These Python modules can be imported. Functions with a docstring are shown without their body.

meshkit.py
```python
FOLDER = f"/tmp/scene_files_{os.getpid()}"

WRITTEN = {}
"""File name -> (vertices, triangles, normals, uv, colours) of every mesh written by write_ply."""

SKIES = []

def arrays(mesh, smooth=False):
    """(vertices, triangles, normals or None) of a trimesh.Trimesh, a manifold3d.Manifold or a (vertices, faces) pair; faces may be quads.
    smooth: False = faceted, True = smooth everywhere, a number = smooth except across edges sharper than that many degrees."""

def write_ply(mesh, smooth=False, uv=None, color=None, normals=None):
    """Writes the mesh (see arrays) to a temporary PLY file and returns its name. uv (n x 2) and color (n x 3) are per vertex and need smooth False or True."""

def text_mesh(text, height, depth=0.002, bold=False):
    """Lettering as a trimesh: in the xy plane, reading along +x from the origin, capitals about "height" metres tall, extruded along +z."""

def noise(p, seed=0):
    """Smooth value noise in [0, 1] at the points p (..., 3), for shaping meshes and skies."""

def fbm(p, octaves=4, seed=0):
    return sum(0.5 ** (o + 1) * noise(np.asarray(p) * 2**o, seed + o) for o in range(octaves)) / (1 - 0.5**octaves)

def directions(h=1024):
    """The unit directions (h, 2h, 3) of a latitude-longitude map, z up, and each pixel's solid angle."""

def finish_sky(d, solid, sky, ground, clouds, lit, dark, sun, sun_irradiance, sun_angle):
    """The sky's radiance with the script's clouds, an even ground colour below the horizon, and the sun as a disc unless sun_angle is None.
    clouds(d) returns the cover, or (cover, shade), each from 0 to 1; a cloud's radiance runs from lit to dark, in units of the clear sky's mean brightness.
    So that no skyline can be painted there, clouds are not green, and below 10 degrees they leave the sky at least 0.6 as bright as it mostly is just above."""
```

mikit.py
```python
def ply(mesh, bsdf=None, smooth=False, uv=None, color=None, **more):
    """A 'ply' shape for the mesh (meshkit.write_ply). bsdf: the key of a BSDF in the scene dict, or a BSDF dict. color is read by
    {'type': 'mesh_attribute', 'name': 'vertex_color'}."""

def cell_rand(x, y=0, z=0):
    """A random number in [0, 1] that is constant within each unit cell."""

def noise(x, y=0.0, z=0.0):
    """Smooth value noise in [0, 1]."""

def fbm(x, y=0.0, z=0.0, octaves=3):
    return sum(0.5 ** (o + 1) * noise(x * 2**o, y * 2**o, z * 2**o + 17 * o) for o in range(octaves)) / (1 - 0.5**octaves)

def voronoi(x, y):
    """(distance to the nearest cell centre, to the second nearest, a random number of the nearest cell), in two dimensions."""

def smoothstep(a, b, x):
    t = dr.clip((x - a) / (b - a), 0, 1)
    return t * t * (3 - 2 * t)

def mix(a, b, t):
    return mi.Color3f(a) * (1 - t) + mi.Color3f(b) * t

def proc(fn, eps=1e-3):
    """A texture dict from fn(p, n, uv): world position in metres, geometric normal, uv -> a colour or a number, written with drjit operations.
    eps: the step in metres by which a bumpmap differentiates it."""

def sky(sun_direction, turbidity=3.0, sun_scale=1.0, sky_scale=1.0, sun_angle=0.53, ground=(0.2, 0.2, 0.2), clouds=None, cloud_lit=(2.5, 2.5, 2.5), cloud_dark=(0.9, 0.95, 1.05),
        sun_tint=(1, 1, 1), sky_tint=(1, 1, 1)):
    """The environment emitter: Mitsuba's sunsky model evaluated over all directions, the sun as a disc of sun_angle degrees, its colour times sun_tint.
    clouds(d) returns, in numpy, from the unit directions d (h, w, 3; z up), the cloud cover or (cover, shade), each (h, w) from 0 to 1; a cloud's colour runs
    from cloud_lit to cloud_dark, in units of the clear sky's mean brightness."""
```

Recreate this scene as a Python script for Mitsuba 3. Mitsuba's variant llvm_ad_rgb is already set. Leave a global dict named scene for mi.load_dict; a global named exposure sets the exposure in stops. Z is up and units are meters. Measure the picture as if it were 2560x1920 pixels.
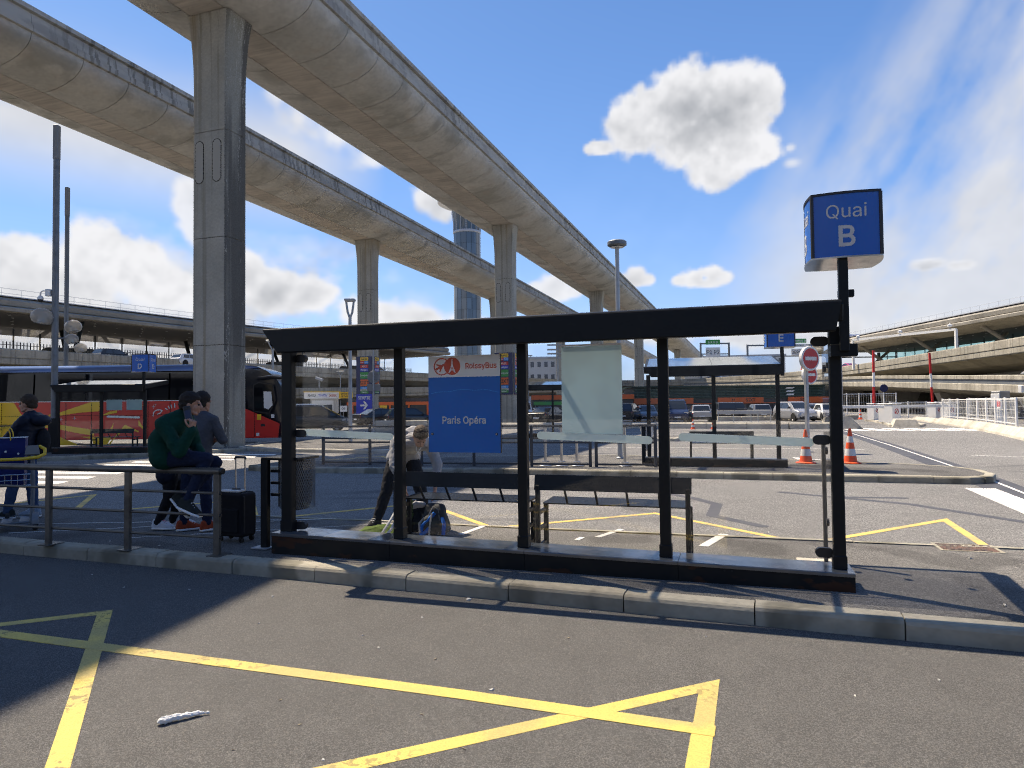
import math, random
import numpy as np, trimesh, mitsuba as mi, mikit, meshkit
import drjit as dr
from manifold3d import Manifold
from shapely.geometry import Polygon, LineString, Point
from shapely import affinity
from mikit import proc, noise, fbm, voronoi, smoothstep, mix, cell_rand
T4 = mi.ScalarTransform4f
random.seed(4)
rng = np.random.default_rng(11)
scene, labels = {'type': 'scene'}, {}

# ------------------------------------------------------------------ camera, sky, exposure
EYE = np.array([0, 0, 1.65])
F = 1720 / 1280.0
PITCH, ROLL = math.atan(51.5 / 1720), math.radians(0.6)
fwd = np.array([0, math.cos(PITCH), math.sin(PITCH)])
rt0 = np.array([1.0, 0, 0]); up0 = np.cross(rt0, fwd)
up = up0 * math.cos(ROLL) + rt0 * math.sin(ROLL)
scene['camera'] = {'type': 'perspective', 'fov': math.degrees(2 * math.atan(1 / F)), 'fov_axis': 'x', 'near_clip': 0.05, 'far_clip': 6000.0,
                   'to_world': T4().look_at(origin=EYE.tolist(), target=(EYE + fwd).tolist(), up=up.tolist())}
exposure = 1.70
SUN = (-0.44, 0.42, 1.0)


def sky_clouds(d):
    """Fair-weather cumulus, a high thin veil to the right and a hazy bank low on the left, by azimuth (from +y, to the right) and elevation."""
    az = np.degrees(np.arctan2(d[..., 0], d[..., 1])); el = np.degrees(np.arcsin(np.clip(d[..., 2], -1, 1)))
    p = np.stack([az / 10, el / 10, az * 0], -1)
    n1 = meshkit.fbm(p * 1.6 + 3.1, 6, 2) - 0.5
    n1s = meshkit.fbm((p + np.array([-0.03, 0.10, 0])) * 1.6 + 3.1, 6, 2) - 0.5
    fine = lambda q: (meshkit.fbm(q * 5.0 + 7.7, 5, 5) - 0.5) * 0.75 + (meshkit.fbm(q * 17.0 + 2.2, 3, 15) - 0.5) * 0.45
    n2 = fine(p); n2s = fine(p + np.array([-0.02, 0.06, 0]))
    relief = (n1 - n1s) * 2.6 + (n2 - n2s) * 0.30          # below a billow it is greyer
    n3 = meshkit.fbm(p * np.array([0.5, 2.2, 1]) + 1.3, 5, 9)
    cov, shd = np.zeros(az.shape), np.zeros(az.shape)

    def cloud(lobes, soft=0.25, rough=1.0, shade=0.7, top=1.0, grey=(0.0, 0.0), fine=0.6):
        """A cloud of elliptic lobes (azimuth, elevation, half width, half height) melted into one; grey: where its shaded heart lies, from the lobes' centre."""
        nonlocal cov, shd
        L = np.array(lobes, float); u0, v0 = (L[:, 0] * L[:, 2]).sum() / L[:, 2].sum(), (L[:, 1] * L[:, 2]).sum() / L[:, 2].sum()
        acc = 0
        wob = n1 * 1.1 * rough + n2 * fine * rough
        for ca, ce, ra, re in lobes:
            r = np.sqrt(((az - ca) / ra) ** 2 + ((el - ce) / re) ** 2); acc = acc + np.exp(-6 * np.minimum(r, 6))
        r = -np.log(np.maximum(acc, 1e-12)) / 6 - wob * 0.75
        c = np.clip((1.0 - r) / soft, 0, 1); c = c * c * (3 - 2 * c) * top
        ex = max(L[:, 0] + L[:, 2]) - min(L[:, 0] - L[:, 2]); ey = max(L[:, 1] + L[:, 3]) - min(L[:, 1] - L[:, 3])
        g = np.sqrt(((az - u0 - grey[0]) / (0.5 * ex)) ** 2 + ((el - v0 - grey[1]) / (0.5 * ey)) ** 2)
        inner = np.clip((0.95 - r) / 0.6, 0, 1) * np.clip(1.15 - g * 1.05 + n1 * 0.8 + n2 * 0.35, 0, 1) * shade + relief * np.clip((1.0 - r) / 0.3, 0, 1)
        new = c > cov
        shd = np.where(new, np.clip(inner, 0, 1), shd); cov = np.maximum(cov, c)

    cloud([(10.6, 22.0, 3.2, 2.8), (14.0, 23.2, 3.4, 3.2), (18.2, 22.8, 3.3, 2.9), (15.0, 20.4, 3.6, 2.9), (18.6, 19.8, 2.6, 2.3), (16.6, 18.0, 2.2, 1.9), (20.8, 23.0, 1.6, 1.8), (20.2, 19.0, 1.8, 1.3), (7.4, 20.4, 1.5, .6)],
          0.30, 0.60, 0.72, grey=(-0.3, -0.6), fine=1.7)
    cloud([(15.0, 10.1, 1.2, 0.9), (16.4, 10.3, 1.1, 0.8), (17.4, 9.9, .8, 0.6), (13.9, 9.8, 0.9, 0.6), (15.6, 9.5, 2.2, 0.55)], 0.45, 0.9, 0.35, fine=1.8)
    cloud([(10.3, 10.5, .9, .8), (9.3, 10.1, .9, .6), (11.3, 10.0, .7, .5), (10.1, 9.8, 1.5, .5)], 0.5, 0.9, 0.3, fine=1.8)
    cloud([(3.8, 9.8, 1.4, 1.1), (2.2, 9.5, 1.2, .7), (5.2, 9.2, 1.2, .7), (3.6, 8.9, 2.4, .7)], 0.5, 0.9, 0.3, top=.95, fine=1.8)
    cloud([(-14.0, 20.9, 3.2, 1.5), (-17.2, 22.0, 2.2, 1.6), (-11.6, 19.4, 2.6, 1.3), (-18.6, 23.7, 1.5, 1.5)], 0.9, 1.3, 0.12, top=.88, fine=1.4)
    cloud([(-6.9, 16.8, 1.9, 1.6), (-5.6, 15.8, 1.3, 1.1)], 0.5, 0.9, 0.25, top=.98, fine=1.3)
    cloud([(-31.4, 11.2, 2.6, 2.8), (-28.6, 10.2, 2.8, 2.4), (-35.4, 9.9, 3.0, 2.4), (-33.2, 8.2, 4, 2.2), (-26.4, 8.8, 2.6, 1.9)], 0.28, 0.60, 0.50, grey=(0.6, -2.2), fine=1.6)
    cloud([(-21.6, 10.4, 2.4, 2.3), (-19.0, 9.2, 2.8, 2.1), (-16.4, 9.0, 2.6, 1.6), (-24.0, 8.0, 2.4, 1.9)], 0.3, 0.6, 0.40, grey=(0, -0.8), fine=1.3)
    cloud([(-25.2, 15.0, 1.4, 2.4), (-24.4, 13.4, 1.6, 2.0)], 0.4, 0.7, 0.2, top=.9, fine=1.3)
    cloud([(-12.0, 7.4, 3.2, 1.7), (-8, 6.8, 3.2, 1.6), (-4, 6.4, 3.2, 1.5)], 0.5, 0.8, 0.30, fine=1.3)
    cloud([(12, 5.6, 4, 1.1), (19, 5.2, 4, 1.3), (25, 5.6, 3, 1.3), (31, 5.0, 4, 1.1)], 0.7, 0.9, 0.25, top=.9, fine=1.3)
    cloud([(31.4, 9.6, 1.3, .5), (33.5, 9.3, 1.2, .45)], 0.6, 0.9, 0.55, top=.8, fine=1.3)
    cloud([(22.4, 19.0, .5, .35)], 0.8, 0.8, 0.1, top=.7); cloud([(22.5, 17.9, .8, .45)], 0.9, 0.9, 0.1, top=.7)
    for ca in range(60, 340, 36):
        cloud([(((ca + 180) % 360) - 180 + q * 5, 14 + 5 * math.sin(ca * 1.7 + q), 5, 2.6) for q in range(3)], 0.35, 0.7, 0.5)
    # thin veils
    fan = np.clip((az - 13 - np.maximum(el - 10, 0) * 0.75 + n1 * 10) / 11, 0, 1) * np.clip((40 - el) / 16, 0, 1) * np.clip((95 - az) / 30, 0, 1)
    streak = meshkit.fbm(np.stack([(az * 0.55 + el * 0.83) / 12, (el * 0.55 - az * 0.83) / 4.2, az * 0], -1), 6, 21) + n2 * 0.18
    wisps = fan * np.clip((streak - 0.28 + np.clip((16 - el) / 22, 0, .35)) * 2.2, 0, 1) * 0.90
    left = np.clip((-10 - az) / 8, 0, 1) * np.exp(-((el - 19.5 + (az + 30) * 0.05) / 3.9) ** 2) * np.clip((n3 + n1 * 0.5 - 0.14) * 3.0, 0, 1) * 0.95
    bank = np.clip((-2 - az) / 14, 0, 1) * np.clip((15 - el) / 5, 0, 1) * np.clip((meshkit.fbm(p * np.array([1.3, 2.4, 1]) + 5.5, 6, 31) + n2 * 0.25 - 0.36 + np.clip((9 - el) / 30, 0, .2)) * 5.0, 0, 1) * 0.95
    haze = np.exp(-np.clip(el, 0, 90) / 6.0) * 0.72
    thin = np.maximum(np.maximum(wisps, left), np.maximum(haze, bank))
    tsh = np.where(bank >= np.maximum(wisps, left), 0.25 + relief * 1.2 + 0.5 * np.clip((8 - el) / 10, 0, 1), 0.30 + relief * 0.3)
    out = np.clip(cov + thin * (1 - cov), 0, 1)
    sh = shd * cov + (1 - cov) * np.clip(tsh, 0, 1)
    return out, np.clip(sh, 0, 1)


scene['sky'] = mikit.sky(SUN, turbidity=2.6, sky_scale=1.25, sun_scale=1.75, clouds=sky_clouds, cloud_lit=(2.3, 2.3, 2.35), cloud_dark=(1.0, 1.05, 1.14),
                         sky_tint=(0.80, 0.98, 1.20), sun_tint=(0.96, 0.98, 1.0))

# ------------------------------------------------------------------ helpers
_count = {}


def numbered(name):
    k = _count.get(name, 0); _count[name] = k + 1
    return name if k == 0 else f'{name}_{k:03d}'


def thing(name, label=None, cat=None, group=None, kind=None):
    key = numbered(name)
    labels[key] = {a: b for a, b in (('label', label), ('category', cat), ('group', group), ('kind', kind)) if b}
    return key


def put(parent, name, mesh, mat, smooth=False, label=None, kind=None, to=None, **kw):
    """One entry of the scene: a part of parent, or a thing of one mesh if parent is None (then name is its key)."""
    key = numbered(f'{parent}__{name}') if parent else name
    d = mesh if isinstance(mesh, dict) else mikit.ply(mesh.get() if isinstance(mesh, MB) else mesh, mat, smooth=smooth, **kw)
    if to is not None: d = {**d, 'to_world': to}
    scene[key] = d
    if label or kind: labels.setdefault(key, {}).update({a: b for a, b in (('label', label), ('kind', kind)) if b})
    return key


def frame(x, y, z=0.0, deg=0.0):
    return T4().translate([x, y, z]).rotate([0, 0, 1], deg)


class MB:
    """Collects faces into one mesh, in a local frame: origin o, rotated about z by deg."""

    def __init__(self, o=(0, 0, 0), deg=0.0):
        self.v, self.f, self.n = [], [], 0
        c, s = math.cos(math.radians(deg)), math.sin(math.radians(deg))
        self.R, self.o = np.array([[c, -s, 0], [s, c, 0], [0, 0, 1.0]]), np.array(list(o) + [0] * (3 - len(o)), float)

    def add(self, v, f):
        v = np.asarray(v, float); f = np.asarray(f, int)
        if f.shape[1] == 4: f = np.vstack([f[:, [0, 1, 2]], f[:, [0, 2, 3]]])
        self.v.append(v @ self.R.T + self.o); self.f.append(f + self.n); self.n += len(v); return self

    def mesh(self, m):
        if hasattr(m, 'to_mesh'):
            q = m.to_mesh(); return self.add(q.vert_properties[:, :3], q.tri_verts)
        return self.add(m.vertices, m.faces)

    def box(self, c, s, ch=0.0, rot=None):
        c, s = np.asarray(c, float), np.asarray(s, float) / 2
        v, f = (cham(tuple(np.round(s, 5)), ch) if ch else (CUBE_V * s, CUBE_F))
        if rot is not None: v = v @ rot.T
        return self.add(v + c, f)

    def bar(self, a, b, w, h, ch=0.0, upv=(0, 0, 1)):
        """A box from a to b with width w across and height h."""
        a, b = np.asarray(a, float), np.asarray(b, float); d = b - a; L = np.linalg.norm(d); d = d / L
        s = np.cross(d, upv)
        if np.linalg.norm(s) < 1e-6: s = np.cross(d, [0, 1, 0])
        s /= np.linalg.norm(s); t = np.cross(s, d)
        return self.box((a + b) / 2, (L, w, h), ch, np.stack([d, s, t], 1))

    def tube(self, pts, r, sides=10, caps=True):
        p = np.asarray(pts, float); n = len(p); r = np.broadcast_to(r, (n,))
        t = np.gradient(p, axis=0); t /= np.linalg.norm(t, axis=1, keepdims=True) + 1e-12
        a = np.cross(t[0], [0, 0, 1.0] if abs(t[0][2]) < 0.9 else [1.0, 0, 0]); a /= np.linalg.norm(a)
        ang = np.arange(sides) * 2 * np.pi / sides; V = []
        for i in range(n):
            a = a - t[i] * (a @ t[i]); a /= np.linalg.norm(a); b = np.cross(t[i], a)
            V.append(p[i] + r[i] * (np.cos(ang)[:, None] * a + np.sin(ang)[:, None] * b))
        V = np.vstack(V); F_ = []
        for i in range(n - 1):
            for j in range(sides):
                k = (j + 1) % sides; F_.append([i * sides + j, i * sides + k, (i + 1) * sides + k, (i + 1) * sides + j])
        F_ = np.array(F_); F_ = np.vstack([F_[:, [0, 1, 2]], F_[:, [0, 2, 3]]])
        if caps:
            V = np.vstack([V, p[:1], p[-1:]]); j = np.arange(sides); k = (j + 1) % sides; m = len(V)
            F_ = np.vstack([F_, np.stack([k, j, j * 0 + m - 2], 1), np.stack([(n - 1) * sides + j, (n - 1) * sides + k, j * 0 + m - 1], 1)])
        return self.add(V, F_)

    def lathe(self, prof, c=(0, 0, 0), sides=24, rot=None):
        """prof: (r, z) from bottom to top."""
        prof = np.asarray(prof, float); ang = np.arange(sides) * 2 * np.pi / sides
        V = np.stack([prof[:, :1] * np.cos(ang), prof[:, :1] * np.sin(ang), np.broadcast_to(prof[:, 1:], (len(prof), sides))], -1).reshape(-1, 3)
        F_ = []
        for i in range(len(prof) - 1):
            for j in range(sides):
                k = (j + 1) % sides; F_.append([i * sides + j, i * sides + k, (i + 1) * sides + k, (i + 1) * sides + j])
        if rot is not None: V = V @ rot.T
        return self.add(V + np.asarray(c, float), np.array(F_))

    def prism(self, poly, z0, z1, bottom=True):
        """A plan polygon (points or shapely) from z0 to z1."""
        g = poly if hasattr(poly, 'geom_type') else Polygon(poly)
        for q in getattr(g, 'geoms', [g]):
            m = trimesh.creation.extrude_polygon(q, z1 - z0, engine='earcut'); v = np.array(m.vertices); v[:, 2] += z0
            self.add(v, m.faces)
        return self

    def slab(self, poly, o, x, y, t):
        """A 2-D polygon put on the plane at o with axes x, y and thickness t along x cross y."""
        g = poly if hasattr(poly, 'geom_type') else Polygon(poly)
        x, y = np.asarray(x, float), np.asarray(y, float); z = np.cross(x, y)
        for q in getattr(g, 'geoms', [g]):
            m = trimesh.creation.extrude_polygon(q, t, engine='earcut'); v = np.array(m.vertices)
            self.add(np.asarray(o, float) + v[:, :1] * x + v[:, 1:2] * y + v[:, 2:] * z, m.faces)
        return self

    def sweep(self, prof, path, closed=False, caps=True):
        """A cross-section (w to the right, z up) swept along plan points (x, y, z)."""
        prof, path = np.asarray(prof, float), np.asarray(path, float); n, m = len(path), len(prof)
        d = np.gradient(path[:, :2], axis=0)
        for i in range(1, n - 1):
            a = path[i, :2] - path[i - 1, :2]; b = path[i + 1, :2] - path[i, :2]; d[i] = a / np.linalg.norm(a) + b / np.linalg.norm(b)
        d /= np.linalg.norm(d, axis=1, keepdims=True); rgt = np.stack([d[:, 1], -d[:, 0]], 1)
        V = np.zeros((n, m, 3)); V[..., :2] = path[:, None, :2] + prof[None, :, :1] * rgt[:, None]; V[..., 2] = path[:, None, 2] + prof[None, :, 1]
        F_ = [[i * m + j, i * m + (j + 1) % m, (i + 1) * m + (j + 1) % m, (i + 1) * m + j] for i in range(n - 1) for j in range(m if closed else m - 1)]
        F_ = np.array(F_)[:, ::-1]; F_ = np.vstack([F_[:, [0, 1, 2]], F_[:, [0, 2, 3]]])
        if closed and caps:
            c = capfaces(prof); F_ = np.vstack([F_, c, c[:, ::-1] + (n - 1) * m])
        return self.add(V.reshape(-1, 3), F_)

    def get(self):
        return np.vstack(self.v), np.vstack(self.f)


CUBE_V = np.array([[x, y, z] for x in (-1, 1) for y in (-1, 1) for z in (-1, 1)], float)
CUBE_F = np.array([[0, 1, 3], [0, 3, 2], [4, 6, 7], [4, 7, 5], [0, 4, 5], [0, 5, 1], [2, 3, 7], [2, 7, 6], [0, 2, 6], [0, 6, 4], [1, 5, 7], [1, 7, 3]])
_CH = {}


def cham(s, ch):
    """A box of half sizes s with chamfered edges."""
    k = (s, ch)
    if k not in _CH:
        s = np.array(s); ch = min(ch, 0.45 * s.min()); P = []
        for sx in (-1, 1):
            for sy in (-1, 1):
                for sz in (-1, 1):
                    for a in range(3):
                        q = s - ch; q[a] = s[a]; P.append(q * [sx, sy, sz])
        h = trimesh.convex.convex_hull(np.array(P)); _CH[k] = (np.array(h.vertices), np.array(h.faces))
    return _CH[k]


def capfaces(p):
    """Triangles of a closed outline, as indices into its points."""
    p = np.asarray(p, float); v, f = trimesh.creation.triangulate_polygon(Polygon(p), engine='earcut')
    idx = np.array([np.argmin(((p - q) ** 2).sum(1)) for q in v]); return idx[f]


def rot(axis, deg):
    return trimesh.transformations.rotation_matrix(math.radians(deg), axis)[:3, :3]


def hull(pts):
    return trimesh.convex.convex_hull(np.asarray(pts, float))


def text_on(mb, text, height, centre, x, y, depth=0.003, bold=False, align='c', squash=1.0):
    """Lettering on the plane through centre with axes x, y (it stands proud along x cross y)."""
    m = meshkit.text_mesh(text, height, depth, bold); v = np.array(m.vertices)
    lo, hi = v[:, 0].min(), v[:, 0].max()
    v[:, 0] -= (lo + hi) / 2 if align == 'c' else lo
    v[:, 0] *= squash; v[:, 1] -= height / 2
    x, y = np.asarray(x, float), np.asarray(y, float); z = np.cross(x, y)
    mb.add(np.asarray(centre, float) + v[:, :1] * x + v[:, 1:2] * y + v[:, 2:] * z, m.faces)


def stripe(mb, poly, z, t=0.004):
    mb.prism(Polygon(poly).buffer(0), z, z + t)


# ------------------------------------------------------------------ materials
def rgb(c): return {'type': 'rgb', 'value': list(c)}


def tex(c): return proc(c) if callable(c) else rgb(c)


def pr(name, c, rough=0.5, metal=0.0, spec=0.5, bump=None, bscale=1.0, eps=1e-3, **kw):
    b = {'type': 'principled', 'base_color': tex(c), 'roughness': tex(rough) if callable(rough) else rough, 'metallic': metal, 'specular': spec, **kw}
    if bump is not None: b = {'type': 'bumpmap', 'arbitrary': proc(bump, eps), 'scale': bscale, 'bsdf': b}
    scene[name] = {'type': 'twosided', 'bsdf': b}
    return name


def asphalt(base, light, warm, scale):
    def fn(p, n, uv):
        d1, d2, r = voronoi(p.x * scale, p.y * scale)
        big = fbm(p.x * 0.35, p.y * 0.35, 3.0, 4); mid = fbm(p.x * 6, p.y * 6, 1.0, 3)
        k = r * r
        c = mix(base, light, k * 0.85)
        c = mix(c, warm, smoothstep(0.90, 1.0, fract(r * 7.3)) * 0.6)
        c = c * (0.60 + 0.40 * smoothstep(0.02, 0.32, d2 - d1))
        g1, g2, gr = voronoi(p.x * 2.3 + 7, p.y * 2.3)
        c = mix(c, (0.14, 0.136, 0.128), smoothstep(0.045, 0.030, g1 + 0.015 * noise(p.x * 60, p.y * 60)) * smoothstep(0.72, 0.78, gr) * 0.6)
        c = mix(c, (0.035, 0.034, 0.033), smoothstep(0.07, 0.03, g1 + 0.03 * noise(p.x * 40, p.y * 40)) * smoothstep(0.22, 0.16, gr) * 0.55)
        return c * (0.86 + 0.14 * big + 0.20 * mid)
    return fn


def fract(x): return x - dr.floor(x)


def asphalt_bump(scale):
    def fn(p, n, uv):
        d1, d2, r = voronoi(p.x * scale, p.y * scale)
        return 0.0016 * smoothstep(0.0, 0.45, d2 - d1) * (0.4 + 0.6 * r)
    return fn


pr('asphalt_near', asphalt((0.070, 0.069, 0.066), (0.180, 0.176, 0.168), (0.20, 0.175, 0.14), 150), 0.85, spec=0.25, bump=asphalt_bump(120))


def asphalt_far_c(p, n, uv):
    r = cell_rand(dr.floor(p.x * 70), dr.floor(p.y * 70), 5)
    big = fbm(p.x * 0.25, p.y * 0.25, 3.0, 4); mid = fbm(p.x * 3, p.y * 3, 1.0, 3)
    seal = smoothstep(0.055, 0.03, dr.abs(fbm(p.x * 0.22 + 9, p.y * 0.55, 2.0, 2) - 0.5)) * smoothstep(0.45, 0.6, noise(p.x * 0.13, p.y * 0.13 + 40))
    c = mix((0.095, 0.094, 0.091), (0.235, 0.23, 0.22), r * r) * (0.78 + 0.28 * big + 0.24 * mid)
    return mix(c, (0.055, 0.056, 0.060), seal * 0.55)


pr('asphalt_far', asphalt_far_c, 0.85, spec=0.25, bump=lambda p, n, uv: 0.0010 * fbm(p.x * 53 + p.y * 31, p.y * 53 - p.x * 31, 0.0, 2), bscale=1.0)


def pave_c(p, n, uv):
    r = cell_rand(dr.floor(p.x * 120), dr.floor(p.y * 120), 5)
    big = fbm(p.x * 0.8, p.y * 0.8, 3.0, 4); dark = smoothstep(0.52, 0.66, fbm(p.x * 1.7 + 5, p.y * 1.7, 8.0, 4))
    c = mix((0.075, 0.073, 0.069), (0.19, 0.185, 0.175), r * r) * (0.60 + 0.75 * big)
    return c * (1 - 0.30 * dark)


pr('pavement_asphalt', pave_c, 0.9, spec=0.2, bump=lambda p, n, uv: 0.0012 * fbm(p.x * 53 + p.y * 31, p.y * 53 - p.x * 31, 0.0, 2))


def concrete(base, var, stain, scale=1.0, streak=0.0, amount=0.5):
    def fn(p, n, uv):
        a = fbm(p.x * 0.55 * scale, p.y * 0.55 * scale, p.z * 0.55 * scale, 4)
        b = fbm(p.x * 9 * scale, p.y * 9 * scale, p.z * 9 * scale, 3)
        c = mix(base, var, smoothstep(0.3, 0.7, a)) * (0.82 + 0.36 * b)
        s = smoothstep(0.50, 0.68, fbm(p.x * 1.3 * scale + 4, p.y * 1.3 * scale, p.z * 0.5 * scale, 4))
        c = mix(c, stain, s * amount)
        if streak:
            v = fbm((p.x + p.y) * 5.0, (p.x - p.y) * 5.0, p.z * 0.10, 3)
            c = mix(c, stain, smoothstep(0.50, 0.66, v) * streak)
        return c
    return fn


pr('kerb_concrete', concrete((0.32, 0.30, 0.24), (0.25, 0.23, 0.18), (0.075, 0.07, 0.05), 2.4, 0, 0.6), 0.9, spec=0.2,
   bump=lambda p, n, uv: 0.004 * fbm(p.x * 45, p.y * 45, p.z * 45, 3))
pr('light_concrete', concrete((0.46, 0.43, 0.36), (0.38, 0.355, 0.30), (0.22, 0.20, 0.165), 1.0, 0.25, 0.4), 0.9, spec=0.2)


def guide_c(p, n, uv):
    # board-smooth precast concrete with green-grey weathering cloud and runs that follow the curve of the web
    a = fbm(p.x * 0.35, p.y * 0.35, p.z * 0.8, 4); b = fbm(p.x * 7, p.y * 7, p.z * 7, 3)
    w = fbm((p.x * 0.31 + p.y * 0.95) * 0.9 + 11, p.z * 1.3, (p.x * 0.95 - p.y * 0.31) * 0.35, 5)
    c = mix((0.50, 0.485, 0.44), (0.43, 0.42, 0.38), smoothstep(0.35, 0.65, a)) * (0.85 + 0.3 * b)
    seg = cell_rand(dr.floor((p.x * 0.316 + p.y * 0.949) / 2.53 + 0.37), 3, 1)
    c = c * (0.94 + 0.10 * seg)
    c = mix(c, (0.24, 0.235, 0.20), smoothstep(0.50, 0.72, w) * 0.55)
    return mix(c, (0.38, 0.31, 0.24), smoothstep(0.62, 0.78, fbm(p.x * 1.1, p.y * 1.1 + 30, 0.0, 4)) * 0.25)


pr('guideway_concrete', guide_c, 0.85, spec=0.25)
pr('guideway_soffit', lambda p, n, uv: mix((0.46, 0.415, 0.355), (0.39, 0.355, 0.305), smoothstep(0.35, 0.65, fbm(p.x * 0.9, p.y * 0.9, 2.0, 4)))
   * (0.78 + 0.44 * fbm((p.x * .95 - p.y * .31) * 0.8, (p.x * .31 + p.y * .95) * 9, 1.0, 4)), 0.85, spec=0.25)


def guide_edge(p, n, uv):
    v = fbm((p.x * 0.31 + p.y * 0.95) * 5.0, p.z * 0.7, 1.0, 4); a = fbm(p.x * 0.8, p.y * 0.8, p.z * 2, 4)
    c = mix((0.42, 0.41, 0.37), (0.33, 0.32, 0.29), smoothstep(0.4, 0.65, a))
    return mix(c, (0.085, 0.082, 0.070), smoothstep(0.50, 0.66, v) * 0.60 * smoothstep(0.30, 0.6, fbm(p.x * 0.11, p.y * 0.11, 5.0, 2)))


pr('guideway_edge', guide_edge, 0.9, spec=0.2)


def pier_c(p, n, uv):
    a = fbm(p.x * 0.9, p.y * 0.9, p.z * 0.6, 4); b = fbm(p.x * 14, p.y * 14, p.z * 14, 3)
    v = fbm((p.x * 0.95 - p.y * 0.31) * 6.5, (p.x * 0.31 + p.y * 0.95) * 6.5, p.z * 0.07, 4)
    c = mix((0.40, 0.385, 0.335), (0.34, 0.33, 0.285), smoothstep(0.35, 0.65, a)) * (0.85 + 0.3 * b)
    c = mix(c, (0.145, 0.13, 0.095), smoothstep(0.52, 0.70, v) * 0.45)
    return mix(c, (0.34, 0.25, 0.14), smoothstep(0.60, 0.72, fbm((p.x * 0.95 - p.y * 0.31) * 3.5 + 7, p.y * 0.3, p.z * 0.05, 3)) * 0.35)


pr('pier_concrete', pier_c, 0.9, spec=0.2)


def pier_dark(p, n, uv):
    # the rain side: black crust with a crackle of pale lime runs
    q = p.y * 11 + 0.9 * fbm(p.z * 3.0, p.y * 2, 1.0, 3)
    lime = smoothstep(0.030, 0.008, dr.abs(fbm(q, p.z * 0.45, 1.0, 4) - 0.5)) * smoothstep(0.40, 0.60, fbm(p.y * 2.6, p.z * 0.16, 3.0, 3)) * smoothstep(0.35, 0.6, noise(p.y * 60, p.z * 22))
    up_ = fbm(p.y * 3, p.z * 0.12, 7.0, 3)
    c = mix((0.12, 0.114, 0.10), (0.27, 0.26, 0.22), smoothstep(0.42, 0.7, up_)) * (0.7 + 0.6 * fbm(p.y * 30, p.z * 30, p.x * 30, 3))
    return mix(c, (0.50, 0.48, 0.43), lime * 0.85)


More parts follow.
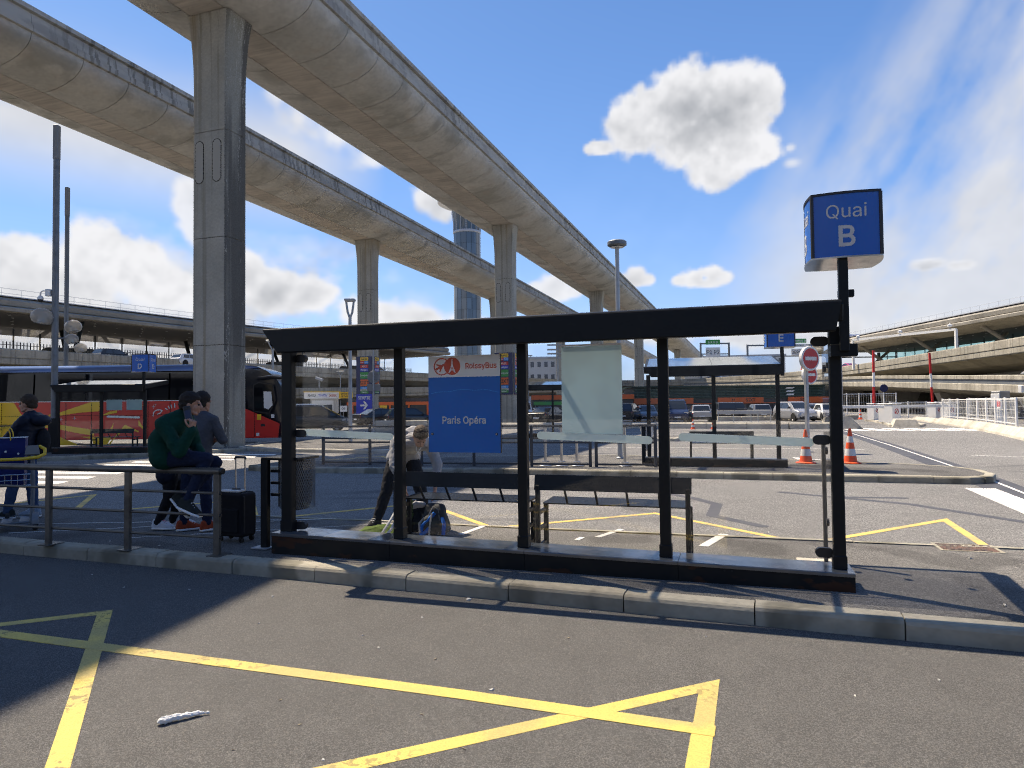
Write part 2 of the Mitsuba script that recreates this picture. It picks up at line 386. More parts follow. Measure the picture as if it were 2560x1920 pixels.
pr('pier_weathered', pier_dark, 0.95, spec=0.15)
pr('pier_panel', (0.37, 0.355, 0.31), 0.8, spec=0.2)
pr('joint_dark', (0.05, 0.046, 0.038), 0.95, spec=0.1)


def yellow_c(p, n, uv):
    w = fbm(p.x * 3, p.y * 3, 1.0, 4); s = cell_rand(dr.floor(p.x * 130), dr.floor(p.y * 130), 2)
    c = mix((0.58, 0.44, 0.115), (0.45, 0.355, 0.13), smoothstep(0.4, 0.7, w))
    chip = smoothstep(0.60, 0.66, fbm(p.x * 38, p.y * 38, 2.0, 3)) * smoothstep(0.45, 0.7, fbm(p.x * 2, p.y * 2, 6.0, 2))
    return mix(c * (0.86 + 0.2 * s), (0.16, 0.13, 0.07), chip * 0.7)


pr('yellow_paint', yellow_c, 0.7, spec=0.3, bump=lambda p, n, uv: 0.0012 * fbm(p.x * 70 + p.y * 41, p.y * 70 - p.x * 41, 0.0, 2))
pr('yellow_paint_pale', lambda p, n, uv: mix((0.62, 0.42, 0.12), (0.42, 0.32, 0.14), smoothstep(0.45, 0.7, fbm(p.x * 4, p.y * 4, 1.0, 4))), 0.7, spec=0.3)
pr('white_paint', lambda p, n, uv: mix((0.62, 0.60, 0.56), (0.42, 0.41, 0.38), smoothstep(0.45, 0.75, fbm(p.x * 3, p.y * 3, 1.0, 4))), 0.7, spec=0.3)


def grime(c, d, amt=0.5, sc=3.0):
    return lambda p, n, uv: mix(c, d, smoothstep(0.45, 0.75, fbm(p.x * sc, p.y * sc, p.z * sc, 4)) * amt) * (0.9 + 0.2 * noise(p.x * 60, p.y * 60, p.z * 60))


pr('shelter_paint', grime((0.007, 0.009, 0.011), (0.012, 0.013, 0.014), 0.6), 0.42, spec=0.22)
pr('shelter_base_paint', lambda p, n, uv: mix(mix((0.007, 0.009, 0.011), (0.012, 0.013, 0.013), smoothstep(.4, .7, fbm(p.x * 5, p.y * 5, p.z * 5, 3))), (0.045, 0.018, 0.009),
   smoothstep(0.60, 0.68, fbm(p.x * 4.2 + 3, p.y * 4.2, p.z * 7, 5)) * 0.85), 0.5, spec=0.22)
pr('base_lid', lambda p, n, uv: mix((0.05, 0.06, 0.07), (0.085, 0.085, 0.085), smoothstep(0.4, 0.7, fbm(p.x * 6, p.y * 6, 1.0, 4))), lambda p, n, uv: 0.10 + 0.16 * fbm(p.x * 7, p.y * 7, 3.0, 3), spec=0.9)
scene['glass'] = {'type': 'thindielectric', 'int_ior': 1.42}
scene['roof_glass'] = {'type': 'blendbsdf', 'weight': 0.22, 'a': {'type': 'thindielectric', 'int_ior': 1.5}, 'b': {'type': 'twosided', 'bsdf': {'type': 'diffuse', 'reflectance': rgb((0.16, 0.18, 0.17))}}}
scene['frosted'] = {'type': 'principledthin', 'base_color': rgb((0.86, 0.92, 0.87)), 'roughness': 0.6, 'diff_trans': 1.25, 'spec_trans': 0.0}
scene['poster_back'] = {'type': 'principledthin', 'base_color': proc(lambda p, n, uv: mix((0.46, 0.62, 0.63), (0.43, 0.57, 0.58), smoothstep(0.45, 0.6, fbm(p.x * 3, p.z * 2.4, p.y, 3)))), 'roughness': 0.5, 'diff_trans': 1.0, 'spec_trans': 0.0}
pr('rail_metal', grime((0.115, 0.105, 0.09), (0.06, 0.055, 0.048), 0.8, 6), 0.40, metal=0.35, spec=0.5)
pr('rail_paint', grime((0.030, 0.034, 0.042), (0.05, 0.05, 0.05), 0.5), 0.45)
pr('galvanised', grime((0.38, 0.40, 0.42), (0.26, 0.27, 0.28), 0.6, 5), 0.45, metal=0.4)
pr('galvanised_dark', grime((0.17, 0.185, 0.20), (0.11, 0.12, 0.13), 0.6, 4), 0.5, metal=0.3)
pr('steel', (0.62, 0.62, 0.62), 0.25, metal=0.9)
pr('brushed_plate', grime((0.50, 0.48, 0.44), (0.30, 0.29, 0.27), 0.7, 5), 0.18, metal=0.85)
pr('sign_blue', (0.012, 0.100, 0.42), 0.30, clearcoat=0.3)
pr('sign_blue_dark', (0.012, 0.020, 0.085), 0.35)
pr('sign_royal', (0.012, 0.03, 0.42), 0.35)
pr('poster_blue', lambda p, n, uv: mix((0.008, 0.105, 0.40), (0.010, 0.12, 0.43), noise(p.x * 5, p.y * 5, p.z * 5)), 0.28, clearcoat=0.4)
pr('white_plastic', (0.72, 0.72, 0.70), 0.4)
pr('white_print', (0.66, 0.66, 0.64), 0.45)
pr('grey_print', (0.50, 0.50, 0.49), 0.4)
pr('logo_red', (0.50, 0.075, 0.035), 0.4)
pr('sign_red', (0.48, 0.018, 0.020), 0.35)
pr('black_plastic', (0.018, 0.018, 0.019), 0.45)
pr('rubber', (0.020, 0.020, 0.020), 0.8, spec=0.3)
pr('dark_void', (0.012, 0.012, 0.013), 0.9, spec=0.2)
pr('lamp_grey', (0.20, 0.205, 0.21), 0.5, metal=0.2)
pr('orange', (0.62, 0.115, 0.02), 0.45)
pr('print_yellow', (0.72, 0.45, 0.02), 0.4)
pr('print_green', (0.03, 0.26, 0.045), 0.4)
pr('print_sky', (0.04, 0.25, 0.62), 0.4)
# ------------------------------------------------------------------ the ground, roads, islands
k = put(None, 'ground', MB().prism([(-900, -60), (900, -60), (900, 2500), (-900, 2500)], -0.30, -0.004), 'asphalt_far')
labels[k] = {'label': 'grey asphalt ground reaching under the car park and flyovers', 'kind': 'structure'}
KERB1 = [(-22, 13.9), (-12, 10.22), (-5.94, 8.0), (-2.7, 6.84), (0.05, 5.8), (2.06, 5.02), (3.33, 4.54), (8.2, 2.75), (14, 0.7)]
FAR1 = [(-22, 15.6), (-10, 11.75), (-6.60, 10.56), (-3.55, 9.72), (-1.87, 9.26), (0.18, 8.57), (3.40, 7.62), (5.30, 7.06), (8.6, 6.15), (14, 4.6)]
road = put(None, numbered('road'), MB().prism(KERB1 + [(14, -20), (-22, -20)], -0.2, 0.0), 'asphalt_near')
labels[road] = {'label': 'dark coarse asphalt road with yellow lines in front of the shelters', 'kind': 'structure'}
busway = put(None, numbered('road'), MB().prism([(-60, 12), (-22, 15.6)] + FAR1[1:] + [(14, 2), (40, 2), (40, 60), (-60, 60)], -0.25, 0.0), 'asphalt_far')
labels[busway] = {'label': 'sunlit grey bus lanes beyond the first platform', 'kind': 'structure'}


def line(parent, pts, w, mat, name, z=0.004, cap=2):
    g = LineString(pts).buffer(w / 2, cap_style=cap, join_style=2, mitre_limit=8)
    put(parent, name, MB().prism(g, z - 0.006, z), mat)


# bus-stop zigzag painted on the near road
line(road, [(-6.6, 4.14), (-3.32, 5.63), (-1.2, 1.40)], 0.105, 'yellow_paint', 'yellow_line', 0.002)
line(road, [(-6.6, 6.07), (-3.80, 5.13), (-0.30, 3.97), (1.0, 3.50)], 0.118, 'yellow_paint', 'yellow_line', 0.004)
line(road, [(-3.4, 2.03), (1.13, 4.055), (0.38, 1.9)], 0.105, 'yellow_paint', 'yellow_line', 0.002)
# the lane behind the platform
for pts in ([(-9.6, 11.2), (-8.05, 13.25), (-7.0, 10.95)], [(-6.75, 11.05), (-4.7, 12.4), (-3.80, 10.2)], [(-3.5, 10.3), (-1.52, 11.70), (-0.35, 9.4)],
            [(-0.2, 9.30), (2.12, 10.35), (3.25, 8.3)], [(3.6, 8.15), (5.94, 9.52), (5.2, 7.5)], [(-5.9, 21.2), (-4.3, 22.6), (-3.5, 21.0)]):
    line(busway, pts, 0.10, 'yellow_paint_pale', 'yellow_line')
for i in range(9):
    y = 15.75 + 1.05 * i; xr = -10.15 + max(0, y - 17.5) * 0.28
    x0 = xr - 2.6
    put(busway, 'crossing_stripe', MB().prism([(x0, y + 0.57), (xr, y + 0.02), (xr + 0.1, y - 0.50), (x0 + 0.1, y + 0.05)], -0.002, 0.004), 'white_paint')
put(busway, 'white_marking', MB().prism([(8.45, 12.94), (8.93, 12.78), (7.75, 9.6), (7.2, 9.55)], -0.002, 0.004), 'white_paint')
pr('tar', lambda p, n, uv: mix((0.050, 0.052, 0.060), (0.080, 0.080, 0.085), fbm(p.x * 3, p.y * 3, 1.0, 3)), 0.6, spec=0.4)
WL = [(19.6, 42.0), (18.05, 37.31), (13.98, 25.55), (11.18, 17.82), (9.83, 14.25), (8.97, 12.14), (7.4, 8.4)]
line(busway, [(x - 0.12, y) for x, y in WL], 0.75, 'tar', 'tar_strip', 0.003)
line(busway, WL, 0.06, 'white_paint', 'white_line', 0.006)
for pts in ([(2.4, 13.3), (3.1, 12.0), (3.3, 11.2), (2.9, 10.1), (3.3, 9.2)], [(4.9, 12.6), (6.3, 11.0), (6.9, 9.2)], [(5.5, 11.9), (6.6, 11.7)]):
    g = LineString(pts).buffer(0.09, cap_style=1); put(busway, 'tar_patch', MB().prism(g, -0.002, 0.0022), 'tar')
for x in np.linspace(18.9, 25.6, 7):   # teeth of the speed hump before the barriers
    y = 39.8 - (x - 18.9) * 0.19
    put(busway, 'hump_tooth', MB().prism([(x, y - 1.9), (x + 0.92, y - 2.05), (x + 1.55, y + 1.9), (x + .9, y + 1.9)], -0.002, 0.005), 'white_paint')
put(busway, 'white_marking', MB().prism([(7.9, 18.6), (8.3, 20.5), (9.25, 17.9), (8.85, 17.5)], -0.002, 0.004), 'white_paint')
for (a, b) in (((2.2, 26.5), (12, 23.5)), ((-9, 34.2), (-1, 33.0)), ((4, 36.5), (14, 35.0)), ((13.5, 20.3), (22, 17.6)), ((3, 39), (13, 38))):
    line(busway, [a, b], 0.09, 'white_paint', 'white_line')

# painted bay ticks and faint lines on the platform
ISL1 = Polygon(KERB1 + FAR1[::-1])


def island(name, poly, label, inset=0.17, mat='pavement_asphalt', h=0.14):
    g = Polygon(poly).buffer(0)
    k = put(None, numbered(name), MB().prism(g.buffer(-inset, join_style=2), -0.1, h - 0.003), mat)
    labels[k] = {'label': label, 'kind': 'structure'}
    return k


def kerb(parent, path, h=0.14, w=0.18, step=1.0, side=1, gap=0.010, mat='kerb_concrete', lim=None):
    """Kerb stones along a path whose outer face is on the path; side +1: the island lies to the left of the path."""
    ls = LineString(path); n = max(1, int(round(ls.length / step))); L = ls.length / n
    prof = np.array([(0, -0.12), (0.0, h - 0.035), (0.012, h - 0.012), (0.035, h), (w, h + 0.002), (w, -0.12)])
    prof[:, 0] *= -side
    if side < 0: prof = prof[::-1]
    for i in range(n):
        a, b = i * L + gap / 2, (i + 1) * L - gap / 2
        cuts = [a] + [ls.project(Point(q)) for q in path if a + 0.02 < ls.project(Point(q)) < b - 0.02] + [b]
        dz = rng.normal(0, 0.003); off = rng.normal(0, 0.004)
        pts = [(*ls.interpolate(c).coords[0], dz) for c in cuts]
        p = prof.copy(); p[:, 0] += off
        put(parent, 'kerb_stone', MB().sweep(p, pts, closed=True), mat)


isl1 = island('platform', list(KERB1) + FAR1[::-1], 'bus platform of worn asphalt edged with concrete kerb stones under the first shelter')
kerb(isl1, KERB1[1:8], side=1)
kerb(isl1, FAR1[1:9], side=-1, w=0.12, h=0.14)
for (a, b, w) in (((-0.62, 8.10), (-0.38, 8.62), 0.07), ((0.95, 7.85), (1.3, 8.32), 0.07), ((2.0, 7.3), (2.42, 7.95), 0.10), ((0.7, 7.7), (0.78, 7.85), 0.06)):
    line(isl1, [a, b], w, 'white_paint', 'white_line', 0.1405)
line(isl1, [(-7.6, 9.1), (-2.6, 9.3)], 0.02, 'white_paint', 'white_line', 0.1405); line(isl1, [(-6.2, 8.5), (-2.4, 9.35)], 0.02, 'white_paint', 'white_line', 0.1405)
line(isl1, [(-4.5, 8.1), (-1.4, 8.95)], 0.018, 'white_paint', 'white_line', 0.1405)

ISL2 = [(-6.9, 18.0), (-6.3, 17.65), (-5.42, 17.28), (-2.62, 16.69), (0.34, 16.20), (5.93, 14.36), (8.9, 13.45), (9.45, 13.6), (9.85, 14.1), (10.15, 14.9), (10.1, 15.6), (9.6, 16.4), (8.6, 17.2),
        (7.3, 18.3), (3, 20.3), (-1, 20.5), (-4.5, 19.9), (-6.5, 18.9)]
isl2 = island('platform', ISL2, 'second bus platform carrying the far shelter and the dark railings')
kerb(isl2, ISL2 + [ISL2[0]], side=1)
ISLD = [(-34, 20.4), (-16.27, 21.6), (-14.94, 22.0), (-12.53, 23.2), (-11.3, 24.3), (-10.1, 25.6), (-9.9, 27.6), (-10.6, 28.9), (-12, 29.5), (-34, 29.0)]
isld = island('platform', ISLD, 'platform on the left that carries the nearest concrete pier')
kerb(isld, ISLD[:-1], side=1)
ISL3 = [(-10.5, 26.3), (-8.5, 25.2), (-6.6, 24.5), (-4.9, 23.7), (-3.4, 24.4), (-0.8, 30.0), (3, 30.6), (7.0, 29.5), (7.8, 30.2), (7.6, 31.4), (3, 34.0), (-5, 36), (-9.5, 34), (-11, 29)]
isl3 = island('platform', ISL3, 'third platform with pale kerbs between the bus lanes and the car park', mat='pavement_asphalt')
kerb(isl3, ISL3 + [ISL3[0]], side=1, mat='light_concrete')
ISL4 = [(-22, 66), (-22, 58), (-10.5, 56.5), (-9, 58), (-9.5, 66.5)]
isl4 = island('pavement', ISL4, 'pale pavement round the kiosk and the signed pier'); kerb(isl4, ISL4[1:], side=1, mat='light_concrete', step=1.5)
# litter and small marks lie with the details

# ------------------------------------------------------------------ guideways on piers
GZ = 17.0
AX = np.array([-0.46, 58.8]); GD = np.array([0.345, 1.0]); GD = GD / np.linalg.norm(GD)
BX = np.array([-13.4, 63.5]); BD = np.array([0.328, 1.0]); BD = BD / np.linalg.norm(BD)
SEG = 2.53
half = [(0.84, 0.16), (0.84, 0.0)] + [(0.84 + 2.55 * math.sin(t), 1.15 * (1 - math.cos(t))) for t in np.radians([9, 18, 27, 36, 45, 54, 63, 72, 81, 90])]
WEB = [(-w, z) for w, z in half[::-1]] + half + [(3.30, 1.35), (3.05, 1.35), (2.9, 0.95), (-2.9, 0.95), (-3.05, 1.35), (-3.30, 1.35)]
PAR = [(3.30, 1.19), (3.50, 1.22), (3.50, 1.52), (3.40, 1.55), (3.40, 1.99), (3.33, 2.01), (3.33, 2.08), (3.50, 2.11), (3.50, 2.32), (3.22, 2.34), (3.16, 1.36), (3.30, 1.36)]


def seg_dict(prof, L, mat, smooth=False):
    return mikit.ply(MB().sweep(prof, [(0, -L / 2, 0), (0, L / 2, 0)], closed=True).get(), mat, smooth=smooth)


web = seg_dict(WEB, SEG - 0.034, 'guideway_concrete', 40); par_r = seg_dict(PAR, SEG - 0.018, 'guideway_edge'); par_l = seg_dict([(-w, z) for w, z in PAR[::-1]], SEG - 0.018, 'guideway_edge')
sof = mikit.ply(MB().box((0, 0, 0.06), (1.60, SEG * 1.0 - 0.010, 0.12)).get(), 'guideway_soffit')
core = MB()


def guideway(label, P0, D, s0, s1, sfar, bend=None):
    """Segments along the axis through P0; bend = (s, slope): before s the unseen line is swung off by slope to shift its shadow."""
    g = thing('guideway', label, 'guideway')
    N_ = np.array([D[1], -D[0]])
    at = lambda s: P0 + D * s + (N_ * bend[1] * max(0.0, bend[0] - s) if bend else 0)
    n = int((s1 - s0) / SEG)
    for i in range(n):
        a, b = at(s0 + i * SEG), at(s0 + (i + 1) * SEG); q = (a + b) / 2; deg = math.degrees(math.atan2(*(b - a)[::-1])) - 90; to = frame(q[0], q[1], GZ, deg)
        for nm, d in (('web_segment', web), ('parapet_segment', par_r), ('parapet_segment', par_l), ('soffit_slab', sof)): put(g, nm, d, None, to=to)
    pts = [(*at(s), GZ) for s in ([s0, bend[0]] if bend else [s0]) + [s0 + n * SEG, sfar]]
    put(g, 'trough_core', MB().sweep([(-0.80, 0.10), (0.80, 0.10), (2.4, 0.6), (3.2, 1.28), (-3.2, 1.28), (-2.4, 0.6)], pts[:-1], closed=True), 'joint_dark')
    far = MB(); m = int((sfar - s0 - n * SEG) / SEG); b = at(s0 + n * SEG)
    for i in range(m):
        e, f = b + D * i * SEG, b + D * ((i + 1) * SEG - 0.06)
        for pf in (WEB, PAR, [(-w, z) for w, z in PAR[::-1]]): far.sweep(pf, [(*e, GZ), (*f, GZ)], closed=True)
    put(g, 'far_segments', far, 'guideway_concrete', kind='stuff')
    return g


ga = guideway('nearer concrete guideway passing overhead towards the centre, its unseen near end swung aside to move the shadow', AX, GD, -88, 112, 420, (-37.5, 0.15))  # unseen near end bent aside only to carry its shadow farther right
gb = guideway('farther concrete guideway crossing behind the tall near pier', BX, BD, -80, 112, 420)


def pier(label, c, D, s=1.0, weathered=False, signs=False, blocks=True):
    """A rectangular pier in lifts, its head flaring to the sides; its front looks back along -D."""
    k = thing('guideway_pier', label, 'pier', 'piers that carry the guideways' if not label else None)
    deg = math.degrees(math.atan2(D[1], D[0])) - 90
    a, b, r = 0.82 * s, 0.60 * s, 0.16

    def ring(w, d, z):
        g = Polygon([(-w, -d), (w, -d), (w, d), (-w, d)]).buffer(-r).buffer(r, quad_segs=3); p = np.array(g.exterior.coords)[:-1]; p = p[::-1] if not g.exterior.is_ccw else p
        return np.column_stack([p, np.full(len(p), z)])

    lifts = [-0.1, 4.05, 8.2, 12.35, GZ - 0.02]
    for i in range(4):
        z0, z1 = lifts[i] + 0.012, lifts[i + 1] - 0.012
        zs = [z0, z1] if i < 3 else list(np.linspace(z0, z1, 12)); R = []
        for z in zs:
            t = max(0, (z - 13.6) / (GZ - 13.6)); fl = 0.24 * t ** 2.6
            R.append(ring(a + fl * 0.85, b + fl * 0.55, z))
        m = len(R[0]); V = np.vstack(R); Fq = [[q * m + j, q * m + (j + 1) % m, (q + 1) * m + (j + 1) % m, (q + 1) * m + j] for q in range(len(R) - 1) for j in range(m)]
        Fq = np.array(Fq); F3 = np.vstack([Fq[:, [0, 1, 2]], Fq[:, [0, 2, 3]]])
        cap = capfaces(R[0][:, :2])
        F3 = np.vstack([F3, cap[:, ::-1], cap + (len(R) - 1) * m])
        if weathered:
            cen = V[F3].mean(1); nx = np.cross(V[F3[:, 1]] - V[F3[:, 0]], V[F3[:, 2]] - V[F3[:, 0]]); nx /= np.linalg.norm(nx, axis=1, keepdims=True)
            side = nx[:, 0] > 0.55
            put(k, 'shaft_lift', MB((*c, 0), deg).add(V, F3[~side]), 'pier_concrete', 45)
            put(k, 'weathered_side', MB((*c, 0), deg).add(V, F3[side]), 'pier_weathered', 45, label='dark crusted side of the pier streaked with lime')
        else:
            put(k, 'shaft_lift', MB((*c, 0), deg).add(V, F3), 'pier_concrete', 45)
    put(k, 'bearing', MB((*c, 0), deg).box((0, 0, GZ + 0.05), (1.3, 0.9, 0.2)), 'joint_dark')
    put(k, 'joint_core', MB((*c, 0), deg).box((0, 0, GZ / 2), (2 * a - 0.10, 2 * b - 0.10, GZ - 0.1)), 'joint_dark')
    for x in (-0.44, 0.40):
        o = LineString([(x, 10.55), (x, 11.8)])
        put(k, 'oval_rim', MB((*c, 0), deg).slab(o.buffer(0.215).difference(o.buffer(0.185)), (0, -b + 0.015, 0), (1, 0, 0), (0, 0, 1), 0.022), 'joint_dark')
        put(k, 'oval_panel', MB((*c, 0), deg).slab(o.buffer(0.185), (0, -b + 0.015, 0), (1, 0, 0), (0, 0, 1), 0.030), 'pier_panel')
    return k


pa = [(-11.45, 26.9), (-0.46, 58.8), (11.7, 94.0), (23.9, 129.0), (36, 164), (48, 199)]
pier('tall near concrete pier with one dark weathered side, beside the coach front', pa[0], GD, weathered=True)
pierA2 = pier('pier with the rental sign boards, seen just right of the blue poster', pa[1], GD)
pier('third pier of the nearer guideway, with black run marks, right of the control tower', pa[2], GD)
pier('fourth pier of the nearer guideway, right of the frosted poster', pa[3], GD)
pier('fifth pier of the nearer guideway, far off above the green building', pa[4], GD)
pier('sixth pier of the nearer guideway, smallest and farthest of its row', pa[5], GD)
pb = [(-24.9, 28.6), (-13.3, 63.6), (-2.1, 98.6), (9.6, 134.5), (21.2, 170)]
pier('pier beyond the left edge of the view, at most its head showing', pb[0], BD)
pierB2 = pier('pier clad with the exit sign, left of the blue poster', pb[1], BD)
pier('pier of the farther guideway half hidden behind the sign pier', pb[2], BD)
pier('pier of the farther guideway directly behind the frosted poster', pb[3], BD)
pier('last pier of the farther guideway, above the green building', pb[4], BD)
# ------------------------------------------------------------------ bus shelters
def make_shelter(label, o, deg, L, posts, base_z, roof_z=2.31, depth=1.62, near=False, bench_spans=(), band_spans=(), band=True, z0=0.14, rise=0.20):
    """Local frame: x along the back wall, y away from the camera side, z from the road. base_z: height of the base lid at both ends."""
    k = thing('bus_shelter', label, 'bus shelter')
    M = lambda: MB((o[0], o[1], 0), deg)
    # base plinth: a trough with a lid, tapering with the ground
    zl, zr = base_z; n = 4 if near else 2
    for i in range(n):
        xa, xb = L * i / n + 0.002, L * (i + 1) / n - 0.002
        za, zb = zl + (zr - zl) * xa / L, zl + (zr - zl) * xb / L
        put(k, 'plinth', M().mesh(hull([(x, y, z) for x, zt in ((xa, za), (xb, zb)) for y in (0.012, 0.37) for z in (z0 - 0.02, zt - 0.03)])), 'shelter_base_paint')
        put(k, 'plinth_lid', M().mesh(hull([(x, y, z) for x, zt in ((xa, za), (xb, zb)) for y, z in ((0, zt - 0.03), (0, zt - 0.008), (0.008, zt), (0.374, zt), (0.382, zt - 0.008), (0.382, zt - 0.03))])), 'base_lid')
    for x in np.arange(0.55, L, 1.31):
        for dx in (0, 0.06): put(k, 'bolt', M().lathe([(0, 0), (0.008, 0), (0.008, 0.005), (0, 0.006)], (x + dx, 0.012, zl + (zr - zl) * x / L - 0.05), 8, rot([1, 0, 0], 90)), 'rubber')
    zt = lambda x: zl + (zr - zl) * x / L
    for j, x in enumerate(posts):
        w = 0.125 if (near and j == 0) else 0.092
        put(k, 'post', M().box((x, 0.165, (zt(x) + roof_z - 0.05) / 2), (w, 0.09, roof_z - 0.05 - zt(x)), 0.008), 'shelter_paint')
        if near: put(k, 'post_foot', M().box((x, 0.165, zt(x) + 0.055), (w + 0.015, 0.105, 0.11), 0.006), 'shelter_paint')
    # roof: fascia beams round a glazed field that rises away from the camera
    yb = depth; s = rise / yb

    def beam(xs, y, zoff, lean):
        return None
    top = roof_z + 0.13
    fas = [(-0.135, top - 0.012), (-0.13, top), (-0.10, top + 0.012), (-0.055, top + 0.014), (-0.045, top - 0.01), (-0.045, roof_z - 0.100), (-0.055, roof_z - 0.11), (-0.125, roof_z - 0.11), (-0.135, roof_z - 0.10)]
    m = M(); p = np.array(fas); R = []
    for x_, sg in ((0.0, 1), (L - 0.07, -1)):
        cut = (top - p[:, 1]) * (0.75 if sg > 0 else 0.2)
        R.append(np.column_stack([x_ + sg * np.clip(cut, 0, 1), p[:, 0], p[:, 1]]))
    nn = len(p); V = np.vstack(R); Fq = np.array([[j, (j + 1) % nn, nn + (j + 1) % nn, nn + j] for j in range(nn)])
    cap = capfaces(p)
    m.add(V, np.vstack([Fq[:, [0, 1, 2]], Fq[:, [0, 2, 3]], cap[:, ::-1], cap + nn]))
    put(k, 'roof_fascia', m, 'shelter_paint')
    zb_ = top + rise
    # the two end beams, the thin rear beam and the rafters
    for x_ in (0.075, L - 0.11):
        put(k, 'roof_end_beam', M().bar((x_, -0.043, top - 0.085), (x_, yb, zb_ - 0.07), 0.13, 0.15, 0.012), 'shelter_paint')
    put(k, 'roof_rear_beam', M().bar((0.06, yb + 0.032, zb_ - 0.05), (L - 0.1, yb + 0.032, zb_ - 0.05), 0.06, 0.09, 0.01), 'shelter_paint')
    xs = list(np.linspace(0.075, L - 0.11, max(3, len(posts))))
    for x_ in xs[1:-1]:
        put(k, 'rafter', M().bar((x_, -0.043, top - 0.055), (x_, yb, zb_ - 0.05), 0.035, 0.05), 'shelter_paint')
    for a, b in zip(xs[:-1], xs[1:]):
        put(k, 'roof_pane', M().mesh(hull([(x, y, top - 0.004 + z + s * y) for x in (a + 0.004, b - 0.004) for y in (-0.042, yb - 0.004) for z in (0, 0.012)])), 'roof_glass')
    # glass back wall
    for a, b in zip(posts[:-1], posts[1:]):
        z_a = zt((a + b) / 2) + 0.035
        put(k, 'glass_pane', M().add([(a + 0.03, 0.226, z_a), (b - 0.03, 0.226, z_a), (b - 0.03, 0.226, roof_z - 0.1), (a + 0.03, 0.226, roof_z - 0.1)], [[0, 1, 2, 3]]), 'glass')
    if band:
        for a, b in band_spans:
            z_b = 1.365 - 0.008 * (a + b) / 2 * (1 if near else 0)
            put(k, 'frosted_band', M().slab(LineString([(a + 0.035, z_b + .02), (b - 0.035, z_b - .02)]).buffer(0.036, quad_segs=6), (0, 0.221, 0), (1, 0, 0), (0, 0, 1), 0.001), 'frosted')
    for (a, b) in bench_spans:
        make_bench(k, M, a, b, z0)
    return k, M


def make_bench(k, M, a, b, z0=0.14, yr=0.62, yf=0.90):
    bn = numbered(f'{k}__bench')
    zs = z0 + 0.515
    scene[bn] = mikit.ply(M().mesh(hull([(x, y, zs + z) for x in (a + 0.05, b - 0.05) for y, z in ((yf - 0.18, -0.012), (yf - 0.18, 0.0), (yf + 0.24, 0.012), (yf + 0.25, 0.0), (yf + 0.24, -0.012))])).get(), 'shelter_paint')
    zb = z0 + 0.81
    put(bn, 'backrest', M().mesh(hull([(x, y + (z - zb) * 0.25, z) for x in (a, b) for y in (yr - 0.006, yr + 0.006) for z in (zb - 0.15, zb)])), 'shelter_paint')
    for x in (a + 0.035, b - 0.035):
        put(bn, 'end_frame', M().bar((x, yr - .03, z0 - 0.01), (x, yr - 0.03, zb - 0.10), 0.045, 0.045, 0.006)
            .bar((x, yf, z0 - 0.01), (x, yf, zs - 0.012), 0.045, 0.045, 0.006)
            .bar((x, yr, z0 + 0.10), (x, yf - 0.023, z0 + 0.10), 0.03, 0.035).bar((x, yr, z0 + 0.27), (x, yf - 0.023, z0 + 0.27), 0.03, 0.035).bar((x, yr, z0 + 0.43), (x, yf - 0.023, z0 + 0.43), 0.03, 0.035), 'shelter_paint')
    for x in np.linspace(a, b, 6)[1:-1]:
        put(bn, 'stay', M().bar((x, yr - 0.02, zb - 0.14), (x, yf - 0.17, zs - 0.005), 0.02, 0.012), 'shelter_paint')


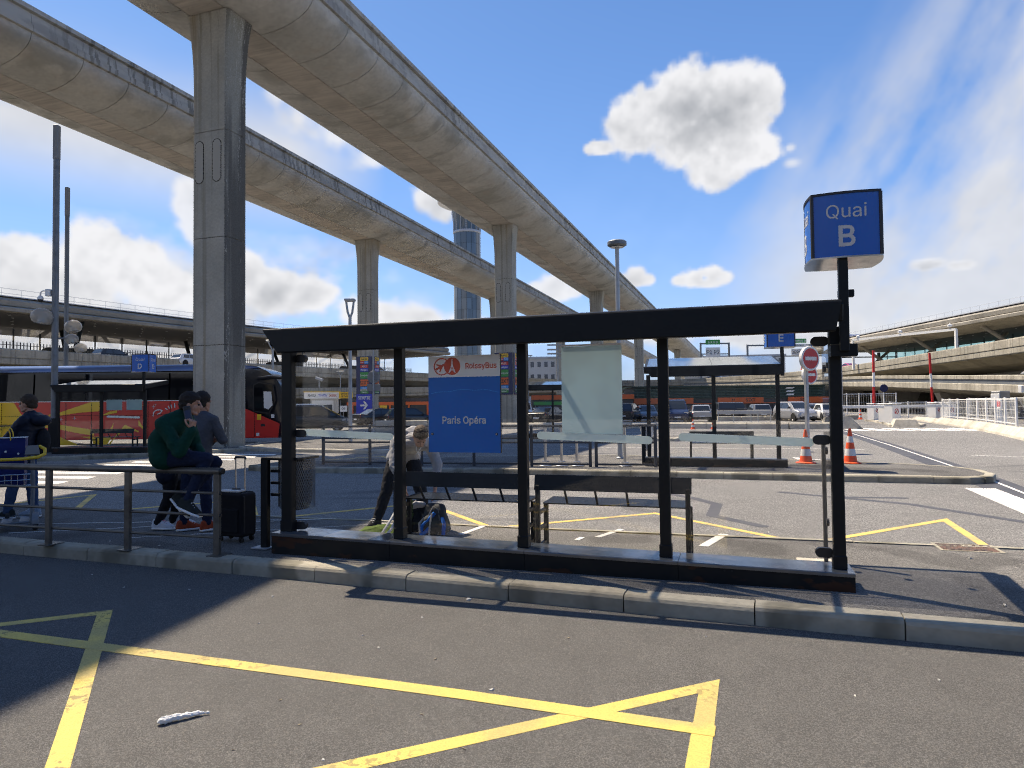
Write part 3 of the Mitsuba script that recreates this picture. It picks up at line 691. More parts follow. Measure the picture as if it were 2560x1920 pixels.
def quai_sign(label, o, deg, cx, letter, z0=2.80, w=0.51, h=0.50, d=0.50, yf=-0.02, pole=(2.02, 0.07), pole_x=None, word='Quai'):
    """A box sign with bowed faces on a square pole; local frame as the shelter's."""
    k = thing('platform_sign', label, 'platform sign')
    M = lambda: MB((o[0], o[1], 0), deg)
    x0, x1 = cx - w / 2, cx + w / 2
    bow = 0.028
    front = [(x0 + (x1 - x0) * t, yf - bow * math.sin(math.pi * t)) for t in np.linspace(0, 1, 9)]
    right = [(x1 + bow * math.sin(math.pi * t), yf + d * t) for t in np.linspace(0, 1, 7)[1:]]
    back = [(x1 + (x0 - x1) * t, yf + d + bow * math.sin(math.pi * t)) for t in np.linspace(0, 1, 9)[1:]]
    left = [(x0 - bow * math.sin(math.pi * t), yf + d + (-d) * t) for t in np.linspace(0, 1, 7)[1:-1]]
    plan = Polygon(front + right + back + left)
    put(k, 'sign_box', M().prism(plan, z0, z0 + h), 'sign_blue', 35)
    put(k, 'cap', M().prism(plan.buffer(0.008, join_style=1), z0 + h, z0 + h + 0.018), 'black_plastic')
    put(k, 'bottom_plate', M().prism(plan.buffer(0.012, join_style=1), z0 - 0.012, z0), 'brushed_plate')
    for x, y in ((x0, yf), (x1, yf), (x1, yf + d), (x0, yf + d)):
        put(k, 'corner_trim', M().prism(Point(x, y).buffer(0.014, quad_segs=4), z0 + 0.001, z0 + h - 0.001), 'black_plastic')
    for nm, txt, hh, zz, bold in (('lettering', word, 0.105, z0 + h * 0.725, False), ('lettering', letter, 0.160, z0 + h * 0.325, True)):
        for (cc, ax) in (((cx, yf - bow - 0.001, zz), (1, 0, 0)), ((x0 - bow - 0.001, yf + d / 2, zz), (0, -1, 0)), ((x1 + bow + 0.001, yf + d / 2, zz), (0, 1, 0))):
            m = M(); c_ = math.cos(math.radians(deg)); s_ = math.sin(math.radians(deg))
            t = MB(); text_on(t, txt, hh, cc, ax, (0, 0, 1), 0.004, bold)
            v, f = t.get()
            # lay the letters back on the bowed face
            if ax[0]: v[:, 1] += bow - bow * np.sin(np.pi * np.clip((v[:, 0] - x0) / w, 0, 1)) + 0.003
            elif ax[1] < 0: v[:, 0] += bow - bow * np.sin(np.pi * np.clip((v[:, 1] - yf) / d, 0, 1)) + 0.003
            else: v[:, 0] -= bow - bow * np.sin(np.pi * np.clip((v[:, 1] - yf) / d, 0, 1)) + 0.003
            put(k, nm, m.add(v, f), 'grey_print')
    px = pole_x if pole_x is not None else cx - 0.03
    pw = pole[1]
    put(k, 'pole', M().bar((px, yf + 0.03, pole[0]), (px, yf + 0.03, z0 - 0.013), pw, pw, 0.004), 'shelter_paint')
    return k, M


SB, SBdeg = (-2.51, 7.15), math.degrees(math.atan2(-0.309, 0.951))
posts = [0.10, 1.405, 2.69, 3.99, 5.375]
sh1, MS = make_shelter('large dark bus shelter in the middle, seen from behind through its glass wall', SB, SBdeg, 5.47, posts, (0.352, 0.288), near=True,
                       bench_spans=((1.10, 2.60), (2.67, 4.19)), band_spans=((0.25, 1.30), (2.81, 3.88), (4.11, 5.21)))
# glazing clamps, the side pane on its own post
for x, z in ((0.21, 2.16), (0.21, 1.37), (0.21, 0.40), (5.27, 2.15), (5.27, 1.33), (5.27, 0.40)):
    put(sh1, 'clamp', MS().slab(LineString([(x - 0.03, z), (x + 0.03, z)]).buffer(0.040, quad_segs=5), (0, 0.255, 0), (1, 0, 0), (0, 0, 1), 0.05), 'black_plastic')
put(sh1, 'side_pane', MS().add([(5.372, 0.25, 0.36), (5.372, 1.02, 0.36), (5.372, 1.02, 2.16), (5.372, 0.25, 2.16)], [[0, 1, 2, 3]]), 'glass')
put(sh1, 'side_post', MS().box((5.372, 1.05, 0.71), (0.035, 0.05, 1.14), 0.005), 'rail_metal')
put(sh1, 'side_post_foot', MS().box((5.30, 1.06, 0.146), (0.36, 0.20, 0.012)), 'light_concrete')
for z in (1.95, 1.2, 0.55): put(sh1, 'fixing', MS().lathe([(0, -0.012), (0.035, -0.012), (0.035, 0.012), (0, 0.012)], (5.372, 0.85, z), 16, rot([0, 1, 0], 90)), 'black_plastic')
put(sh1, 'sign_bracket', MS().box((5.43, 0.075, 2.06), (0.20, 0.09, 0.10), 0.005), 'shelter_paint')
put(sh1, 'sign_bracket', MS().box((5.46, 0.09, 2.52), (0.12, 0.05, 0.06), 0.005), 'shelter_paint')
q1, _ = quai_sign('large blue box sign lettered B on a dark pole above the middle shelter', SB, SBdeg, 5.46, 'B', z0=2.80, w=0.50, yf=-0.02, pole=(2.05, 0.070), pole_x=5.43)

# the blue bus-line poster and the frosted back of another on the glass
pk = thing('bus_poster', 'blue poster for the opera bus line with a white head, fixed to the shelter glass', 'poster')
px0, px1, pz0, pz1 = 1.705, 2.455, 1.19, 2.135
put(pk, 'board', MS().box(((px0 + px1) / 2, 0.205, (pz0 + 1.925) / 2), (px1 - px0, 0.014, 1.925 - pz0)), 'poster_blue')
put(pk, 'white_head', MS().box(((px0 + px1) / 2, 0.205, (pz1 + 1.9255) / 2), (px1 - px0, 0.014, pz1 - 1.9255)), 'white_print')
put(pk, 'edge_strip', MS().box((px1 + 0.004, 0.205, (pz0 + pz1) / 2), (0.006, 0.017, pz1 - pz0)), 'black_plastic')
m = MS(); text_on(m, 'RoissyBus', 0.052, (px0 + 0.555, 0.1975, 2.032), (1, 0, 0), (0, 0, 1), 0.002, True, squash=0.94); put(pk, 'lettering', m, 'logo_red')
m = MS(); text_on(m, 'Paris Opéra', 0.068, (px0 + 0.375, 0.1975, 1.505), (1, 0, 0), (0, 0, 1), 0.002, True, squash=0.90); put(pk, 'lettering', m, 'grey_print')
# roundels: a plane in a ring, a lattice tower on a red disc
c1, c2, r1 = (px0 + 0.145, 2.030), (px0 + 0.255, 2.032), 0.086
ringp = Point(*c1).buffer(r1, quad_segs=12).difference(Point(*c1).buffer(r1 - 0.011, quad_segs=12)).difference(Point(*c2).buffer(r1, quad_segs=12))
put(pk, 'ring', MS().slab(ringp, (0, 0.198, 0), (1, 0, 0), (0, 0, 1), 0.002), 'logo_red')
plane_ = Polygon([(-0.060, -0.028), (-0.05, -0.034), (-0.022, -0.022), (0.012, -0.004), (0.055, 0.020), (0.060, 0.034), (0.048, 0.036), (0.005, 0.014), (-0.045, 0.026), (-0.052, 0.020), (-0.022, 0.002), (-0.038, -0.010), (-0.056, -0.012)])
wing = Polygon([(0.000, 0.004), (0.018, -0.002), (-0.008, -0.050), (-0.020, -0.050)])
put(pk, 'plane_emblem', MS().slab(affinity.translate(plane_.union(wing).buffer(0.001), c1[0] - 0.008, c1[1]), (0, 0.198, 0), (1, 0, 0), (0, 0, 1), 0.002), 'logo_red')
put(pk, 'disc', MS().slab(Point(*c2).buffer(r1, quad_segs=12), (0, 0.198, 0), (1, 0, 0), (0, 0, 1), 0.0015), 'logo_red')
tw = Polygon([(-0.038, -0.062), (-0.022, -0.062), (-0.013, -0.040), (0.013, -0.040), (0.022, -0.062), (0.038, -0.062), (0.016, -0.018), (0.006, 0.03), (0.003, 0.072), (-0.003, 0.072), (-0.006, 0.03), (-0.016, -0.018)]).difference(Polygon([(-0.009, -0.031), (0.009, -0.031), (0.004, -0.008), (-0.004, -0.008)]))
put(pk, 'tower_emblem', MS().slab(affinity.translate(tw, *c2), (0, 0.1965, 0), (1, 0, 0), (0, 0, 1), 0.002), 'white_print')
m = MS(); pts = [(px0 + 0.03 + t * 0.70, 1.765 + 0.035 * math.sin(t * 2.8) + 0.006 * math.sin(t * 17)) for t in np.linspace(0, 1, 18)]
put(pk, 'crease', m.slab(LineString(pts).buffer(0.0022), (0, 0.198, 0), (1, 0, 0), (0, 0, 1), 0.002), 'print_sky')
for x in (px0 + 0.04, px1 - 0.04):
    put(pk, 'rivet', MS().lathe([(0.013, 0), (0.013, 0.003), (0.006, 0.007), (0, 0.007)], (x, 0.198, 1.37), 12, rot([1, 0, 0], 90)), 'black_plastic')
    put(pk, 'rivet', MS().lathe([(0.006, 0.006), (0.006, 0.010), (0, 0.010)], (x, 0.198, 1.37), 10, rot([1, 0, 0], 90)), 'steel')
fk = thing('poster_case', 'pale teal frosted back of a poster on the shelter glass, right of the blue one', 'poster')
put(fk, 'frosted_sheet', MS().add([(3.05, 0.236, 1.37), (3.615, 0.236, 1.37), (3.615, 0.236, 2.185), (3.05, 0.236, 2.185)], [[0, 1, 2, 3]]), 'poster_back')
put(fk, 'top_strip', MS().box((3.333, 0.240, 2.195), (0.57, 0.02, 0.016)), 'white_plastic')

# the two farther shelters
SE = (3.17, 16.55); SEdeg = math.degrees(math.atan2(15.80 - 16.55, 6.30 - 3.17))
sh2, M2 = make_shelter('bus shelter with a pale roof on the second platform, under the sign lettered E', SE, SEdeg, 3.22, [0.10, 1.62, 3.05], (0.36, 0.33), bench_spans=((1.05, 2.55),), band_spans=(), roof_z=2.38, rise=0.30)
q2, _ = quai_sign('blue box sign lettered E on the second platform, partly hidden by the shelter roof', SE, SEdeg, 3.12, 'E', z0=2.92, w=0.60, h=0.60, yf=-0.04, pole=(2.25, 0.075), pole_x=3.14)
SD = (-15.62, 23.35); SDdeg = 1.0
sh3, M3 = make_shelter('small dark shelter at left in front of the red and yellow coach', SD, SDdeg, 3.20, [0.10, 1.57, 3.05], (0.36, 0.36), bench_spans=((0.95, 2.45),), band_spans=((1.72, 2.85),), roof_z=2.34)
for a in (1.70, 2.38): put(sh3, 'notice', M3().box((a + 0.27, 0.232, 1.78), (0.53, 0.006, 0.36)), 'poster_back')
q3, _ = quai_sign('blue box sign lettered D above the small shelter on the left', SD, SDdeg, 2.98, 'D', z0=2.90, w=0.58, h=0.58, yf=-0.03, pole=(2.3, 0.08), pole_x=3.09)
SF = (0.25, 31.0); sh4, M4 = make_shelter('distant dark shelter half hidden by the frosted poster', SF, -4.0, 3.2, [0.10, 1.57, 3.05], (0.36, 0.36), band_spans=(), roof_z=2.38)
q4, _ = quai_sign('small blue sign peeping out right of the frosted poster', SF, -4.0, 3.1, 'F', z0=2.95, w=0.6, h=0.7, yf=-0.03, pole=(2.3, 0.08))
# ------------------------------------------------------------------ ring road on decks, terminals, tower, far buildings
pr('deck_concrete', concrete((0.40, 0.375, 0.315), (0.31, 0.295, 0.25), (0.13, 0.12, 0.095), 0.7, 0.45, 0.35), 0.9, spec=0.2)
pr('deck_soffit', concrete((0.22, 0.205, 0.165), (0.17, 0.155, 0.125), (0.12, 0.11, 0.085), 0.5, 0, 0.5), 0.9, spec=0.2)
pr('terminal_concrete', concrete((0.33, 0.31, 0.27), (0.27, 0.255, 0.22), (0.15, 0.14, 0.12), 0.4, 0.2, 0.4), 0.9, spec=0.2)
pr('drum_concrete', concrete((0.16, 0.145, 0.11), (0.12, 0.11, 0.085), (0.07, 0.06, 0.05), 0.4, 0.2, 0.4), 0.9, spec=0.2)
pr('ceiling_dark', (0.15, 0.145, 0.14), 0.8, spec=0.2)
pr('zinc', (0.42, 0.43, 0.45), 0.45, metal=0.4)
pr('mullion', (0.035, 0.045, 0.05), 0.4, metal=0.3)
pr('tower_glass', lambda p, n, uv: mix((0.055, 0.075, 0.095), (0.11, 0.145, 0.175), cell_rand(dr.floor(p.z / 4.0), dr.floor(p.x / 1.3), 3)), 0.12, spec=0.9)
pr('cab_glass', (0.030, 0.045, 0.06), 0.06, spec=0.9)
scene['mirror_glass'] = {'type': 'thindielectric', 'int_ior': 2.3}
scene['teal_glass'] = {'type': 'thindielectric', 'int_ior': 1.5, 'specular_transmittance': rgb((0.50, 0.80, 0.78))}
pr('far_white', grime((0.50, 0.49, 0.46), (0.40, 0.39, 0.37), 0.5, 0.3), 0.8)
pr('window_dark', (0.05, 0.06, 0.075), 0.15, spec=0.8)
pr('anthracite', (0.045, 0.047, 0.050), 0.6)
pr('green_clad', (0.018, 0.050, 0.040), 0.45)
RING = np.array([(-70, 8), (-64, 24), (-55, 43), (-45.8, 61.6), (-37, 79), (-33, 87), (-25, 101), (-14.9, 118), (-4, 135), (7, 149), (17, 159), (28, 164.5), (38, 163), (46, 152), (50.5, 138), (53, 122), (52.8, 108), (50, 88), (45.5, 62), (41, 40), (37, 20)], float)


def smooth_path(p, n):
    from scipy.interpolate import splprep, splev
    tck, _ = splprep(np.asarray(p, float).T, s=0, k=3); return np.array(splev(np.linspace(0, 1, n), tck)).T


RP = smooth_path(RING, 361)
RL = LineString(RP)


def ring_piece(s0, s1, n, off=0.0, z=0.0):
    q = np.array([RL.interpolate(s).coords[0] for s in np.linspace(s0, s1, n)])
    d = np.gradient(q, axis=0); d /= np.linalg.norm(d, axis=1, keepdims=True)
    return np.column_stack([q + np.stack([d[:, 1], -d[:, 0]], 1) * off, np.broadcast_to(z, len(q))])


def s_at(x, y): return RL.project(Point(x, y))


LT = RL.length
ring = thing('elevated_road', 'upper elevated ring road sweeping from the left terminal round to the right one', 'flyover')
DECK = [(0.0, 6.42), (0.02, 5.75), (-0.5, 5.62), (-1.6, 5.05), (-4.5, 4.55), (-9.0, 4.45), (-13.0, 4.9), (-31, 5.2), (-31, 6.40)]
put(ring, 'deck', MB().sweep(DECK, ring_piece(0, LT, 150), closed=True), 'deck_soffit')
PAN = 3.0; npan = int(LT / PAN)
for i in range(npan):
    a, b = i * PAN + 0.02, (i + 1) * PAN - 0.02; mid_ = RL.interpolate((a + b) / 2); 
    if mid_.y < 36: continue
    pc = ring_piece(a, b, 2)
    put(ring, 'parapet_panel', MB().sweep([(0.10, 6.38), (0.14, 6.42), (0.14, 7.10), (0.10, 7.20), (-0.14, 7.20), (-0.16, 6.38)], pc, closed=True)
        .sweep([(0.05, 5.80), (0.09, 5.86), (0.09, 6.28), (0.03, 6.34), (-0.2, 6.34), (-0.2, 5.80)], pc, closed=True), 'deck_concrete')
put(ring, 'groove', MB().sweep([(0.03, 6.2), (0.03, 6.5), (-0.1, 6.5), (-0.1, 6.2)], ring_piece(0, LT, 200), closed=True), 'galvanised_dark')
for s in np.arange(18, LT - 10, 22.0):
    for off in (-5.5,):
        q = ring_piece(s - 0.9, s + 0.9, 2, off)
        put(ring, 'column', MB().sweep([(-1.6, 4.6), (-2.4, 4.62), (1.9, 4.62), (1.3, 3.2), (0.9, 0), (-1.2, 0), (-1.3, 3.2)], q, closed=True), 'terminal_concrete')
# the lower slip roads
low1 = thing('slip_road', 'lower slip road climbing under the left deck towards the middle', 'flyover')
P1 = smooth_path([(-52, 42), (-42, 62), (-31, 83), (-20, 101), (-9, 117), (4, 134), (15, 147), (26, 153)], 60); Z1 = np.interp(np.linspace(0, 1, 60), [0, 0.35, 0.7, 1], [3.3, 4.0, 5.0, 5.9])
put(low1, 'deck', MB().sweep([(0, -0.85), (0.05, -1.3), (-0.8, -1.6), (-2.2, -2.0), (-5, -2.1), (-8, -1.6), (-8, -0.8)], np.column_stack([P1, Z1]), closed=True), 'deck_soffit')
for i in range(58):
    put(low1, 'parapet_panel', MB().sweep([(0.10, -0.92), (0.14, -0.85), (0.14, -0.1), (0.10, 0), (-0.14, 0), (-0.15, -0.92)], np.column_stack([P1, Z1])[i:i + 2] + [[0, 0, 0], [0, 0, 0]], closed=True)
        .sweep([(0.04, -1.35), (0.08, -1.3), (0.08, -1.0), (-0.1, -0.96), (-0.1, -1.35)], np.column_stack([P1, Z1])[i:i + 2], closed=True), 'deck_concrete')
low2 = thing('slip_road', 'pale double banded slip road descending in front of the right terminal', 'flyover')
P2 = smooth_path([(40, 160), (47, 142), (50.3, 122), (50, 105), (46.5, 83), (42, 62), (36, 42)], 60); Z2 = np.interp(np.linspace(0, 1, 60), [0, 0.3, 0.6, 1], [6.6, 5.9, 4.9, 3.1])
p2 = np.column_stack([P2, Z2])
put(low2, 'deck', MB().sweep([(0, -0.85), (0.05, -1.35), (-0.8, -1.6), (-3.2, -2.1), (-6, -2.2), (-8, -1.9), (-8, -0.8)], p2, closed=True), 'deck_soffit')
for i in range(0, 59):
    put(low2, 'parapet_panel', MB().sweep([(0.10, -0.42), (0.14, -0.36), (0.14, -0.06), (0.10, 0), (-0.14, 0), (-0.15, -0.42)], p2[i:i + 2], closed=True)
        .sweep([(0.06, -1.45), (0.11, -1.4), (0.11, -0.84), (0.05, -0.78), (-0.1, -0.78), (-0.1, -1.45)], p2[i:i + 2], closed=True), 'deck_concrete')
put(low2, 'rail_strip', MB().sweep([(0.02, -0.80), (0.02, -0.40), (-0.08, -0.40), (-0.08, -0.80)], p2, closed=True), 'galvanised_dark')
put(low2, 'outer_parapet', MB().sweep([(-7.6, -0.8), (-7.6, 0.42), (-7.9, 0.42), (-7.9, -0.8)], p2, closed=True), 'deck_concrete')
for i in range(6, 58, 9):
    c = p2[i]; d = p2[i + 1] - p2[i]; dg = math.degrees(math.atan2(d[1], d[0])) - 90
    put(low2, 'column', MB((c[0], c[1], 0), dg).mesh(hull([(x, y, z) for z, w in ((0, 1.5), (c[2] - 2.4, 1.8), (c[2] - 1.95, 2.5)) for x in (-4 - w, -4 + w) for y in (-0.7, 0.7)])), 'terminal_concrete')


def terminal(key, s0, s1, glass, n, label, drums, back=-50, piece=None):
    ring_piece = piece or globals()['ring_piece']
    k = thing(key, label, 'terminal')
    pc = ring_piece(s0, s1, n)
    FAS1 = [(-14.0, 12.35), (-13.8, 12.42), (-13.75, 12.80), (-14.1, 12.95), (-14.6, 12.95), (-14.6, 12.35)]
    FAS2 = [(-14.35, 13.02), (-14.25, 13.10), (-14.15, 13.62), (-14.6, 13.95), (-15.4, 14.05), (-15.4, 13.02)]
    put(k, 'roof', MB().sweep([(-14.6, 12.5), (-14.8, 13.8), (-20, 14.9), (back * 0.7, 15.6), (back, 14.6), (back - 2, 12.9), (back, 12.5)], pc, closed=True), 'zinc')
    put(k, 'lower_fascia', MB().sweep(FAS1, pc, closed=True), 'terminal_concrete')
    put(k, 'upper_fascia', MB().sweep(FAS2, pc, closed=True), 'terminal_concrete')
    put(k, 'roof_edge', MB().sweep([(-14.4, 14.06), (-14.4, 14.16), (-15.6, 14.30), (-15.6, 14.06)], pc, closed=True), 'zinc')
    put(k, 'ceiling', MB().sweep([(-14.55, 12.34), (back + .1, 12.46), (back + .1, 12.40), (-14.55, 12.28)], pc, closed=True), 'ceiling_dark')
    # glazed front in panes
    L = s1 - s0; W = 3.4; m = int(L / W)
    gz0, gz1 = 6.42, 12.26
    for i in range(m):
        a = ring_piece(s0 + i * W + 0.06, s0 + (i + 1) * W - 0.06, 2, -30)
        for z0, z1 in ((gz0, 8.9), (9.02, gz1)):
            t_ = ring_piece(s0 + i * W + 0.06, s0 + (i + 1) * W - 0.06, 2, -29.3) if glass == 'mirror_glass' else a; t0, t1 = (z0 - gz0) / 6, (z1 - gz0) / 6
            v = np.array([(*(a[0, :2] * (1 - t0) + t_[0, :2] * t0), z0), (*(a[1, :2] * (1 - t0) + t_[1, :2] * t0), z0), (*(a[1, :2] * (1 - t1) + t_[1, :2] * t1), z1), (*(a[0, :2] * (1 - t1) + t_[0, :2] * t1), z1)])
            put(k, 'pane', MB().add(v[::-1], [[0, 1, 2, 3]]), glass)
        put(k, 'mullion', MB().bar((*a[0, :2], gz0), (*a[0, :2], gz1), 0.14, 0.16), 'mullion')
    put(k, 'transom', MB().sweep([(-29.9, 8.90), (-29.9, 9.02), (-30.1, 9.02), (-30.1, 8.90)], pc, closed=True), 'mullion')
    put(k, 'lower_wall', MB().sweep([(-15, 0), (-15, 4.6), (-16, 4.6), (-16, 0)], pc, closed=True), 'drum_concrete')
    # raking struts on stub drums
    for s in np.arange(s0 + 6, s1 - 4, 17.0):
        f = ring_piece(s - 0.5, s + 0.5, 3)[1]; o1 = ring_piece(s - 0.5, s + 0.5, 3, -22)[1]; o2 = ring_piece(s - 2.5, s + 2.5, 3, -15.5); o3 = ring_piece(s - 2.5, s + 2.5, 3, -28)
        for e in (o2[0], o3[2]): put(k, 'strut', MB().tube([(*o1[:2], 6.5), (*e[:2], 12.3)], 0.28, 10), 'mullion' if drums else 'terminal_concrete')
        if drums:
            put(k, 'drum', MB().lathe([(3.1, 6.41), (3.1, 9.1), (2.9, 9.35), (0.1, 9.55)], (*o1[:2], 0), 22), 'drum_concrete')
    # downlights in the dark ceiling
    m_ = MB()
    for s in np.arange(s0 + 1, s1, 3.3):
        for j, off in enumerate((-16.5, -19, -22, -25, -28)):
            q = ring_piece(s - 0.5 + (j % 2) * 1.6, s + 0.5 + (j % 2) * 1.6, 3, off + rng.uniform(-.4, .4))[1]
            if rng.random() < 0.55: m_.box((*q[:2], 12.27), (0.20, 0.20, 0.05))
    put(k, 'downlights', m_, 'white_plastic', kind='stuff')
    # safety rail on the roof
    m_ = MB(); rp_ = ring_piece(s0 + 1, s1 - 1, n, -16.4, 0)
    for z in (14.7, 15.25): m_.tube(rp_ + [0, 0, z], 0.022, 5)
    for s in np.arange(s0 + 1, s1 - 1, 2.0):
        q = ring_piece(s - 0.2, s + 0.2, 3, -16.4)[1]; m_.tube([(*q[:2], 14.0), (*q[:2], 15.25)], 0.018, 5)
    put(k, 'roof_rail', m_, 'galvanised')
    return k


sL1 = s_at(-2, 138); termL = terminal('terminal_building', 4, sL1, 'mirror_glass', 60, 'long low terminal on the left with a concrete eave over dark recesses', True, -41)
def straight_piece(s0, s1, n, off=0.0, z=0.0):
    q = np.column_stack([np.full(n, 51.2), 152 - np.linspace(s0, s1, n)]); d = np.tile([0, -1.0], (n, 1))
    return np.column_stack([q + np.stack([d[:, 1], -d[:, 0]], 1) * off, np.broadcast_to(z, n)])


sR0, LR = 0.0, 128.0; termR = terminal('terminal_building', sR0, LR, 'teal_glass', 50, 'terminal on the right with sunlit eaves and teal glass', False, -37, straight_piece)
put(termR, 'soffit_band', MB().sweep([(-14.1, 12.34), (-19.0, 11.75), (-19.2, 11.90), (-14.6, 12.45)], straight_piece(sR0, LR, 50), closed=True), 'terminal_concrete')
q = straight_piece(sR0, sR0 + 1, 2, -30)
put(termR, 'end_post', MB().bar((*q[0, :2], 6.4), (*q[0, :2], 12.3), 0.5, 0.5), 'mullion')

# palisade fence on the left deck
fn = thing('palisade_fence', 'dark palisade fence along the left deck', 'fence')
m_ = MB()
for s in np.arange(s_at(-58, 38), s_at(-14.9, 118), 0.30):
    q = ring_piece(s - 0.2, s + 0.2, 3, -3.0)[1]; m_.box((*q[:2], 7.25), (0.06, 0.06, 1.7))
put(fn, 'pickets', m_, 'black_plastic', kind='stuff')
for z in (6.9, 7.8): put(fn, 'rail', MB().tube(ring_piece(s_at(-58, 38), s_at(-14.9, 118), 50, -3.0, z), 0.035, 6), 'black_plastic')

# control tower
ct = thing('control_tower', 'round glazed control tower rising behind the guideways', 'tower')
tx, ty, R0 = -15.9, 250.0, 4.95
for zi in range(16):
    z0, z1 = zi * 4.0 + 0.05, zi * 4.0 + 3.95
    for j in range(16):
        a0, a1 = (j + 0.03) * math.pi / 8, (j + 0.97) * math.pi / 8
        if math.sin((a0 + a1) / 2) > 0.3: continue
        v = [(tx + R0 * math.cos(a), ty + R0 * math.sin(a), z) for a, z in ((a0, z0), (a1, z0), (a1, z1), (a0, z1))]
        put(ct, 'glass_panel', MB().add(v, [[0, 1, 2, 3]]), 'tower_glass')
put(ct, 'shaft', MB().lathe([(R0 - 0.12, 0), (R0 - 0.12, 64)], (tx, ty, 0), 32), 'mullion')
put(ct, 'cab_ring', MB().lathe([(R0, 64.0), (R0 + 0.15, 64.3), (R0 + 0.15, 64.7), (R0, 65)], (tx, ty, 0), 32), 'zinc')
put(ct, 'cab', MB().lathe([(R0 - .05, 64.8), (R0 - 0.05, 68.5), (R0 + 0.55, 72.0), (R0 + 0.55, 72.4), (0.1, 72.5)], (tx, ty, 0), 32), 'cab_glass', 30)
for j in range(16):
    a = j * math.pi / 8
    put(ct, 'cab_mullion', MB().tube([(tx + (R0 + .03) * math.cos(a), ty + (R0 + .03) * math.sin(a), 64.8), (tx + (R0 + .03) * math.cos(a), ty + (R0 + .03) * math.sin(a), 68.5), (tx + (R0 + 0.62) * math.cos(a), ty + (R0 + 0.62) * math.sin(a), 72.2)], 0.10, 6), 'zinc')
put(ct, 'neck', MB().lathe([(3.0, 72.4), (3.0, 74.5)], (tx, ty, 0), 24), 'zinc')
put(ct, 'saucer', MB().lathe([(3.0, 74.2), (9.0, 74.6), (10.6, 75.4), (10.8, 76.2), (10.2, 77.0), (6, 77.8), (0.1, 78)], (tx, ty, 0), 40), 'white_plastic', 40)

# far hotel and gantries
def slab_building(label, c, deg, L, D_, H, rows, cols, roof=True, mat='far_white'):
    k = thing('building_block', label, 'building')
    put(k, 'wall', MB((*c, 0), deg).box((0, D_ / 2, H / 2), (L, D_, H)), mat)
    put(k, 'roof', MB((*c, 0), deg).box((0, D_ / 2, H + 0.35), (L + 0.8, D_ + 0.8, 0.7)), 'zinc')
    for r in range(rows):
        for j in range(cols):
            x = -L / 2 + L * (j + 0.5) / cols; z = H * (r + 0.55) / rows
            put(k, 'window', MB((*c, 0), deg).box((x, -0.02, z), (L / cols * 0.5, 0.1, H / rows * 0.42)), 'window_dark')
    return k


slab_building('pale office block with small square windows, above the green rental building', (97, 300), -14, 42, 20, 21.5, 5, 12)
slab_building('lower white block behind the far flyover piers', (88, 262), -5, 26, 14, 11.5, 4, 14)
slab_building('grey block left of the frosted poster, beyond the flyover', (10.5, 235), 0, 14, 10, 17.2, 4, 6)


def gantry(label, x0, x1, y, z0, z1, panels):
    k = thing('sign_gantry', label, 'sign gantry')
    put(k, 'frame', MB().bar((x0, y, z0), (x0, y, z1), 0.35, 0.35).bar((x1, y, z0), (x1, y, z1), 0.35, 0.35).bar((x0, y, z1 - 0.2), (x1, y, z1 - 0.2), 0.3, 0.3).bar((x0, y, z1 - 2.6), (x1, y, z1 - 2.6), 0.25, 0.25), 'galvanised_dark')
    for (px, zc, w, h, mat, txt) in panels:
        put(k, 'panel', MB().box((px, y - 0.35, zc), (w, 0.12, h), 0.03), mat)
        m = MB(); text_on(m, txt, h * 0.42, (px, y - 0.415, zc), (1, 0, 0), (0, 0, 1), 0.02, True, squash=min(1.0, w * 0.88 / (len(txt) * h * 0.42 * 0.72)))
        put(k, 'lettering', m, 'white_print' if mat != 'white_plastic' else 'window_dark')


gantry('road sign gantry on the flyover left of the sign lettered E', 51.5, 68.8, 150, 6.4, 14.2,
       [(62.6, 14.9, 3.3, 0.9, 'print_green', 'TERMINAL 2E'), (62.6, 13.9, 3.3, 0.7, 'white_plastic', 'PARKINGS'), (62.6, 12.4, 3.3, 1.5, 'white_plastic', 'DEPOSE'), (67.0, 13.8, 3.5, 1.6, 'poster_blue', 'A1 PARIS'), (67.0, 12.4, 3.5, 1.0, 'print_green', 'TERMINAL 2F')])
gantry('road sign gantry on the flyover behind the no-entry signs', 70.0, 84, 150, 6.4, 13.8,
       [(73.3, 14.6, 3.6, 0.9, 'print_green', 'TERMINAL 2D'), (73.3, 13.4, 3.6, 1.1, 'print_green', '2A 2C 2F'), (73.3, 12.0, 3.6, 1.3, 'white_plastic', 'PARKING'), (74.5, 15.7, 4.2, 0.9, 'poster_blue', 'A1 PARIS')])
gantry('single green and white road sign over the guideway end', 43.5, 50.0, 158, 6.4, 15.4, [(46.2, 15.5, 3.3, 1.1, 'print_green', '2 A C D'), (46.2, 13.2, 3.3, 2.2, 'white_plastic', 'P1 P2')])
k = thing('billboard_back', 'back of a small slatted road sign left of the frosted poster', 'road sign')
put(k, 'post', MB().bar((7.9, 118, 4), (7.9, 118, 13.2), 0.25, 0.25), 'galvanised')
for z in (9.6, 10.3, 11.0, 11.8, 12.6): put(k, 'slat', MB().box((7.4, 117.8, z), (2.6, 0.1, 0.28)), 'galvanised')

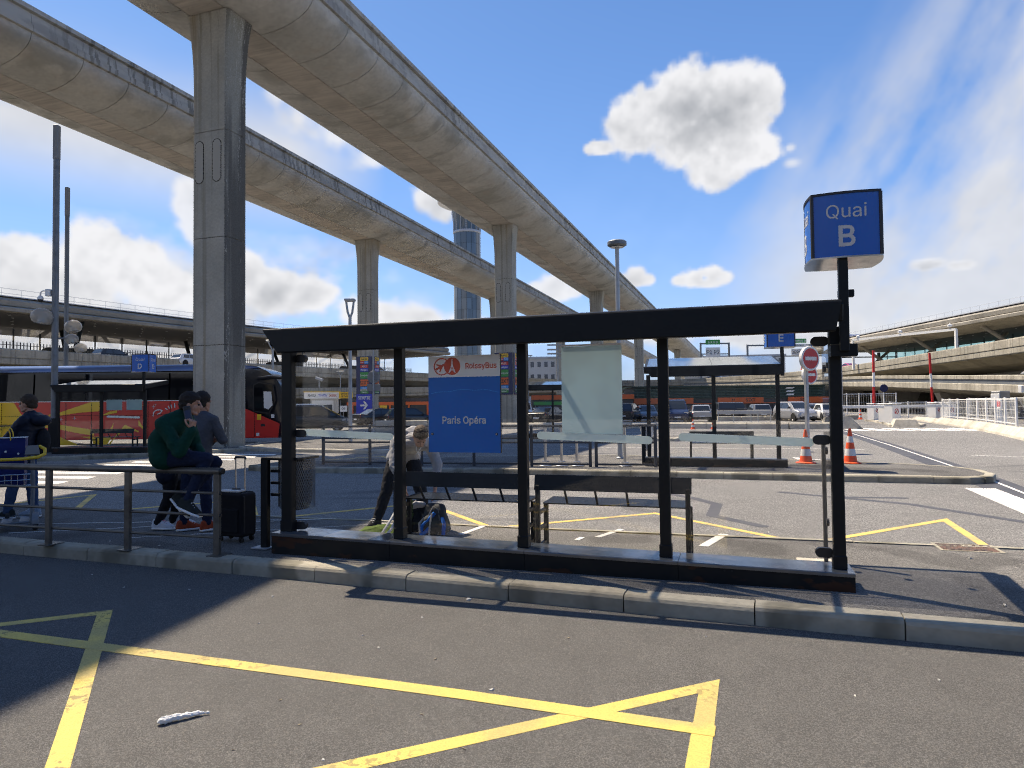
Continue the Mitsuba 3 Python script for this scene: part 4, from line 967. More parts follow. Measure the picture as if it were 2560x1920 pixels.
# low rental buildings behind the car park
rb = thing('rental_building', 'low dark green rental building with orange bands', 'building')
RB = lambda: MB((15.2, 84.5, 0), 0)
put(rb, 'wall', RB().box((11.5, 4, 1.75), (23.4, 7.9, 3.5)), 'anthracite')
put(rb, 'roof', RB().box((11.5, 4, 3.66), (24.2, 9, 0.12)), 'green_clad')
for i in range(8): put(rb, 'cladding_board', RB().bar((-0.3, -0.06, 2.22 + i * 0.187), (23.2, -0.06, 2.22 + i * 0.187), 0.12, 0.155, 0.02), 'green_clad')
for x0, x1 in ((-0.3, 7.0), (10.0, 15.6), (18.6, 24.2)):
    put(rb, 'orange_band', RB().box(((x0 + x1) / 2, -0.12, 1.92), (x1 - x0, 0.10, 0.64)), 'orange')
    m = RB(); text_on(m, 'SIXT', 0.36, (x1 - 1.6 if x0 < 18 else x0 + 2.1, -0.17, 1.92), (1, 0, 0), (0, 0, 1), 0.02, True); put(rb, 'lettering', m, 'black_plastic')
put(rb, 'orange_line', RB().box((11.5, -0.1, 1.55), (24, 0.08, 0.08)), 'orange')
m = RB(); text_on(m, '77', 0.26, (11.9, -0.17, 1.9), (1, 0, 0), (0, 0, 1), 0.02, True); put(rb, 'lettering', m, 'black_plastic')
for i, z in enumerate((2.55, 2.95, 3.35)): put(rb, 'white_slash', RB().slab([(18.4 - .05 * i, z - .1), (19.3 - .05 * i, z - .1), (19.4 + .05 * i, z + .1), (18.5, z + .1)], (0, -0.13, 0), (1, 0, 0), (0, 0, 1), 0.04), 'white_plastic')
for x in np.arange(1, 23, 2.75): put(rb, 'window', RB().box((x + 0.4, -0.03, 0.75), (2.2, 0.06, 1.3)), 'window_dark')
ob = thing('rental_canopy', 'dark rental office with an orange canopy left of the frosted poster', 'building')
OB = lambda: MB((2.2, 82, 0), 0)
put(ob, 'wall', OB().box((6.2, 3, 1.4), (12, 6, 2.8)), 'anthracite'); put(ob, 'orange_band', OB().box((6.2, -0.1, 2.45), (12.2, 0.25, 0.55)), 'orange')
for x in (1.5, 4, 6.5, 9): put(ob, 'window', OB().box((x, -0.02, 1.1), (1.9, 0.06, 1.4)), 'window_dark')
put(ob, 'green_band', OB().box((2.2, -1.6, 1.75), (3.8, 0.2, 0.4)), 'print_green'); put(ob, 'awning_post', OB().bar((0.5, -1.6, 0), (0.5, -1.6, 1.6), .1, .1).bar((3.9, -1.6, 0), (3.9, -1.6, 1.6), .1, .1), 'galvanised_dark')
oc = thing('rental_canopy', 'row of orange fronted rental bays left of the blue poster', 'building')
OC = lambda: MB((-17.2, 88, 0), 0)
put(oc, 'wall', OC().box((3.6, 3, 1.3), (15, 6, 2.6)), 'anthracite'); put(oc, 'orange_band', OC().box((3.6, -0.1, 1.95), (15, 0.25, 0.42)), 'orange')
for x in np.arange(-3.2, 11.5, 2.4): put(oc, 'orange_post', OC().bar((x, -0.1, 0), (x, -0.1, 1.8), 0.22, 0.2), 'orange')
for x, mt, t in ((-1.6, 'white_plastic', '10'), (1.0, 'print_yellow', 'Hertz'), (-4, 'white_plastic', '09'), (-6.4, 'print_yellow', 'Hertz'), (-8.8, 'white_plastic', '08')):
    put(oc, 'bay_board', OC().box((x, -1.5, 1.35), (0.9, 0.06, 0.75)), mt); m = OC(); text_on(m, t, 0.26, (x, -1.535, 1.35), (1, 0, 0), (0, 0, 1), 0.01, True); put(oc, 'lettering', m, 'window_dark')
    put(oc, 'bay_post', OC().bar((x, -1.5, 0), (x, -1.5, 1.0), 0.07, 0.07), 'galvanised')

# the return kiosk
kk = thing('kiosk', 'white rental return kiosk with a yellow side, behind the grey minivan', 'kiosk')
KK = lambda: MB((-16.75, 66.0, 0), 12)
put(kk, 'body', KK().box((-1.25, 1.25, 1.2), (2.5, 2.5, 2.4)), 'far_white')
put(kk, 'fascia', KK().box((-1.45, 1.25, 2.72), (3.2, 3.1, 0.62)), 'white_plastic')
put(kk, 'yellow_fascia', KK().box((0.17, 1.25, 2.72), (0.06, 3.1, 0.60)).box((0.8, -0.32, 2.72), (1.3, 0.06, 0.6)), 'print_yellow')
put(kk, 'roof', KK().box((-1.45, 1.25, 3.06), (3.4, 3.3, 0.06)), 'print_yellow')
put(kk, 'window', KK().box((-1.35, -0.02, 1.35), (1.75, 0.08, 0.95)), 'window_dark')
put(kk, 'window_frame', KK().box((-1.35, -0.05, 1.87), (1.95, 0.12, 0.10)).box((-1.35, -0.05, 0.85), (1.95, 0.12, 0.10)).box((-2.27, -0.05, 1.36), (0.10, 0.12, 0.9)).box((-0.43, -0.05, 1.36), (0.10, 0.12, 0.9)).box((-1.35, -0.05, 1.36), (0.07, 0.12, 0.9)).box((-1.35, -0.06, 2.08), (1.95, 0.14, 0.30)), 'white_plastic')
put(kk, 'door', KK().box((0.02, 1.3, 1.05), (0.06, 0.95, 2.05)), 'far_white')
for t, x, mt, hh in (('Hertz', -2.35, 'black_plastic', 0.25), ('Thrifty', -1.35, 'sign_royal', 0.23), ('dollar.', -0.40, 'logo_red', 0.23)):
    m = KK(); text_on(m, t, hh, (x, -0.302, 2.72), (1, 0, 0), (0, 0, 1), 0.01, True, squash=0.85); put(kk, 'lettering', m, mt)
for t, z in (('RETOUR', 2.84), ('RETURN', 2.60)):
    m = KK(); text_on(m, t, 0.15, (0.72, -0.352, z), (1, 0, 0), (0, 0, 1), 0.01, True, squash=0.9); put(kk, 'lettering', m, 'black_plastic')

# sign boards on the two piers
def boards(pier_c, D, label, ztop, exit_sign):
    deg = math.degrees(math.atan2(D[1], D[0])) - 90
    k = thing('sign_board', label, 'sign board')
    for face in (0, 1):
        if face == 0: Fm = lambda: MB((*pier_c, 0), deg); org, w = (0, -0.66, 0), 1.62
        else: Fm = lambda: MB((*pier_c, 0), deg + 90); org, w = (0, -0.88, 0), 1.12
        z0 = 2.75 if exit_sign else ztop - 3.55
        put(k, 'navy_board', Fm().box((org[0] + (-0.03 if face == 0 else 0), org[1], (z0 + ztop) / 2), (w, 0.06, ztop - z0)), 'sign_blue_dark')
        y = org[1] - 0.035
        rows = [(0, 42, [('Hertz', 'print_yellow', 'black_plastic')]), (42, 75, [('dollar', 'sign_red', 'white_print'), ('Thrifty', 'print_sky', 'white_print')]), (85, 122, [('AVIS', 'sign_red', 'white_print')]),
                (122, 160, [('Budget', 'sign_royal', 'white_print')]), (166, 240, [('Europcar', 'print_green', 'white_print')]), (248, 323, [('SIXT', 'orange', 'black_plastic')]),
                (330, 356, [('alamo', 'print_sky', 'white_print')]), (358, 380, [('enterprise', 'far_white', 'print_green')]), (381, 404, [('National', 'print_green', 'white_print')])]
        W = 0.84 if face == 0 else 0.75
        for a, b, cells in rows:
            za, zb = ztop - 0.07 - a * 0.00821, ztop - 0.07 - b * 0.00821 + 0.012
            n = len(cells)
            for i, (t, bg, fg) in enumerate(cells):
                cx = (i - (n - 1) / 2) * W / n; cw = W / n - 0.01
                put(k, 'logo_panel', Fm().box((cx, y, (za + zb) / 2), (cw, 0.02, za - zb)), bg)
                m = Fm(); hh = min((za - zb) * 0.5, cw * 0.9 / (len(t) * 0.66)); hh = max(hh, 0.07)
                text_on(m, t, hh, (cx, y - 0.011, (za + zb) / 2), (1, 0, 0), (0, 0, 1), 0.006, True, squash=min(1, cw * 0.9 / (len(t) * hh * 0.62))); put(k, 'lettering', m, fg)
    if exit_sign:
        Fm = lambda: MB((*pier_c, 0), deg)
        put(k, 'exit_panel', Fm().box((-0.03, -0.67, 1.41), (1.62, 0.07, 2.66)), 'sign_royal')
        m = Fm(); text_on(m, 'SORTIE', 0.29, (-0.03, -0.706, 2.42), (1, 0, 0), (0, 0, 1), 0.01, True, squash=0.88); put(k, 'lettering', m, 'white_print')
        ar = Polygon([(-0.40, -0.075), (0.12, -0.075), (-0.10, -0.36), (0.09, -0.36), (0.40, 0), (0.09, 0.36), (-0.10, 0.36), (0.12, 0.075), (-0.40, 0.075)])
        put(k, 'arrow', Fm().slab(affinity.translate(ar, -0.03, 1.72), (0, -0.704, 0), (1, 0, 0), (0, 0, 1), 0.01), 'white_print')
    return k


boards(pb[1], BD, 'tall sign board of rental logos ending in a royal blue exit panel', 6.2, True)
boards(pa[1], GD, 'sign board of rental logos without exit panel, right of the blue poster', 6.05, False)

# walls and kerbs towards the car park
bw = thing('low_wall', 'long low concrete wall along the near edge of the car park', 'wall')
BWP = [(-1.5, 47.5), (5, 46), (10.1, 44.6), (17.0, 41.4), (19.2, 41.0)]
ls = LineString(BWP); nW = int(ls.length / 2.4)
for i in range(nW):
    a, b = ls.interpolate(i * 2.4 + 0.015), ls.interpolate((i + 1) * 2.4 - 0.015)
    put(bw, 'wall_block', MB().sweep([(-0.30, -0.05), (-0.24, 0.30), (-0.14, 0.40), (0.14, 0.40), (0.24, 0.30), (0.30, -0.05)], [(a.x, a.y, 0), (b.x, b.y, 0)], closed=True), 'light_concrete')
b2 = thing('low_wall', 'short thick concrete wall in front of the exit sign pier', 'wall')
for i in range(4): put(b2, 'wall_block', MB((-7.4 + i * 1.55, 41.0 + i * 0.18, 0), 6).box((0, 0, 0.38), (1.53, 0.45, 0.80), 0.05), 'light_concrete')
k = thing('road_sign', 'tiny sign plate standing on top of the farther guideway', 'road sign')
put(k, 'plate', MB().box((-19.7, 50.2, 20.15), (0.45, 0.05, 0.42)), 'galvanised_dark'); put(k, 'post', MB().bar((-19.7, 50.24, 19.2), (-19.7, 50.24, 20.2), 0.06, 0.06), 'galvanised_dark')
# ------------------------------------------------------------------ vehicles
def paint(name, c, metal=0.0, rough=0.28):
    return pr(name, c, rough, metal=metal, clearcoat=1.0, clearcoat_gloss=0.95)


for n_, c_, m_ in (('paint_black', (0.012, 0.012, 0.014), 0), ('paint_charcoal', (0.040, 0.042, 0.040), .2), ('paint_navy', (0.012, 0.025, 0.075), .1), ('paint_silver', (0.42, 0.43, 0.45), .5), ('paint_white', (0.62, 0.63, 0.64), 0),
                   ('paint_grey', (0.20, 0.21, 0.23), .4), ('paint_pink', (0.38, 0.03, 0.12), .2), ('paint_blue', (0.05, 0.10, 0.24), .2)): paint(n_, c_, m_)
pr('car_glass', (0.022, 0.027, 0.032), 0.04, spec=0.9)
pr('tail_red', (0.35, 0.012, 0.010), 0.2, clearcoat=1.0); pr('head_lamp', (0.55, 0.57, 0.60), 0.12, metal=0.5); pr('plate', (0.68, 0.68, 0.66), 0.5); pr('alloy', (0.45, 0.45, 0.46), 0.3, metal=0.8)
TYRE = [(0.20, -0.10), (0.29, -0.105), (0.315, -0.08), (0.32, 0), (0.315, 0.08), (0.29, 0.105), (0.20, 0.10)]
KINDS = dict(hatch=dict(L=4.05, W=1.76, H=1.46, hood=0.86, belt=0.92, xr0=-1.95, xr1=-1.55, xf1=0.25, xf0=1.15, tail=0.96),
             suv=dict(L=4.45, W=1.86, H=1.66, hood=1.02, belt=1.06, xr0=-2.15, xr1=-1.75, xf1=0.30, xf0=1.25, tail=1.08),
             sedan=dict(L=4.75, W=1.84, H=1.44, hood=0.86, belt=0.93, xr0=-1.85, xr1=-1.0, xf1=0.25, xf0=1.25, tail=1.04),
             mpv=dict(L=4.72, W=1.88, H=1.75, hood=1.02, belt=1.02, xr0=-2.30, xr1=-2.02, xf1=0.45, xf0=1.80, tail=1.05),
             van=dict(L=5.10, W=1.95, H=1.92, hood=1.08, belt=1.12, xr0=-2.52, xr1=-2.42, xf1=0.95, xf0=1.75, tail=1.12),
             coupe=dict(L=4.5, W=1.88, H=1.30, hood=0.84, belt=0.88, xr0=-2.0, xr1=-0.7, xf1=0.1, xf0=1.15, tail=0.98))


def car(label, x, y, deg, kind, pnt, group='cars in the car park', z=0.0, detail=True):
    K = KINDS[kind]; L, W, H = K['L'] / 2, K['W'] / 2, K['H']
    k = thing('parked_car' if kind not in ('van', 'mpv') else 'parked_van', label, 'car' if kind not in ('van', 'mpv') else 'van', group)
    M = lambda: MB((x, y, z), deg)
    st = [(-L, 0.80 * W, 0.42, K['tail'] - 0.10), (-L + 0.10, 0.93 * W, 0.28, K['tail']), (-L + 0.55, W, 0.22, K['belt'] + 0.02), (-0.3, W, 0.20, K['belt']), (K['xf0'], W, 0.20, K['belt'] - 0.02),
          (L - 0.75, 0.98 * W, 0.22, K['hood']), (L - 0.18, 0.90 * W, 0.25, K['hood'] - 0.14), (L, 0.72 * W, 0.34, K['hood'] - 0.32)]
    V = []
    for (sx, w, z0, z1) in st:
        ring = [(w * 0.86, z0), (w * 0.97, z0 + 0.10), (w, z0 + 0.28 * (z1 - z0)), (w, z1 - 0.22), (w * 0.965, z1 - 0.07), (w * 0.88, z1)]
        ring = ring + [(-a, b) for a, b in ring[::-1]]; V += [(sx, a, b) for a, b in ring]
    m = 12; n = len(st); Fq = [[i * m + j, (i + 1) * m + j, (i + 1) * m + (j + 1) % m, i * m + (j + 1) % m] for i in range(n - 1) for j in range(m)]
    Fq = np.array(Fq); Fq = np.vstack([Fq[:, [0, 1, 2]], Fq[:, [0, 2, 3]]]); c = capfaces(np.array(V)[:m, 1:]); Fq = np.vstack([Fq, c[:, ::-1], c + (n - 1) * m])
    put(k, 'body', M().add(V, Fq[:, ::-1]), pnt, 42)
    b, t = K['belt'] - 0.03, H
    wb, wt = 0.93 * W, 0.74 * W
    G_ = [(K['xr0'], wb * 0.94, b), (K['xr1'], wt, t - 0.05), (K['xr1'] + 0.35, wt * 0.97, t), (K['xf1'] - 0.25, wt * 0.97, t), (K['xf1'] + 0.08, wt * 0.95, t - 0.05), (K['xf0'], wb * 0.92, b)]
    put(k, 'cabin', M().mesh(hull([(q[0], s * q[1], q[2]) for q in G_ for s in (-1, 1)] + [(q, s * wb, b) for q in (K['xr0'] + 0.25, K['xf0'] - 0.3) for s in (-1, 1)])), pnt, 30)
    # glass set a little proud of the cabin
    def quad(p, mat, name, e=0.012):
        p = np.array(p, float); nrm = np.cross(p[1] - p[0], p[2] - p[0]); nrm /= np.linalg.norm(nrm); put(k, name, M().mesh(hull(np.vstack([p + nrm * e, p - nrm * 0.03]))), mat)
    def lerp(a, b_, t_): return tuple(np.array(a) * (1 - t_) + np.array(b_) * t_)
    r0, r1 = (K['xr0'], wb * 0.94, b), (K['xr1'], wt, t - 0.05)
    a0, a1 = lerp(r0, r1, 0.14), lerp(r0, r1, 0.90); f = lambda q, s: (q[0], s * q[1] * 0.90, q[2])
    quad([f(a0, 1), f(a0, -1), f(a1, -1), f(a1, 1)], 'car_glass', 'rear_window')
    r0, r1 = (K['xf0'], wb * 0.92, b), (K['xf1'] + 0.08, wt * 0.95, t - 0.05); a0, a1 = lerp(r0, r1, 0.08), lerp(r0, r1, 0.93)
    quad([f(a0, -1), f(a0, 1), f(a1, 1), f(a1, -1)], 'car_glass', 'windscreen')
    for s in (-1, 1):
        zl, zh = b + 0.06, t - 0.12; yl, yh = wb - (wb - wt) * 0.1, wt + (wb - wt) * 0.12
        xs_l = [K['xr0'] + 0.50, (K['xr0'] + K['xf0']) / 2 - 0.25, (K['xr0'] + K['xf0']) / 2 - 0.17, K['xf0'] - 0.32]
        xs_h = [K['xr1'] + 0.30, xs_l[1] + 0.02, xs_l[2] + 0.02, K['xf1'] - 0.10]
        cuts = [(0, 1), (2, 3)]
        if kind == 'mpv': xs_l = [K['xr0'] + .38, -1.30, -1.22, -0.25, -0.17, K['xf0'] - .32]; xs_h = [K['xr1'] + .22, -1.25, -1.17, -0.22, -0.14, K['xf1'] - .05]; cuts = [(0, 1), (2, 3), (4, 5)]
        for i, j in cuts:
            p = [(xs_l[i], s * yl, zl), (xs_l[j], s * yl, zl), (xs_h[j], s * yh, zh), (xs_h[i], s * yh, zh)]
            quad(p if s < 0 else p[::-1], 'car_glass', 'side_window', 0.028)
    for sx in (-L + 0.78, L - 0.80):
        for s in (-1, 1):
            wk = put(k, 'wheel', M().lathe(TYRE, (sx, s * (W - 0.10), 0.32), 20, rot([1, 0, 0], 90)), 'rubber', 40)
            put(wk, 'rim', M().lathe([(0.0, 0.03), (0.06, 0.05), (0.07, 0.02), (0.19, 0.035), (0.21, 0.06)] if s < 0 else [(0.21, -0.06), (0.19, -0.035), (0.07, -0.02), (0.06, -0.05), (0.0, -0.03)], (sx, s * (W - 0.055), 0.32), 14, rot([1, 0, 0], 90)), 'alloy')
            put(k, 'wheel_arch', M().slab(Point(sx, 0.34).buffer(0.375, quad_segs=6).intersection(Polygon([(sx - 1, 0.2), (sx + 1, 0.2), (sx + 1, 2), (sx - 1, 2)])), (0, s * (W + 0.004), 0), (1, 0, 0), (0, 0, 1), 0.012 * (1 if s < 0 else 1)), 'rubber')
    zt = K['tail']
    for s in (-1, 1):
        put(k, 'tail_light', M().mesh(hull([(-L + 0.005 + dx, s * wy, zz) for dx, wy in ((0.0, 0.60 * W), (0.03, 0.86 * W), (0.28, 0.945 * W)) for zz in (zt - 0.30, zt - 0.13)])), 'tail_red')
        put(k, 'headlight', M().mesh(hull([(L - dx, s * wy, zz) for dx, wy in ((0.06, 0.55 * W), (0.10, 0.84 * W), (0.45, 0.955 * W)) for zz in (K['hood'] - 0.33, K['hood'] - 0.19)])), 'head_lamp')
        put(k, 'mirror', M().mesh(hull([(K['xf0'] - 0.35 + dx, s * (W + dy), K['belt'] + 0.05 + dz) for dx in (0, 0.12) for dy in (-0.02, 0.16) for dz in (0, 0.13)])), 'black_plastic' if kind == 'suv' else pnt)
    put(k, 'rear_bumper', M().mesh(hull([(-L - 0.03 + dx, s * w, zz) for dx, w in ((0, 0.70 * W), (0.12, 0.93 * W)) for s in (-1, 1) for zz in (0.26, 0.46)])), 'black_plastic')
    put(k, 'front_grille', M().mesh(hull([(L + 0.03 - dx, s * w, zz) for dx, w in ((0, 0.55 * W), (0.10, 0.80 * W)) for s in (-1, 1) for zz in (0.26, 0.44)])), 'black_plastic')
    put(k, 'number_plate', M().box((-L - 0.035, 0, 0.58 if kind != 'hatch' else 0.52), (0.03, 0.52, 0.11)), 'plate'); put(k, 'number_plate', M().box((L + 0.035, 0, 0.47), (0.03, 0.52, 0.11)), 'plate')
    return k


car('dark grey minivan driving past in front of the white kiosk', -13.3, 46.2, 10, 'mpv', 'paint_charcoal', None)
car('black saloon with a blue sheen right of the exit sign pier', -10.9, 57.6, 38, 'sedan', 'paint_black')
car('small black hatchback left of the blue poster, seen from behind', -8.3, 56.2, 22, 'hatch', 'paint_black')
car('dark saloon facing away left of the frosted poster', 3.0, 56.3, 62, 'sedan', 'paint_black')
car('black off-roader just right of the frosted poster', 10.2, 61.0, 70, 'suv', 'paint_black')
car('grey car half hidden behind the shelter post, bonnet forward', 12.4, 63.5, -95, 'hatch', 'paint_grey')
car('navy van parked nose out left of the grey hatchback', 13.9, 58.6, -100, 'van', 'paint_navy')
car('shiny grey hatchback with red tail lights behind the two small cones', 16.1, 59.0, 78, 'hatch', 'paint_silver')
car('dark off-roader backing onto the rental building, behind the pale board', 19.9, 65.0, 84, 'suv', 'paint_black')
car('tall dark car behind the off-roader', 22.4, 70.0, 84, 'suv', 'paint_charcoal')
car('mid grey hatchback right of the dark off-roader', 23.2, 65.0, 84, 'hatch', 'paint_grey')
car('silver car facing the camera beside the far shelter post', 24.0, 58.5, -84, 'suv', 'paint_silver')
car('silver hatchback farthest right but one, facing out behind the white one', 28.2, 65.0, -95, 'hatch', 'paint_silver')
car('white saloon facing out behind the no-entry sign posts', 27.3, 59.5, -100, 'hatch', 'paint_white')
car('dark car near the white vans left of the frosted poster', -1.1, 64.0, 80, 'sedan', 'paint_black')
car('white van beyond the dark cars left of the frosted poster', 1.1, 70.0, -90, 'van', 'paint_white')
car('white car farthest left in the car park, roof above the minivan', -19.0, 62.5, 20, 'van', 'paint_white')
car('dark blue car behind the black saloon', -13.2, 66.5, 55, 'hatch', 'paint_blue')
q = ring_piece(s_at(-37, 79), s_at(-37, 79) + 1, 2, -1.6); car('white car on the left upper deck above the coach', q[0, 0] + 1, q[0, 1], 66, 'hatch', 'paint_white', 'cars on the upper road', 6.42)
q = ring_piece(s_at(-40.5, 71), s_at(-40.5, 71) + 1, 2, -2.2); car('dark car on the left upper deck by the twin lamp poles', q[0, 0] + 1, q[0, 1], 66, 'hatch', 'paint_black', 'cars on the upper road', 6.42)
q = ring_piece(s_at(-20, 109), s_at(-20, 109) + 1, 2, -1.6); car('silver car on the upper deck right of the exit sign pier', q[0, 0], q[0, 1], 55, 'hatch', 'paint_silver', 'cars on the upper road', 6.42)
q = ring_piece(s_at(52, 112), s_at(52, 112) + 1, 2, -1.7); car('pink red coupe on the right upper deck', q[0, 0], q[0, 1], 92, 'coupe', 'paint_pink', 'cars on the upper road', 6.5)
q = ring_piece(s_at(44, 156), s_at(44, 156) + 1, 2, -2); car('pale hatchback on the far flyover under the road signs', q[0, 0], q[0, 1], 150, 'hatch', 'paint_grey', 'cars on the upper road', 6.42)
q = ring_piece(s_at(12, 153), s_at(12, 153) + 1, 2, -2.2); car('white van on the far flyover behind the guideway piers', q[0, 0] + 6, q[0, 1] + 3, 30, 'van', 'paint_white', 'cars on the upper road', 6.42)
dv = car('black delivery van with a white tail on the far flyover left of the frosted poster', 0.6, 141.5, 50, 'van', 'paint_black', 'cars on the upper road', 6.5)

# the coach
paint('coach_red', (0.58, 0.020, 0.014)); paint('coach_yellow', (0.78, 0.50, 0.015)); paint('coach_dark', (0.012, 0.014, 0.020), 0, 0.15); paint('coach_roof_sky_tint', (0.10, 0.16, 0.32), 0.3, 0.16)  # roof paint is blue because the mirrored sky is put into its colour
pr('coach_glass', (0.006, 0.007, 0.009), 0.03, spec=0.5)
co = thing('coach', 'long red and yellow coach with black windows parked behind the pier', 'coach')
Y0 = 30.45; CX = lambda px: (px - 1280) / 1720 * Y0
CO = lambda: MB((0, 0, 0), 0)
side = [(-24.0, 0.28), (-24.05, 3.40), (-23.9, 3.56), (-12.2, 3.56), (-11.5, 3.50), (-10.95, 3.28), (-10.55, 2.95), (-10.32, 2.55), (-10.22, 1.6), (-10.25, 0.45), (-10.4, 0.28)]
pts_ = []
cxm = np.array([-17, 1.6])
for (X, Z) in side:
    top_ = np.clip((Z - 3.0) / 0.55, 0, 1); fr = np.clip((X + 11.6) / 1.3, 0, 1)
    pts_ += [(X, Y0 + 0.03 + 0.55 * top_ ** 2 + 0.35 * fr ** 2 * (Z > 0), Z), (X, Y0 + 2.52 - 0.55 * top_ ** 2 - 0.35 * fr ** 2, Z)]
    if top_ > 0.5: pts_ += [(X, Y0 + 0.22, Z - 0.16), (X, Y0 + 2.33, Z - 0.16)]
put(co, 'body', CO().mesh(hull(pts_)), 'coach_dark', 30)
put(co, 'roof_edge', CO().mesh(hull([(X, Y0 + y, z) for X in (-24, -12.4) for y, z in ((0.02, 3.30), (0.03, 3.42), (0.14, 3.54), (0.30, 3.59), (0.4, 3.4))] + [(-11.7, Y0 + 0.25, 3.50), (-11.3, Y0 + .4, 3.44)])), 'coach_roof_sky_tint', 50)
X1, Y1_, Z1_ = (1, 0, 0), None, (0, 0, 1)
low = Polygon([(-24, 0.30), (-24, 1.97), (-11.86, 1.97), (-11.86, 1.62), (-10.42, 0.98), (-10.30, 0.92), (-10.36, 0.30)])
wheels_x = (-19.6, -12.75)
arch = low
for wx in (-21.3,) + (): arch = arch.difference(Point(wx, 0.50).buffer(0.60))
put(co, 'red_side', CO().slab(arch, (0, Y0 + 0.012, 0), X1, Z1_, 0.012), 'coach_red')
sx = lambda x, y: (CX(x / 4.608), 1.65 - ((880 + y / 4.608) - (1011.5 + 0.01047 * (1280 - x / 4.608))) / 1720 * Y0)
for nm, pl in (('a', [(560, 722), (680, 700), (1055, 572), (1165, 572), (1165, 680), (905, 700), (680, 735), (560, 742)]), ('b', [(1345, 572), (1368, 572), (1345, 700), (1160, 738), (1250, 690), (1340, 672)]),
               ('c', [(480, 850), (690, 838), (890, 868), (1080, 895), (1085, 965), (880, 930), (660, 885), (480, 870)]), ('d', [(480, 880), (560, 905), (740, 1000), (890, 1060), (880, 1080), (480, 1080)]),
               ('e', [(930, 975), (1060, 1000), (1085, 1075), (1230, 1075), (1290, 975)]), ('f', [(1245, 1070), (1440, 838), (1600, 910), (1600, 925), (1445, 880), (1300, 1020), (1270, 1072)]),
               ('g', [(1272, 885), (1308, 822), (1300, 885)]), ('h', [(1600, 785), (1672, 905), (1595, 845)]), ('i', [(1600, 618), (1660, 608), (1600, 632)]), ('j', [(-40, 578), (155, 578), (262, 745), (262, 1085), (-40, 1085)]), ('k', [(262, 760), (470, 860), (470, 1085), (262, 1085)])):
    put(co, 'yellow_flash', CO().slab(Polygon([sx(*p) for p in pl]).buffer(0), (0, Y0 + 0.002, 0), X1, Z1_, 0.010), 'coach_yellow')
put(co, 'waist_line', CO().box((-17.9, Y0 - 0.004, 1.99), (12.0, 0.02, 0.035)), 'white_plastic')
for nm, (xa, xb) in (('w', (-24, -21.2)), ('w', (-21.16, -18.9)), ('w', (-18.62, -15.2)), ('w', (-15.16, -11.9))):
    put(co, 'side_window', CO().mesh(hull([(x, Y0 + y, z) for x in (xa + 0.02, xb - 0.02) for y, z in ((-0.004, 2.03), (0.05, 3.22), (0.06, 2.03), (0.12, 3.22))])), 'coach_glass')
for pxl in (20, 760, 1055, 1705, 1960): 
    xx = sx(pxl, 700)[0]; put(co, 'panel_gap', CO().box((xx, Y0 - 0.006, 1.12), (0.022, 0.008, 1.62)), 'dark_void')
for (xa, xb, zz) in ((-24, -12.0, 1.36), (-24, -21.6, 1.0)): put(co, 'panel_gap', CO().box(((xa + xb) / 2, Y0 - 0.006, zz), (xb - xa, 0.008, 0.014)), 'dark_void')
# white script flourish and stars
def sxl(pl): return LineString([sx(*p) for p in pl])
for pl in ([(1765, 738), (1768, 700), (1795, 672), (1838, 664), (1866, 676), (1850, 700), (1815, 716)], [(1905, 650), (1925, 664)], [(1940, 625), (1950, 650)], [(1972, 612), (1976, 642)], [(2010, 595), (2012, 640)], [(2085, 780), (2110, 800), (2085, 820), (2120, 850), (2080, 855)], [(2050, 700), (2120, 690)]):
    put(co, 'script_stroke', CO().slab(sxl(pl).buffer(0.022), (0, Y0 - 0.001, 0), X1, Z1_, 0.006), 'white_print')
for (u_, v_, mt) in ((1768, 632, 'white_print'), (1792, 606, 'white_print'), (82, 684, 'black_plastic'), (870, 683, 'black_plastic'), (1150, 993, 'black_plastic'), (705, 778, 'white_print'), (858, 762, 'white_print'), (1040, 612, 'black_plastic')):
    c_ = sx(u_, v_); r_ = 0.10 if v_ > 620 else 0.06
    st_ = Polygon([(r_ * (1 if i % 2 == 0 else 0.18) * math.cos(i * math.pi / 4), r_ * (1 if i % 2 == 0 else 0.18) * math.sin(i * math.pi / 4)) for i in range(8)])
    put(co, 'star', CO().slab(affinity.translate(st_, *c_), (0, Y0 - 0.001, 0), X1, Z1_, 0.006), mt)
for wx in (-21.3,):
    wk = put(co, 'wheel', CO().lathe([(0.30, -0.14), (0.47, -0.15), (0.50, -0.10), (0.50, 0.10), (0.47, 0.15), (0.30, 0.14)], (wx, Y0 + 0.22, 0.50), 24, rot([1, 0, 0], 90)), 'rubber', 40)
    put(wk, 'rim', CO().lathe([(0, 0.02), (0.12, 0.06), (0.14, -0.02), (0.30, 0.03)], (wx, Y0 + 0.10, 0.50), 20, rot([1, 0, 0], 90)), 'alloy')
